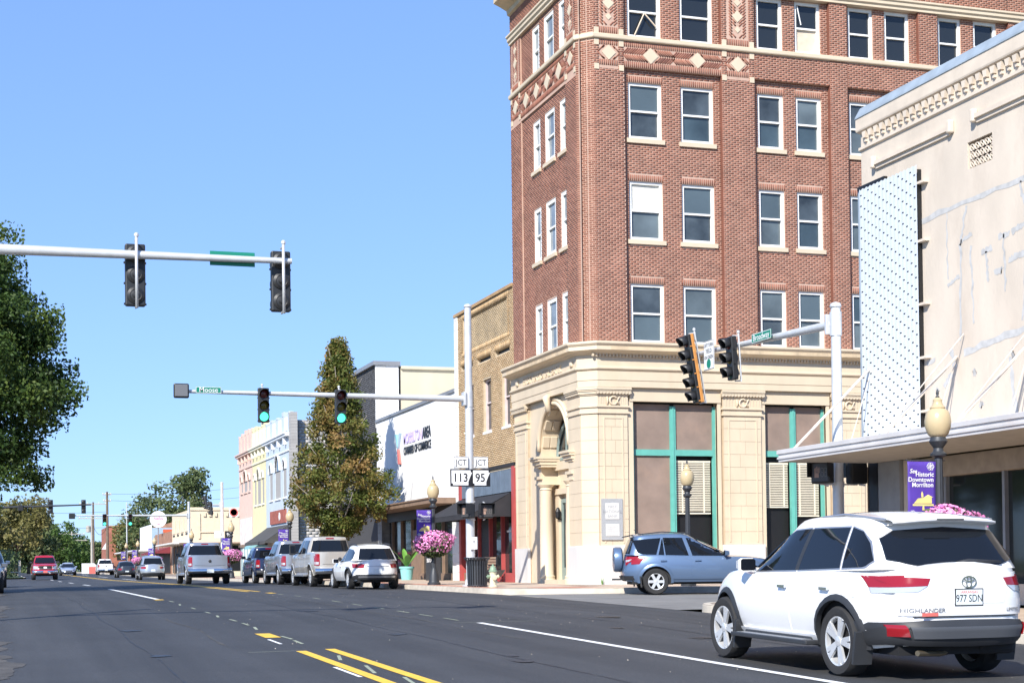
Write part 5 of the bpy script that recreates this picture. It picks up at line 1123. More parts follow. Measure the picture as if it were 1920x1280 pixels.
def simple_suv(name,label,loc,rotz,pt,W=1.85,L=4.5,H=1.62,cat='car',lod=1,clad=True,rearw=True,group=None,tl='wide',sedan=False):
    wb=L*.6; fo=L*.19; ro=L*.21; h=H/1.62; bz=(.98 if not sedan else .92)*h
    if sedan: top=[(-1.2,.98),(-.7,1.0),(-.3,.97),(.6,.93),(1.9,.90),(2.5,.88),(3.1,.78),(3.6,.62)]; roof=[(-.5,1.2),(.0,1.36),(.7,1.43),(1.2,1.41),(1.7,1.25),(2.3,1.0)]; g=dict(y0b=-.62,y0t=.1,y1b=2.15,y1t=1.2,wb=.78,wt=.56,roof=roof)
    else: top=[(-1.1,1.06*h),(-.5,1.03*h),(.5,1.0*h),(1.8,.96*h),(2.2,.98*h),(2.8,.92*h),(3.2,.82*h),(3.6,.7*h)]; roof=[(-.9,1.46*h),(-.6,1.53*h),(0,1.6*h),(.6,1.62*h),(1.1,1.58*h),(1.5,1.48*h),(2.3,1.2*h)]; g=dict(y0b=-ro+.1,y0t=-ro+.42,y1b=2.2,y1t=.95,wb=W*.45,wt=W*.325,roof=roof)
    C=Car(cat=cat,W=W,wb=wb,fo=fo,ro=ro,wr=.345,tw=.22,sill=.3,arch=.06,top=top,g=g,n_r=4,rimr=.22,lip=.05 if clad else None,lipm=m_clad)
    t=make_car(name,label,loc,rotz,C,pt,lod=lod,group=group); zb=lambda y,e=.03:C.zt(y)+e; H1=H-.11
    if sedan: glass(C,t,[([(.75,zb(.75)),(1.85,zb(1.85))],[(.75,1.33),(1.1,1.33),(1.75,1.02)]),([(-.3,zb(-.3)),(.68,zb(.68))],[(-.2,1.08),(.05,1.24),(.68,1.34)])])
    else: glass(C,t,[([(.95,zb(.95)),(1.9,zb(1.9))],[(.85,H1),(1.05,H1-.02),(1.8,zb(1.8,.08))]),([(-.42,zb(-.42,.1)),(-.2,zb(-.2)),(.88,zb(.88))],[(-.4,H1-.16),(-.1,H1-.06),(.78,H1)])])
    z0=C.zt(g['y0b'])+.03; epatch(C,'rear_window',m_cglass,t,[(-W*.36,z0),(W*.36,z0)],[(-W*.3,H-.13 if not sedan else 1.34),(W*.3,H-.13 if not sedan else 1.34)],off=.01,gh=True)
    z1=C.zt(g['y1b'])+.04; epatch(C,'windscreen',m_cglass,t,[(-W*.39,z1),(W*.39,z1)],[(-W*.31,H-.13),(W*.31,H-.13)],off=.01,gh=True,front=True)
    zl=.78*h
    epatch(C,'tail_light',m_rlens,t,[(W*.27,zl),(W*.44,zl)],[(W*.25,zl+.13),(W*.44,zl+.15)],off=.015,mirror=True); spatch(C,'tail_light',m_rlens,t,[(-ro+.16,zl),(-ro+.3,zl+.05)],[(-ro+.16,zl+.15),(-ro+.38,zl+.14)],off=.012)
    epatch(C,'rear_bumper',m_clad if clad else pt,t,[(-W*.42,.33),(W*.42,.33)],[(-W*.46,.52),(W*.46,.52)],off=.03); spatch(C,'rear_bumper',m_clad if clad else pt,t,[(-ro+.12,.34),(-.42,.34)],[(-ro+.12,.52),(-.44,.46)],off=.03)
    epatch(C,'headlight',m_clens,t,[(W*.25,.62*h),(W*.44,.62*h)],[(W*.24,.76*h),(W*.44,.78*h)],front=True,mirror=True,off=.012); epatch(C,'grille',m_clad,t,[(-W*.22,.45),(W*.22,.45)],[(-W*.23,.66*h),(W*.23,.66*h)],front=True,off=.015); epatch(C,'front_bumper',m_clad,t,[(-W*.38,.28),(W*.38,.28)],[(-W*.36,.42),(W*.36,.42)],front=True,off=.015)
    plate(C,t,.62*h if not clad else .66*h,''); mirrors(C,t,1.8,zb(1.8),pt)
    if lod==0: doors(C,t,pt,[(.95,1.85),(.02,.92)],.85*h,pt)
    return C,t
def pickup(name,label,loc,rotz,pt,W=2.02,H=1.93,L=5.9,cat='pickup truck',lod=1,lights='v',chrome=True,bedl=1.95,tow=False,plt=None,face=False,group=None):
    wb=L*.62; ro=1.15; fo=L-wb-ro; cab0=-ro+bedl; k=H/1.93; bl=1.27*k; wr=.40*k
    C=Car(cat=cat,W=W,wb=wb,fo=fo,ro=ro,wr=wr,tw=.26,sill=.45*k,arch=.08,n_r=9,n_f=4.5,gn=8,bed=cab0,rimr=.25*k,spokes=6,
      top=[(-ro-.1,bl+.05),(cab0-.1,bl+.05),(cab0,bl),(cab0+1.9,bl-.03),(wb-.55,bl-.04),(wb-.3,bl),(wb+.4,bl-.05),(wb+.75,bl-.14),(wb+fo,bl-.3)],
      g=dict(y0b=cab0,y0t=cab0+.1,y1b=wb-.35,y1t=wb-1.15,wb=W*.455,wt=W*.35,roof=[(cab0-.1,H-.04),(cab0+.3,H-.01),(wb-1.4,H),(wb-.9,H-.06),(wb-.2,bl+.25)]),
      rear=[(0,.05),(.1,.0),(.2,.0),(.26,.07),(1,.08)],front=[(0,.15),(.2,0),(.8,.06),(1,.2)],facs=[(0,.93),(.2,.985),(.5,1),(.85,.985),(1,.95)],crown=.06,rc=.03,lip=.05,lipm=pt)
    t=make_car(name,label,loc,rotz,C,pt,lod=lod,group=group); zb=lambda y,e=.04:C.zt(y)+e; H1=H-.12; ym=(cab0+wb-.35)/2-.05
    glass(C,t,[([(ym+.06,zb(ym)),(wb-.6,zb(wb-.6))],[(ym+.06,H1),(wb-1.25,H1-.01),(wb-.75,zb(wb-.75,.15))]),([(cab0+.3,zb(cab0+.3)),(ym-.06,zb(ym))],[(cab0+.32,H1-.03),(ym-.06,H1)])])
    zb0=bl+.09; epatch(C,'rear_window',m_cglass,t,[(-W*.385,zb0),(W*.385,zb0)],[(-W*.325,H-.14),(W*.325,H-.14)],off=.012,gh=True); epatch(C,'brake_light',m_rlens,t,[(-.16,H-.085),(.16,H-.085)],[(-.16,H-.04),(.16,H-.04)],off=.02,gh=True)
    z0,z1=.66*k,bl+.01
    epatch(C,'tailgate',pt,t,[(-W*.39,z0+.06),(W*.39,z0+.06)],[(-W*.39,z1),(W*.39,z1)],off=.02,gh=False,nu=12); epatch(C,'tailgate_crease',pm('shadow_gap_'+pt.name,(.05,.05,.055),.5),t,[(-W*.34,z0+.2),(0,z0+.17),(W*.34,z0+.2)],[(-W*.34,z0+.215),(0,z0+.185),(W*.34,z0+.215)],off=.023,gh=False)
    epatch(C,'tail_light',m_rlens,t,[(W*.405,z0+.16),(W*.475,z0+.16)],[(W*.405,z1-.03),(W*.475,z1-.03)],off=.015,mirror=True,gh=False,nu=4); spatch(C,'tail_light',m_rlens,t,[(-ro+.09,z0+.16),(-ro+.18,z0+.2)],[(-ro+.09,z1-.04),(-ro+.18,z1-.04)],off=.012,nu=4)
    epatch(C,'tail_light_lens',m_clens,t,[(W*.41,z0+.2),(W*.47,z0+.2)],[(W*.41,z0+.3),(W*.47,z0+.3)],off=.02,mirror=True,gh=False,nu=3)
    bm=m_chrome if chrome else m_clad
    b=B(); b.grid([[(x,C.yR-.08+.09*abs(x/(W*.5))**4+dy,z) for dy,z in ((.12,z0+.05),(0,z0+.04),(-.03,z0-.06),(0,z0-.16),(.1,z0-.18))] for x in frange(-W*.49,W*.49,14)]); b.build('rear_bumper',bm,t,smooth=True,local=True)
    o=B(); o.box(-.16,C.yR-.125,z0-.14,.16,C.yR-.115,z0+.02); o.build('number_plate',plt or m_plate,t,local=True)
    b=B(); b.lathe([(.01,0),(.075,0),(.07,.02),(.01,.03)],(0,C.yR-.0,(z0+z1)/2+.08),12,axis='y'); b.v=[(x,2*(C.yR)-y+.055,z) for x,y,z in b.v]; b.build('emblem',m_clad,t,local=True)
    for sg in (-1,1):
        b=B(); b.obox((sg*(W/2-.02),(cab0+wb-.5)/2+.1,.44*k),(.09,0,0),(0,(wb-.6-cab0)/2,0),(0,0,.03)); b.build('running_board',m_silv if chrome else m_clad,t,local=True)
    if face:
        zf=bl-.42
        epatch(C,'headlight',m_clens,t,[(W*.27,zf),(W*.45,zf)],[(W*.27,zf+.24),(W*.45,zf+.24)],front=True,mirror=True,off=.015); epatch(C,'grille',m_clad,t,[(-W*.23,zf-.03),(W*.23,zf-.03)],[(-W*.25,zf+.26),(W*.25,zf+.26)],front=True,off=.02)
        b=B(); b.lathe([(.01,0),(.14,0),(.13,.03),(.01,.035)],(0,C.end(0,zf+.1,True)+.02,zf+.11),16,axis='y'); b.build('emblem',m_wht,t,local=True)
        b=B(); b.grid([[(x,C.yF+.06-.22*abs(x/(W*.5))**3+dy,z) for dy,z in ((-.12,zf-.12),(0,zf-.13),(.03,zf-.22),(0,zf-.34),(-.1,zf-.36))] for x in frange(-W*.49,W*.49,14)][::-1]); b.build('front_bumper',m_chrome,t,smooth=True,local=True)
        b=B(); b.box(-.16,C.yF+.1,zf-.3,.16,C.yF+.11,zf-.15); b.build('number_plate',m_coral,t,local=True)
    epatch(C,'windscreen',m_cglass,t,[(-W*.4,zb0),(W*.4,zb0)],[(-W*.33,H-.14),(W*.33,H-.14)],off=.012,gh=True,front=True)
    mirrors(C,t,wb-.75,bl+.06,m_clad,tow=tow); doors(C,t,pt,[(ym,wb-.45),(cab0+.15,ym-.03)],bl-.13,m_clad if not chrome else m_chrome,zlo=.56*k)
    return C,t
def rz(x,y): return road_z(x,y)
C,t=simple_suv('white_crossover','white hatchback crossover parked last in the row at the kerb',(12.62,55.0,rz(12.6,55)),0,wht,W=1.82,L=4.54,H=1.56,lod=0)
epatch(C,'tailgate_crease',m_silv,t,[(-.4,.80),(.4,.80)],[(-.4,.82),(.4,.82)],off=.014); epatch(C,'bumper_lip',m_silv,t,[(-.66,.40),(.66,.40)],[(-.66,.47),(.66,.47)],off=.045)
for sg in (-1,1):
    b=B(); b.tube([(sg*.6,-.3,1.555),(sg*.6,.3,1.61),(sg*.6,.9,1.58)],.018,6); b.build('roof_rail',m_clad,t,local=True)
pickup('beige_pickup','tall pale beige pickup truck parked behind the white crossover',(12.75,62.2,rz(12.7,62)),0,paint('beige',(.50,.47,.42),metal=.4,rough=.35),W=2.03,H=2.0,L=6.3,tow=True,plt=m_ylw,lod=0)
pickup('silver_pickup','silver pickup truck parked between the beige and the dark blue trucks',(12.78,70.0,rz(12.7,70)),0,paint('silver',(.40,.42,.45),metal=.7,rough=.3),W=2.03,H=1.95,L=5.9,lod=0)
pickup('dark_blue_pickup','small dark blue pickup truck parked first in the kerb row',(12.85,78.0,rz(12.8,78)),0,paint('navy',(.008,.018,.065),metal=.1),W=1.9,H=1.78,L=5.4,chrome=False)
pickup('driving_silver_pickup','silver pickup truck driving away in the middle lane',(9.45,76.0,rz(9.4,76)),0,paint('silver2',(.42,.44,.48),metal=.7,rough=.28),W=2.08,H=1.97,L=5.9,lod=0)
simple_suv('silver_suv','silver sport utility vehicle driving away ahead of the silver pickup',(10.9,120.3,rz(10.9,120)),0,paint('light_silver',(.46,.50,.55),metal=.6),W=1.93,L=4.8,H=1.74)
simple_suv('dark_grey_sedan','dark grey sedan driving away far down the street',(10.9,145,rz(10.9,145)),0,paint('dark_grey',(.05,.055,.065),metal=.5),W=1.76,L=4.5,H=1.43,sedan=True,clad=False)
pickup('far_white_pickup','white pickup truck driving away farthest down the street',(12.5,199,rz(12.5,199)),0,wht,W=2.0,H=1.93,L=5.8)
simple_suv('oncoming_pale_blue_sedan','pale silver blue car approaching behind the red pickup',(7.6,189,rz(7.6,189)),PI,paint('ice_blue',(.48,.55,.68),metal=.5),W=1.8,L=4.6,H=1.47,sedan=True,clad=False)
pickup('red_pickup','red pickup truck approaching in the far left lane',(3.6,136,rz(3.6,136)),PI,paint('red',(.42,.012,.03),metal=.1),W=2.0,H=1.93,L=5.8,face=True)
simple_suv('parked_navy_suv','dark blue grey sport utility vehicle parked at the left kerb, cut off by the frame',(-.55,78,rz(-.5,78)),PI,paint('slate',(.10,.13,.18),metal=.5),W=1.9,L=4.8,H=1.78)
simple_suv('parked_grey_sedan','grey sedan parked at the left kerb in front of the navy vehicle',(-.68,61,rz(-.6,61)),PI,paint('warm_grey',(.16,.16,.165),metal=.5),W=1.8,L=4.7,H=1.45,sedan=True,clad=False)
# ================================================================ signals, lamps, signs, street furniture
m_galv=pm('galvanised_steel',(.60,.61,.62),.45,metal=.3,var=.08,scale=5); m_sigb=pm('signal_black',(.02,.021,.023),.45,var=.1); m_sigy=pm('signal_orange_back',(.55,.24,.06),.55,var=.15,scale=6)
m_lr=pm('signal_lens_red_off',(.10,.012,.01),.25); m_ly=pm('signal_lens_amber_off',(.13,.10,.01),.25); m_lg=pm('signal_lens_green_lit',(.05,.5,.33),.3,emit=(.10,1,.62),es=1.15); m_lgo=pm('signal_lens_green_off',(.01,.08,.05),.25)
m_grn=pm('sign_green',(.005,.20,.13),.45); m_sw=pm('sign_white',(.74,.74,.74),.45); m_iron=pm('dark_grey_iron',(.045,.05,.058),.5,metal=.3,var=.1,scale=6)
m_globe=pm('lamp_globe',(.50,.40,.24),.28,var=.06,scale=3); m_pur=pm('banner_purple',(.075,.035,.30),.7,var=.12,scale=3); m_gold=pm('banner_gold',(.72,.62,.22),.6)
m_walks=pm('pedestrian_lens',(.16,.15,.14),.3)
def head(name,label,loc,rotz,n=3,back=None,tilt=0,lit=True,group=None,brk=True):
    """traffic signal head; front faces local -Y"""
    t=thing(name,label,'traffic light',loc,group=group,rot=(tilt,0,rotz)); H=.355*n; b=B(); b.box(-.17,-.02,-H/2,.17,.13,H/2)
    if back: q=B(); q.box(-.185,.06,-H/2-.01,.185,.15,H/2+.01); q.build('back_plate',back,t,local=True,bevel=.02)
    h=b.build('housing',m_sigb,t,bevel=.025,local=True); bb=back or m_sigb
    for i in range(n):
        z=H/2-.1775-.355*i
        b=B(); b.lathe([(.15,.13),(.145,.15),(.1,.18),(.09,.172),(.06,.178),(.04,.2),(.01,.205)],(0,0,z),18,axis='y'); b.build('back_cover',bb,t,smooth=True,local=True,auto=30)
        b=B(); g=[]
        for k in range(15):
            a=-.62+(PI+1.24)*k/14; g.append([(.152*math.cos(a),-.02,z+.152*math.sin(a)),(.15*math.cos(a),-.14,z+.15*math.sin(a)-.01),(.148*math.cos(a),-.27+.1*(1-math.sin(max(0,min(PI,a)))) if 0<a<PI else -.17,z+.148*math.sin(a)-.025)])
        b.grid(g); v=b.build('visor',m_sigb,t,smooth=True,local=True); md=v.modifiers.new('thick','SOLIDIFY'); md.thickness=.006
        lm=[m_lr,m_ly,m_lg if lit else m_lgo][0 if i==0 else (2 if i==n-1 else (1 if n==3 else (1,2,1)[i-1]))]
        if n==5 and i!=4 and lm is m_lg: lm=m_lgo
        b=B(); b.lathe([(.145,-.015),(.13,-.035),(.08,-.055),(.01,-.062)],(0,0,z),18,axis='y'); b.build('lens',lm,t,smooth=True,local=True)
        for sx in (-1,1):
            b=B(); b.box(sx*.17,.0,z-.15,sx*.19,.05,z-.12); b.build('hinge',bb,t,local=True)
    if brk: b=B(); b.tube([(0,.27,-H/2-.04),(0,.27,H/2+.08)],.025,8); b.tube([(0,.27,-H/2-.02),(0,.1,-H/2-.02)],.018,6); b.tube([(0,.27,H/2+.02),(0,.1,H/2+.02)],.018,6); b.lathe([(.01,H/2+.08),(.04,H/2+.09),(.04,H/2+.14),(.01,H/2+.16)],(0,.27,0),8); b.build('bracket',m_galv,t,local=True,smooth=True,auto=40)
    return t
def mast(name,label,x,y,z0,zt,arm0,arm1,r=(.15,.11),ar=(.105,.055),m=None):
    m=m or m_galv
    t=thing(name,label,'signal mast',(x,y,z0)); b=B(); b.tube([(x,y,z0),(x,y,zt)],[r[0],r[1]],20); b.build('pole',m,t,smooth=True,auto=40)
    b=B(); b.lathe([(r[1]+.02,zt-.02),(r[1]+.025,zt+.01),(r[1],zt+.07),(.02,zt+.1)],(x,y,0),18); b.build('pole_cap',m,t,smooth=True)
    b=B(); b.lathe([(.28,z0),(.28,z0+.05),(.2,z0+.06),(.18,z0+.22),(.01,z0+.23)],(x,y,0),14); b.build('base_plate',m,t)
    d=(Vector(arm1)-Vector(arm0)).normalized(); b=B(); b.tube([Vector(arm0)+d*.1,arm1],[ar[0],ar[1]],16); b.build('arm',m,t,smooth=True,auto=40)
    b=B(); b.obox(Vector(arm0)+d*.16,d*.04,d.cross(Vector((0,0,1)))*.17,(0,0,.22)); b.build('flange',m,t,bevel=.01); 
    b=B(); b.tube([(x,y,arm0[2]-.26),(x,y,arm0[2]+.26)],r[1]+.025,20); b.build('collar',m,t,smooth=True,auto=40)
    return t
def sgn(name,label,c,u,n,w_,h,m,txts=(),edge=None,th=.012,back=None):
    """flat sign plate centred at c, u = reading direction, n = facing"""
    u,n=Vector(u).normalized(),Vector(n).normalized(); v=Vector((0,0,1)); t=thing(name,label,'sign',c); b=B(); b.obox(c,u*w_/2,v*h/2,n*th/2); p=b.build('plate',back or m,t,bevel=.004)
    if edge: b=B(); b.obox(Vector(c)+n*(th/2+.001),u*(w_/2-.006),v*(h/2-.006),n*.001); b.build('border',edge,t)
    b=B(); b.obox(Vector(c)+n*(th/2+.003),u*(w_/2-(.02 if edge else .004)),v*(h/2-(.02 if edge else .004)),n*.001); b.build('face',m,t)
    for s_,dx,dz,sz,mm,sx in txts:
        b=B(); add_text(b,s_,Vector(c)+n*(th/2+.006)+u*dx+v*dz,u,v,n,sz,.001,bold=.001,sx=sx); b.build('lettering',mm,t)
    return t
U,NF=(1,0,0),(0,-1,0)
# ---- far right mast across Broadway
zb=walk_z(49)
mast('signal_mast','grey steel mast with long arm across the street beside the bank',14.5,49.0,zb,9.65,(14.5,49,6.67),(5.6,49,6.72))
head('traffic_light','green lit signal at the outer end of the mast arm, left of the pair',(7.85,48.86,6.33),0); head('traffic_light','green lit signal in front of the tree, right of the pair',(10.27,48.86,6.33),0)
sgn('street_name_sign','small green street name sign reading Moose on the mast arm',(6.17,48.88,6.76),U,NF,.78,.2,m_grn,[('Moose',0,0,.21,m_sw,1)],edge=m_sw)
t=thing('blank_signal_box','square grey blank signal box at the tip of the mast arm','signal box',(5.35,48.9,6.72)); b=B(); b.box(5.12,48.82,6.5,5.58,48.98,6.94); b.build('housing',m_sigb,t,bevel=.04); b=B(); b.box(5.16,48.8,6.54,5.54,48.83,6.9); b.build('mesh_face',pm('grey_mesh_face',(.14,.145,.16),.7,var=.2,scale=60),t,bevel=.02)
NFv=(0,-1,0)
def route(x,z,num,w_,lab):
    t=sgn('junction_sign','white JCT plate on the %s of the mast pole'%('left' if num=='113' else 'right'),(x,48.83,z+.49),U,NF,.5,.38,m_sw,[('JCT',0,-.01,.26,m_blk,.9)],edge=m_blk)
    t=sgn('route_marker',lab,(x,48.83,z),U,NF,w_,.56,m_blk); h=w_/2
    poly=[(-h+.04,.24),(h-.06,.24),(h-.06,.17),(h-.01,.17),(h-.09,0),(h-.14,-.13),(h-.14,-.24),(-h+.09,-.24),(-h+.09,-.18),(-h+.04,-.18)]
    b=B(); b.prism(poly,lambda a,c,d:(x+a,48.83-d,z+c),.01,.016); b.build('state_outline',m_sw,t); b=B(); add_text(b,num,(x-.03,48.812,z-.01),U,(0,0,1),NF,.38,.001,bold=.006,sx=.9); b.build('numerals',m_blk,t)
route(14.17,4.12,'113',.74,'wide black and white route marker numbered 113 left of the mast pole'); route(14.83,4.12,'95',.62,'narrow black and white route marker numbered 95 right of the mast pole')
def pedhead(name,label,x,y,z,rotz,on=True):
    t=thing(name,label,'pedestrian signal',(x,y,z),rotz); b=B(); b.box(-.23,-.1,-.24,.23,.12,.24); b.build('housing',m_sigb,t,local=True,bevel=.04)
    b=B(); b.box(-.19,-.115,-.19,.19,-.1,.19); f=b.build('face',pm('pedestrian_face',(.06,.058,.06),.35,var=.2,scale=30),t,local=True)
    b=B()
    for i in range(5): b.obox((-.12+.025*i,-.118,.03+.02*(i%3)),(.008,0,0),(0,.002,0),(0,0,.06))
    b.obox((-.08,-.118,-.06),(.05,0,0),(0,.002,0),(0,0,.05)); b.build('hand_symbol',pm('hand_symbol_lens',(.4,.26,.2),.4),f,local=True)
    b=B()
    for dx in (.05,.13):
        for dz in (-.09,0,.09): b.box(dx-.03,-.12,dz-.006,dx+.03,-.116,dz+.006)
        for dz in (-.045,.045):
            for s in (-.03,.03): b.box(dx+s-.005,-.12,dz-.035,dx+s+.005,-.116,dz+.035)
    b.build('countdown_digits',m_walks,f,local=True)
    b=B(); b.box(-.24,-.28,.235,.24,-.05,.245); b.box(-.24,-.26,-.1,-.23,-.05,.24); b.box(.23,-.26,-.1,.24,-.05,.24); b.build('hood',m_sigb,t,local=True)
    b=B(); b.tube([(0,.1,.26),(0,.28,.3)],.02,6); b.build('bracket',m_galv,t,local=True); b=B(); b.tube([(0,.1,-.26),(0,.28,-.28)],.02,6); b.build('bracket',m_galv,t,local=True)
pedhead('pedestrian_signal','black pedestrian signal with hand symbol on the mast pole under the route markers',14.95,48.75,3.05,0)
pedhead('pedestrian_signal','black pedestrian signal edge on at the left of the mast pole under the route markers',14.35,48.72,3.05,-1.2)
sgn('push_button_sign','small white crossing button sign on the mast pole',(14.55,48.8,2.02),U,NF,.24,.4,m_sw,[('!!',0,.02,.16,m_blk,1)])
# ---- near left mast, seen from behind
mast('signal_mast','grey steel mast arm reaching in from the left with two dark signals',-4.4,27.6,.4,8.9,(-4.4,27.6,6.6),(4.95,27.6,6.66),ar=(.125,.05))
head('traffic_light','back of dark signal nearer the left edge on the near mast arm',(2.28,27.88,6.33),PI,brk=False); head('traffic_light','back of dark signal at the tip of the near mast arm',(4.79,27.88,6.33),PI,brk=False)
for x in (2.28,4.79):
    t=thing('signal_bracket','vertical steel signal bracket on the near mast arm, '+('nearer the left edge' if x<3 else 'at the tip'),'bracket',(x,27.6,5.7)); b=B(); b.tube([(x,27.5,5.72),(x,27.5,6.93)],.026,8); b.build('strut',m_galv,t,smooth=True); b=B(); b.lathe([(.02,6.93),(.04,6.94),(.04,6.98),(.02,7.0)],(x,27.5,0),8); b.build('cap',m_galv,t); b=B(); b.tube([(x,27.5,5.76),(x,27.75,5.76)],.02,6); b.build('clamp',m_galv,t); b=B(); b.tube([(x,27.5,6.9),(x,27.75,6.9)],.02,6); b.build('clamp',m_galv,t)
sgn('street_name_sign','plain green back of a street name sign on the near mast arm',(3.93,27.7,6.67),U,NF,.78,.25,m_grn)
# ---- near right mast by the cream shop
zb=walk_z(30.6)
mast('signal_mast','grey steel mast at the near right corner with arm over the cross street',17.42,30.6,zb,6.83,(17.42,30.6,6.45),(17.42,38.4,6.76),r=(.13,.105),ar=(.10,.05))
head('traffic_light','black three lamp signal facing left on the right hand mast arm',(17.1,35.2,6.28),-PI/2,lit=False,tilt=.05); head('traffic_light','tilted five lamp signal with orange back on the right hand mast arm',(17.1,37.5,6.3),-PI/2,n=5,back=m_sigy,lit=False,tilt=.16)
sgn('turn_sign','white left turn yield on green sign between the signals',(17.2,36.6,6.55),(0,-1,0),(-1,0,0),.6,.75,m_sw,[('LEFT TURN',0,.25,.12,m_blk,.85),('YIELD',0,.1,.15,m_blk,.9),('ON GREEN',0,-.06,.12,m_blk,.85)],edge=m_blk)
b=B(); b.lathe([(.01,0),(.12,0),(.12,.004),(.01,.005)],(17.185,36.6,6.33),16,axis='x'); o=b.build('green_dot',m_grn,[c for c in bpy.data.objects if c.name.startswith('turn_sign')][0])
sgn('street_name_sign','green street name sign reading Broadway on the right hand mast arm',(17.25,33.8,6.63),(0,-1,0),(-1,0,0),1.0,.22,m_grn,[('Broadway',0,0,.21,m_sw,1)],edge=m_sw)
pedhead('pedestrian_signal','black pedestrian signal facing left on the right hand mast pole',16.98,30.5,3.2,-.95); pedhead('pedestrian_signal','back of black pedestrian signal right of the right hand mast pole',17.88,30.62,3.2,PI+.2)
for z in (2.95,3.5):
    t=thing('pole_clamp','steel band with side bars on the right hand mast pole, %s of the two'%('lower' if z<3 else 'upper'),'clamp',(17.42,30.6,z)); b=B(); b.tube([(17.42,30.6,z-.06),(17.42,30.6,z+.06)],.135,16); b.build('band',m_galv,t,smooth=True,auto=40); b=B(); b.tube([(16.95,30.55,z),(17.9,30.62,z)],.02,6); b.build('bar',m_galv,t)
# ---- second crossing
mast('signal_mast','distant grey mast with arm over the second crossing and green lights',17,150,.8,7.6,(17,150,6.4),(6.7,150,6.4)); mast('signal_mast','distant mast arm coloured dark for tree shade over the second crossing reaching from the left',-5,128,.7,8,(-5,128,6.1),(7.0,128,6.5),m=m_iron); mast('signal_mast','distant thin mast at the right of the second crossing',16.6,124,.75,8,(16.6,124,6.3),(16.0,129,6.5))  # left arm takes the dark iron colour to stand for tree shade
for x,l in ((9.35,'left'),(11.65,'right')): head('traffic_light','distant green lit signal over the second crossing, %s of the pair'%l,(x,149.8,6.0),0,brk=False)
for x,l in ((3.95,'left'),(6.42,'right')): head('traffic_light','distant back of dark signal over the second crossing, %s of the pair'%l,(x,128.25,6.35),PI,brk=False)
head('traffic_light','distant tilted black signal facing left at the second crossing, left of two',(15.7,127,6.6),-PI/2-.4,lit=False,tilt=.2,brk=False); head('traffic_light','distant tilted black signal facing left at the second crossing, right of two',(15.9,125.5,6.1),-PI/2-.4,lit=False,tilt=.1,brk=False)
t=thing('blank_signal_box','distant small dark signal box at the tip of the far mast arm','signal box',(6.5,150,6.3)); b=B(); b.box(6.2,149.8,6.1,6.75,150,6.6); b.build('housing',m_sigb,t,bevel=.04)
t=thing('camera_box','distant small dark box clamped on the left hand far mast arm','camera',(1.7,128,6.2)); b=B(); b.box(1.5,127.7,6.0,1.9,128,6.45); b.build('housing',m_sigb,t,bevel=.04)
sgn('route_marker','distant white and black route marker at the second crossing',(16.3,123.6,4.0),U,NF,.75,.56,m_sw,[('113',0,0,.36,m_blk,.9)],edge=m_blk); sgn('route_marker','distant black and white route marker right of the numbered one',(17.05,123.6,4.0),U,NF,.6,.56,m_blk,[('95',0,0,.36,m_sw,.9)]); sgn('no_turn_sign','distant white no turn sign with red ring above a lamp',(14.6,103.4,5.0),U,NF,.6,.6,m_sw)
b=B(); b.lathe([(.21,0),(.27,0),(.27,.01),(.21,.01),(.21,0)],(14.6,103.37,5.0),20,axis='y'); b.build('red_ring',m_coral,[c for c in bpy.data.objects if c.name.startswith('no_turn_sign')][0])
# ---- lamp posts with banners and flower baskets
def mk_lamp(label,x,y,banner_arm=True):
    z=walk_z(y); t=thing('lamp_post',label,'street lamp',(x,y,z),group='acorn lamp posts along the pavement')
    b=B(); b.lathe([(.23,0),(.23,.07),(.19,.1),(.175,.16),(.165,.34),(.13,.44),(.115,.5),(.09,.54),(.085,.6)],seg=16); b.build('base',m_iron,t,smooth=True,local=True,auto=35)
    b=B(); b.lathe([(.08,.58),(.075,1.6),(.066,2.66)],seg=20,flute=.1); b.build('post',m_iron,t,local=True)
    b=B(); b.lathe([(.066,2.64),(.13,2.68),(.135,2.71),(.085,2.75),(.075,2.8),(.12,2.86),(.15,2.91),(.13,2.95),(.12,2.98)],seg=16); b.build('collar',m_iron,t,smooth=True,local=True,auto=35)
    b=B(); b.lathe([(.11,2.97),(.165,3.03),(.205,3.14),(.213,3.24),(.2,3.33),(.165,3.41),(.12,3.44),(.128,3.46),(.09,3.50),(.072,3.56),(.078,3.585),(.04,3.625),(.02,3.63)],seg=22); b.build('globe',m_globe,t,smooth=True,local=True,auto=50)
    b=B(); b.lathe([(.03,3.62),(.035,3.64),(.015,3.66),(.026,3.69),(.02,3.73),(.004,3.77)],seg=10); b.build('finial',m_iron,t,smooth=True,local=True)
    if banner_arm:
        for zz in (2.60,1.66): b=B(); b.tube([(.12,0,zz),(-.62,0,zz)],.011,6); b.build('banner_arm',m_iron,t,local=True)
    return t
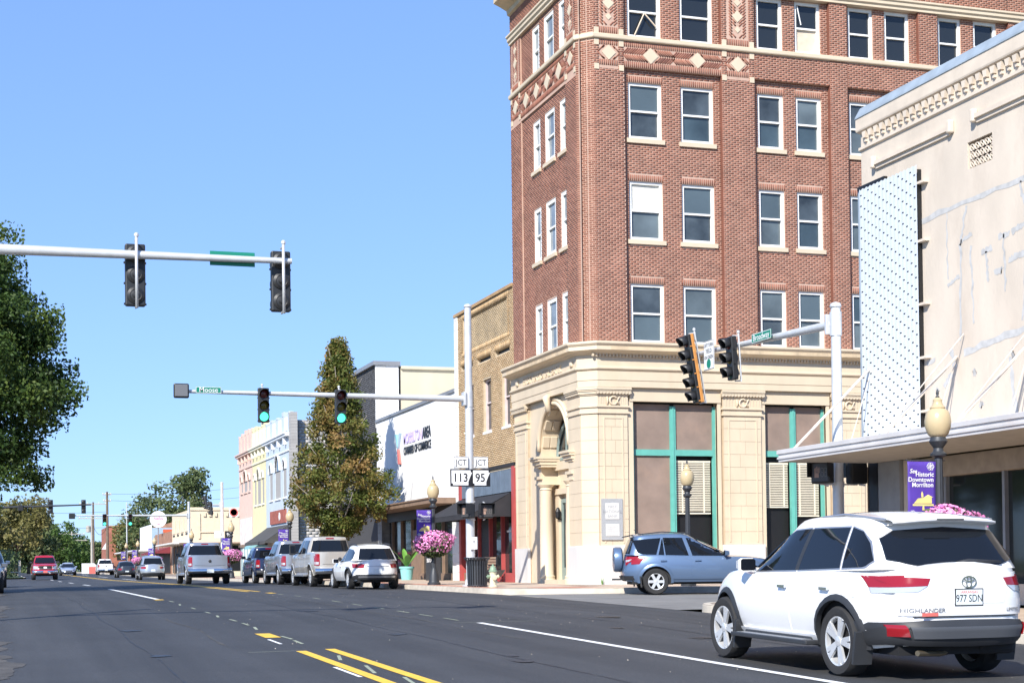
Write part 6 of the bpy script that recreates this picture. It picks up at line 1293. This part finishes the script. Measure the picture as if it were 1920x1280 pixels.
def mk_banner():
    t=thing('street_banner','purple','banner',(0,0,0),group='purple banners on the lamp posts'); f=lambda x,z:-.02-.012*math.sin(x*9+z*3)-.006*math.sin(z*11)
    b=B(); b.grid([[(-.60+.53*i/10,f(-.6+.53*i/10,1.68+.9*j/12),1.68+.9*j/12) for i in range(11)] for j in range(13)]); c=b.build('cloth',m_pur,t,smooth=True,local=True); md=c.modifiers.new('thick','SOLIDIFY'); md.thickness=.004
    def txt(s,x,z,sz,al='LEFT',sh=0):
        b=B(); vs,fs=text_bm(s,sz,.0008,.002,al); b.add([(x+a+sh*c_,f(x+a,z+c_)-.007-d,z+c_) for a,c_,d in vs],fs); b.build('banner_lettering',m_sw,t,local=True)
    txt('See',-.56,2.42,.10,sh=.25); txt('Historic',-.11,2.37,.105,'RIGHT'); txt('Downtown',-.11,2.285,.105,'RIGHT'); txt('Morrilton',-.11,2.2,.105,'RIGHT')
    b=B(); q=lambda poly:b.prism(poly,lambda a,c_,d:(a,f(a,c_)-.006-d,c_),0,.002)
    q([(-.52,1.86),(-.12,1.86),(-.12,1.89),(-.52,1.89)]); q([(-.5,1.9),(-.28,1.9),(-.28,2.0),(-.42,1.98)]); q([(-.28,1.9),(-.15,1.9),(-.15,2.0),(-.28,2.0)]); q([(-.3,2.0),(-.12,2.0),(-.215,2.045)]); q([(-.35,2.0),(-.31,2.0),(-.31,2.06),(-.33,2.1),(-.35,2.06)]); q([(-.335,1.86),(-.305,1.86),(-.3,1.79),(-.345,1.79)])
    b.build('courthouse_print',m_gold,t,local=True)
    b=B()
    for k in range(6):
        a=k*PI/3; b.tube([(-.17+.035*math.cos(a)+.03*math.cos(w_*PI/4),f(-.17,2.5)-.008,2.5+.035*math.sin(a)+.03*math.sin(w_*PI/4)) for w_ in range(9)],.004,4)
        b.tube([(-.52+.03*math.cos(a)+.025*math.cos(w_*PI/4),f(-.5,1.74)-.01,1.74+.02*math.sin(a)+.025*math.sin(w_*PI/4)) for w_ in range(9)],.004,4)
    b.build('flower_print',m_sw,t,local=True); return t
m_petal=pm('pink_petals',(.62,.17,.42),.6,attr=[(.56,.13,.36),(.74,.25,.52),(.80,.40,.62),(.66,.18,.43)],var=.1); m_leafb=pm('basket_leaves',(.06,.10,.03),.7,attr=[(.04,.08,.02),(.10,.13,.04)])
def mk_basket():
    t=thing('flower_basket','pink','flower basket',(0,0,0),group='pink petunia baskets on the lamp posts'); b=B(); b.lathe([(.1,1.2),(.3,1.22),(.42,1.4),(.45,1.5),(.43,1.5),(.1,1.45)],seg=20); b.build('basket',m_iron,t,local=True)
    n=1500; V=[];r=[]
    th=RNG.uniform(0,2*PI,n); ph=np.arccos(RNG.uniform(-.72,1,n)); rad=RNG.normal(1,.06,n)*(1+.09*np.sin(th*3+ph*2)+.07*np.sin(th*5+1)*np.sin(ph*4))
    for a,p,q in zip(th,ph,rad):
        nrm=Vector((math.sin(p)*math.cos(a),math.sin(p)*math.sin(a),math.cos(p))); c=Vector((nrm.x*.64*q,nrm.y*.64*q,1.52+nrm.z*(.34 if nrm.z>0 else .50)*q)); nr=(nrm+Vector(RNG.normal(0,.35,3))).normalized(); e=nr.orthogonal().normalized(); g2=nr.cross(e); s=RNG.uniform(.026,.042)
        V.append((c,e,g2,nr,s)); 
    b=B()
    for c,e,g2,nr,s in V:
        vs=[tuple(c+nr*-.01)]+[tuple(c+(e*math.cos(k*PI/3)+g2*math.sin(k*PI/3))*s+nr*.006*(k%2)) for k in range(6)]; b.add(vs,[(0,k+1,(k+1)%6+1) for k in range(6)])
    b.build('blooms',m_petal,t,local=True,kind='stuff',rnd=True)
    b=B()
    for i in range(1300):
        a,p=random.uniform(0,2*PI),math.acos(random.uniform(-1,1)**1 if random.random()<.6 else -random.uniform(.3,1)); q=random.uniform(.82,1.06); c=Vector((math.sin(p)*math.cos(a)*.64*q,math.sin(p)*math.sin(a)*.64*q,1.5+math.cos(p)*(.34 if p<PI/2 else .54)*q)); e=Vector(RNG.normal(0,1,3)).normalized()*.05; g2=e.orthogonal().normalized()*.03; b.add([tuple(c-e),tuple(c+g2),tuple(c+e),tuple(c-g2)],[(0,1,2,3)])
    b.build('leaves',m_leafb,t,local=True,kind='stuff',rnd=True); return t
LAMPS=[(14.6,22.4,1,1,'of the cream shop behind the large white vehicle'),(19.55,43.25,0,0,'in front of the bank window behind the blue vehicle'),(14.3,52.8,1,1,'between the mast pole and the white crossover'),(14.3,81,1,0,'in front of the blue painted shop'),(14.3,102.5,1,1,'right of the driving silver pickup'),(14.3,124.5,1,0,'above the driving silver pickup by the cream corner shop'),(14.3,155,1,1,'right of the far silver vehicle'),(14.3,174,1,1,'second farthest beyond the dark sedan'),(14.3,190,1,0,'farthest down the street')]
bn=bk=None
for x,y,hb,hf,w_ in LAMPS:
    mk_lamp('dark iron lamp post '+w_,x,y,hb)
    if hb:
        o=mk_banner() if bn is None else copy_tree(bn); bn=bn or o; o.location=(x,y,walk_z(y)); o['label']='purple banner on lamp post '+w_
    if hf:
        o=mk_basket() if bk is None else copy_tree(bk); bk=bk or o; o.location=(x,y,walk_z(y)-.02); o['label']='petunia ball on lamp post '+w_
# ---- litter bins, hydrant, planters
def bin_(label,x,y):
    z=walk_z(y); t=thing('litter_bin',label,'litter bin',(x,y,z)); t.scale=(1.15,1.15,1.1); b=B(); b.lathe([(.23,.03),(.24,.05),(.25,.8),(.01,.82)],seg=20); b.build('liner',m_dark,t,local=True)
    for k in range(24):
        a=2*PI*k/24; c,s=math.cos(a),math.sin(a); b=B(); g=[]
        for rr,zz in ((.255,.02),(.265,.3),(.27,.6),(.29,.74),(.345,.82)): g.append([(rr*c-s*.022,rr*s+c*.022,zz),(rr*c+s*.022,rr*s-c*.022,zz)])
        b.grid(g); o=b.build('slat',m_iron,t,local=True); md=o.modifiers.new('thick','SOLIDIFY'); md.thickness=.008
    for rr,zz in ((.27,.05),(.35,.83)): b=B(); b.tube([(rr*math.cos(k*PI/12),rr*math.sin(k*PI/12),zz) for k in range(25)],.016,6); b.build('hoop',m_iron,t,local=True)
bin_('black slatted litter bin in front of the mast pole',14.25,47.45); bin_('distant black litter bin left of the dark blue truck',14.3,94.5)
x,y=14.5,46.6; z=walk_z(y); t=thing('fire_hydrant','pale yellow fire hydrant with green cap next to the litter bin','hydrant',(x,y,z)); t.scale=(.88,.88,.92); m_hy=pm('hydrant_yellow',(.62,.59,.42),.5,var=.08,scale=8); m_hg=pm('hydrant_green',(.22,.31,.21),.5)
b=B(); b.lathe([(.16,0),(.16,.05),(.12,.07),(.115,.45),(.13,.47),(.13,.52),(.01,.53)],seg=16); b.build('barrel',m_hy,t,local=True,smooth=True,auto=35); b=B(); b.lathe([(.155,.52),(.155,.55),(.125,.57),(.11,.65),(.06,.71),(.03,.73),(.03,.77),(.01,.78)],seg=16); b.build('bonnet',m_hg,t,local=True,smooth=True,auto=35)
for sg in (-1,1): b=B(); b.lathe([(.06,.1),(.06,.17),(.07,.17),(.07,.2),(.025,.21),(.025,.24)],seg=10,axis='x'); b.v=[(sg*a,c,d+.36) for a,c,d in b.v]; b.build('side_outlet',m_hg if sg<0 else m_hy,t,local=True)
b=B(); b.lathe([(.08,.1),(.08,.16),(.09,.16),(.09,.2),(.03,.21)],seg=12,axis='y'); b.v=[(a,-c,d+.33) for a,c,d in b.v]; b.build('front_outlet',m_hy,t,local=True)
t=thing('teal_planter','teal pot with broad banana leaves outside the white office','planter',(17.3,68.5,walk_z(68.5))); b=B(); b.lathe([(.24,0),(.3,.5),(.34,.52),(.34,.6),(.28,.6),(.27,.5),(.01,.5)],seg=18); b.build('pot',pm('teal_glaze',(.25,.58,.58),.4,var=.06),t,local=True,smooth=True,auto=40)
m_bl=pm('banana_leaf',(.12,.28,.05),.45,var=.25,scale=4)
for i,(a,le,h) in enumerate(((2.9,1.5,1.4),(.4,1.2,1.1),(4.6,1.1,.9),(1.6,.9,1.3),(5.6,1.0,1.2),(3.6,.8,.7))):
    b=B(); g=[]
    for k in range(9):
        u=k/8; r_=le*.62*u; zz=.5+h*u*(1.35-.6*u)*.9; w_=.17*math.sin(PI*min(1,u*.94+.06))*(le/1.3); c,s=math.cos(a),math.sin(a); g.append([(r_*c-s*w_,r_*s+c*w_,zz+.04),(r_*c,r_*s,zz),(r_*c+s*w_,r_*s-c*w_,zz+.04)])
    b.grid(g); b.build('leaf',m_bl,t,local=True,smooth=True)
t=thing('address_cabinet','dark grey cabinet numbered 501 and 102 behind the lamp post','cabinet',(17.55,64.9,walk_z(65))); b=B(); b.box(-.2,-.5,0,.2,.5,1.05); b.build('case',pm('charcoal_panel',(.035,.037,.042),.5),t,local=True,bevel=.01)
b=B(); add_text(b,'501',(-.27,-.507,.85),U,(0,0,1),NF,.22,.002); b.build('numerals',m_sw,t,local=True); b=B(); add_text(b,'102',(-.206,.1,.85),(0,-1,0),(0,0,1),(-1,0,0),.26,.002); b.build('numerals',m_sw,t,local=True)
t=thing('metal_chair','black metal slatted armchair against the red shopfront','chair',(17.35,56.5,walk_z(56)),-.9)
for dx in (-.26,.26):
    for dy in (-.24,.24): b=B(); b.tube([(dx,dy,0),(dx,dy,.64 if dy<0 else .95)],.018,6); b.build('leg',m_iron,t,local=True)
    b=B(); b.tube([(dx,-.28,.64),(dx,.24,.66)],.022,6); b.build('armrest',m_iron,t,local=True)
for i in range(5): b=B(); b.obox((0,-.22+.11*i,.43),(.26,0,0),(0,.045,0),(0,0,.01)); b.build('seat_slat',m_brn,t,local=True)
for i in range(5): b=B(); b.obox((0,.25,.52+.1*i),(.26,0,0),(0,.01,0),(0,0,.038)); b.build('back_slat',m_brn,t,local=True)
t=thing('stone_bowl','grey bowl planter on a foot beside the metal chair','planter',(17.1,54.8,walk_z(55))); b=B(); b.lathe([(.18,0),(.16,.05),(.08,.1),(.08,.16),(.25,.24),(.38,.42),(.4,.48),(.36,.48),(.01,.4)],seg=20); b.build('bowl',pm('bowl_stone',(.12,.125,.13),.7,var=.15),t,local=True,smooth=True,auto=40)
t=thing('sandwich_board','small folding board with white letter A outside the red shopfront','sign',(17.5,57.9,walk_z(58)),.5); 
for s in (-1,1): b=B(); b.obox((0,s*.14,.42),(.28,0,0),(0,.01,0),(0,-s*.12,.42)); b.build('panel',m_iron,t,local=True)
b=B(); add_text(b,'A',(0,-.27,.46),U,(0,.27,.96),(0,-.96,.27),.5,.004,bold=.02); b.build('letter',m_sw,t,local=True)
# small weed at the bank's foot
t=thing('weed_tuft','small green weed growing at the foot of the marble base','weed',(18.62,47.95,walk_z(48)))
for i in range(14): b=B(); a=random.uniform(0,6.3); h=random.uniform(.12,.26); b.add([(-.012,0,0),(.012,0,0),(.06*math.cos(a),.03*math.sin(a)-.03,h)],[(0,1,2)]); b.build('blade',m_bl,t,local=True)
# ---- utility poles, wires, far barrier
m_wood=pm('weathered_pole_wood',(.16,.12,.09),.9,var=.2,scale=3); m_wire=pm('wire',(.02,.02,.02),.6); m_conc=pm('pale_pole',(.42,.39,.34),.8,var=.1)
def upole(label,x,y,top,m,arms=(),r=.16):
    z=gz(y)-.2; t=thing('utility_pole',label,'utility pole',(x,y,z)); b=B(); b.tube([(x,y,z),(x,y,top)],[r,r*.65],10); b.build('pole',m,t,smooth=True,auto=40)
    for za,l in arms:
        b=B(); b.box(x-l,y-.1,za-.07,x+l,y+.1,za+.07); b.build('cross_arm',m_conc,t)
        for q in (-.9,-.4,.4,.9): b=B(); b.lathe([(.04,0),(.06,.08),(.03,.16)],(x+l*q,y,za+.07),8); b.build('insulator',m_galv,t)
    return t
upole('tall dark pole standing in front of the distant brick building',14.6,228,12.4,m_wood,[(12.0,.6),(11.1,.5)],.24); upole('brown pole with cross arm left of the tall dark pole',14.6,262,12.4,m_wood,[(12.1,2.2)],.22); upole('pale pole with transformer beside the brown pole',14.0,256,10.2,m_conc,[(9.6,2.0)],.2); upole('pale distant pole with two wide cross arms among the trees',14.2,330,9.4,m_conc,[(8.9,2.6),(7.6,3.0)],.2); upole('thin distant brown pole left of the pale pole',13.2,345,8.4,m_wood,[(6.9,2.2)],.16); upole('thin grey lighting pole before the brick building',14.9,197,9.6,m_galv,(),.09)
t=thing('pole_transformer','pale cylindrical transformer on the pale pole','transformer',(13.5,256,7.6)); b=B(); b.lathe([(.05,0),(.35,.05),(.35,1.0),(.05,1.1)],(13.5,256,7.4),12); b.build('can',m_conc,t)
def wire(label,a,c,sag,r=.018):
    t=thing('overhead_wire',label,'wire',a); b=B(); b.tube([(a[0]+(c[0]-a[0])*k/12,a[1]+(c[1]-a[1])*k/12,a[2]+(c[2]-a[2])*k/12-sag*4*(k/12)*(1-k/12)) for k in range(13)],r,5); b.build('cable',m_wire,t)
wire('topmost thin wire from the tall dark pole to the right',(14.6,228,12.1),(40,200,13.4),.8); wire('second thin wire from the tall dark pole to the right',(14.6,228,11.2),(40,200,11.8),.8); wire('lower thin wire from the tall dark pole to the right',(14.6,228,9.2),(30,190,8.6),1.0)
wire('long thin wire from the tall dark pole to the upper left',(14.6,228,9.6),(-30,190,12),1.5); wire('lowest thin wire across the street to the left',(14.6,228,7.4),(-30,190,7.6),.5); wire('short sagging wire between the dark and brown poles',(14.6,228,7.6),(14.6,262,8.6),1.3,.03)
t=thing('white_red_barrier','distant low white and red barrier at the road side by the poles','barrier',(12.4,238,gz(238))); b=B(); b.box(11.6,238,gz(238),13.6,238.4,gz(238)+1.5); b.build('panel',m_wht,t); b=B(); b.box(12.6,237.9,gz(238),13.6,237.95,gz(238)+1.0); b.build('red_panel',m_coral,t)
t=thing('kerb_post','short pale post at the far left kerb in front of the trees','post',(1.9,152,.8)); b=B(); b.box(1.8,151.9,.8,2.0,152.1,2.4); b.build('post',m_conc,t); b=B(); b.box(1.1,151.95,1.25,1.8,152.05,1.35); b.build('rail',m_conc,t)
# ================================================================ trees
def leafmat(name,ramp,trans=.28):
    m=pm(name,ramp[0],.55,attr=ramp); n=m.node_tree.nodes; l=m.node_tree.links; p=n['Principled BSDF']; tr=n.new('ShaderNodeBsdfTranslucent'); mx=n.new('ShaderNodeMixShader'); mx.inputs[0].default_value=trans
    src=p.inputs['Base Color'].links[0].from_socket; l.new(src,tr.inputs[0]); l.new(p.outputs[0],mx.inputs[1]); l.new(tr.outputs[0],mx.inputs[2]); l.new(mx.outputs[0],n['Material Output'].inputs[0]); p.inputs['Specular IOR Level'].default_value=.3
    return m
m_bark=pm('bark',(.10,.075,.055),.95,var=.3,scale=4,bump=.5,bscale=12)
def leaves(name,parent,centers,sig,n,size,mt,hue=None,base=(0,0,0)):
    """n leaves scattered in clumps round the given centres (local to the tree's foot)"""
    C=np.array(centers); k=RNG.integers(0,len(C),n); P=C[k]+np.clip(RNG.normal(0,1,(n,3)),-1.7,1.7)*np.array(sig)
    a=RNG.normal(0,1,(n,3)); a/=np.linalg.norm(a,axis=1)[:,None]; q=RNG.normal(0,1,(n,3)); q[:,2]*=.6; bb=np.cross(a,q); bb/=np.linalg.norm(bb,axis=1)[:,None]+1e-9
    s=(size*RNG.uniform(.6,1.3,n))[:,None]; V=np.stack([P-a*s*.5,P+bb*s*.3-a*s*.05,P+a*s*.55,P-bb*s*.3-a*s*.05],1)
    ch=RNG.uniform(0,1,len(C)) if hue is None else np.array(hue); r=np.clip(ch[k]*.65+RNG.uniform(0,.35,n),0,1)
    return np_mesh(name,V,np.arange(n*4,dtype=np.int32).reshape(-1,4),mt,parent,rnd=r,local=True)
def limbs(parent,tips,trunk,r0,h0,name='trunk'):
    b=B(); b.tube([(0,0,-.2),(.05,.03,h0*.5),trunk],[r0,r0*.8,r0*.6],10)
    for tp in tips:
        v=Vector(tp); t0=Vector(trunk); mid=t0.lerp(v,.5)+Vector((0,0,-.08*(v-t0).length)); b.tube([t0*.98,mid,v],[r0*.42,r0*.22,r0*.06],6)
    return b.build(name,m_bark,parent,smooth=True,local=True)
def blob_pts(blobs,per):
    out=[]
    for (cx,cy,cz,rx,ry,rz_),n in zip(blobs,per):
        for _ in range(n):
            d=RNG.normal(0,1,3); d/=np.linalg.norm(d); r=RNG.uniform(.35,1)**.5; out.append((cx+d[0]*rx*r,cy+d[1]*ry*r,cz+d[2]*rz_*r))
    return out
def tree(name,label,loc,blobs,per,n,size,sig,ramp,r0=.3,h0=4,group=None,matname=None,trunk=True):
    t=thing(name,label,'tree',loc,group=group); pts=blob_pts(blobs,per); m=MAT.get(matname) or leafmat(matname or 'leaf_'+name,ramp)
    leaves('crown',t,pts,sig,n,size,m); top=(blobs[0][0]*.2,blobs[0][1]*.2,h0)
    if trunk: limbs(t,[(bl[0]+bl[3]*.2,bl[1],bl[2]+bl[5]*.3) for bl in blobs]+pts[::max(1,len(pts)//14)],top,r0,h0)
    return t
GR=[(.020,.042,.010),(.038,.076,.015),(.075,.125,.024),(.125,.165,.036)]
# large tree hanging in from the left
tree('broadleaf_tree','large dark green tree hanging in from the left edge',(-4.3,59,gz(59)),
  [(1.2,0,9.6,4.2,4.5,3.6),(3.6,-.5,7.6,3.0,4,2.2),(5.4,-.8,6.7,1.8,2.6,1.1),(3.8,-.5,4.5,2.1,3,1.4),(2.4,.5,11.9,2.9,3.2,1.8),(1.0,0,5.5,3.5,3.5,2.6),(4.6,-1,9.2,1.9,2.2,1.3),(1.6,0,4.0,3.0,3,1.4),(3.6,0,11.2,1.8,2,1.1)],[84,60,36,34,42,40,32,32,20],105000,.15,(.34,.34,.24),GR,r0=.45,h0=4.2)
# autumn tinted tree on the pavement
def conetree():
    t=thing('autumn_tree','cone shaped street tree with green and rust leaves before the white office','tree',(14.9,71.4,walk_z(71))); pts=[];hue=[]
    for i in range(350):
        u=RNG.uniform(0,1)**1.25; z=2.1+8.8*u; R_=(2.4*min(1,(u+.06)/.22) if u<.2 else 2.4*(1-(u-.2)/.83)**1.0)*RNG.uniform(.72,1.2); a=RNG.uniform(0,2*PI); r=R_*RNG.uniform(.25,1)**.5
        pts.append((r*math.cos(a),r*math.sin(a),z)); hue.append(float(np.clip(RNG.normal(.27,.26)+.2*math.sin(a*2+z*.8)-.12*math.cos(a),0,1)))
    m=leafmat('leaf_autumn_tree',[(.065,.10,.02),(.115,.145,.032),(.19,.165,.045),(.30,.19,.065),(.40,.27,.115)],.32)
    leaves('crown',t,pts,(.19,.19,.17),42000,.15,m,hue); b=B(); b.tube([(0,0,-.1),(0,.05,4),(0,0,8.5),(0,0,11)],[.16,.13,.06,.02],8)
    for i in range(34): 
        a=i*2.4; z=2+i*.22; R_=2.1*(1-max(0,(z-3.5))/9); b.tube([(0,0,z),(R_*.5*math.cos(a),R_*.5*math.sin(a),z+.6),(R_*math.cos(a),R_*math.sin(a),z+1.5)],[.05,.03,.01],5)
    b.build('trunk',pm('pale_bark',(.26,.23,.2),.9,var=.2,scale=5),t,smooth=True,local=True)
conetree()
FG=[(.06,.095,.04),(.095,.135,.052),(.14,.175,.07),(.18,.20,.09)]; YG=[(.10,.11,.035),(.16,.155,.05),(.22,.19,.065),(.15,.135,.05)]  # far greens made paler and bluer, haze put into the leaf colour
tree('broadleaf_tree','tall rounded tree behind the cream corner shop, right of two crowns',(24.6,222,.8),[(0,0,9.5,2.8,3,3.6),(.9,0,12.4,2.0,2,1.9),(-1.6,0,6.8,2.6,3,2.6)],[34,20,20],5200,.5,(.7,.7,.55),FG,r0=.4,h0=5,matname='leaf_far_green')
tree('broadleaf_tree','thinner tree with bare tips behind the cream corner shop, left of two crowns',(20.8,236,.8),[(0,0,8.8,2.4,3,3.2),(-1.6,0,6,2.2,3,2.6),(.6,0,11.2,1.6,2,1.6)],[24,16,8],3000,.45,(.75,.75,.6),FG,r0=.35,h0=5,matname='leaf_far_green')
tree('broadleaf_tree','tan leaved small tree low behind the blue siding shop',(20.5,262,.8),[(0,0,6,3.2,3,3)],[40],2600,.5,(.7,.7,.6),YG,matname='leaf_far_tan',h0=3)
for i,(x,y,blobs,ramp,mn,lab) in enumerate([
 (-2.4,176,[(0,0,6,3.8,4,3.2),(2,0,4.0,2.6,3,2.4),(-3,0,8,3,3,3)],YG,'leaf_far_tan','olive yellow tree at the left edge beyond the second crossing'),
 (2.2,215,[(0,0,6,4,4,3.6),(1.5,0,8,2.6,2.6,2.2)],YG,'leaf_far_tan','olive yellow tree left of the red pickup roof'),
 (4.6,262,[(0,0,6,4.2,4,4),(-2,0,4,4,4,3)],FG,'leaf_far_green','dark green tree above the red pickup'),
 (9.0,330,[(0,0,6.5,5.5,5,4.5),(3,0,5,4,4,3)],[(.04,.09,.02),(.07,.13,.03),(.10,.16,.04),(.12,.17,.05)],'leaf_far_bright','bright green tree left of the pale cross arm pole'),
 (14.5,372,[(0,0,6.5,6,5,5),(3,0,4,4,4,3)],[(.04,.09,.02),(.07,.13,.03),(.10,.16,.04),(.12,.17,.05)],'leaf_far_bright','bright green tree behind the pale cross arm pole'),
 (21.0,392,[(0,0,4.2,5,5,3.6)],FG,'leaf_far_green','dull green tree right of the pale cross arm pole'),
 (25.5,400,[(0,0,3.2,4,4,3)],YG,'leaf_far_tan','low olive tree left of the distant brick building'),
 (4.5,400,[(0,0,8.5,7,6,6)],FG,'leaf_far_green','tall dull green tree far behind the red pickup'),
 (-4.5,150,[(0,0,4.5,3.5,3,3.6),(0,0,8,3,3,2.5)],FG,'leaf_far_green','dark shrubby tree at the left edge under the hanging tree')]):
    tree('broadleaf_tree',lab,(x,y,gz(y)-.1),blobs,[max(20,int(46*b_[3]/4)) for b_ in blobs],7000 if y<300 else 5000,.42 if y<250 else .6,(.6,.6,.5),ramp,r0=.3,h0=3,matname=mn,group='trees down the street')
b=B(); b.grid([[(x,y,gz(y)+.1+(.25 if x<1 else 0)) for x in (2.3,1,-8,-40)] for y in frange(146,420,20)]); tag(b.build('verge_far_left',m_grass),kind='structure')
kerb('kerb',[(2.35,y,gz(y)+.11) for y in frange(420,146,24)],bpy.data.objects['verge_far_left'])
# low hedge mass behind the far left kerb
b=thing('hedge','dark low hedge along the far left kerb','hedge',(-2,185,gz(185))); leaves('foliage',b,[(RNG.uniform(-5,3.4),RNG.uniform(-30,60),RNG.uniform(.2,2.2)) for _ in range(240)],(.5,.8,.4),9000,.36,MAT['leaf_far_green'])
V=[];
t=thing('wooded_hill','distant dull green wooded rise closing the street','wood',(20,620,0)); leaves('foliage',t,[(RNG.uniform(-160,160),RNG.uniform(-20,60),RNG.uniform(.5,7.5)) for _ in range(900)],(3,3,1.4),26000,1.5,MAT['leaf_far_green'])['kind']='stuff'
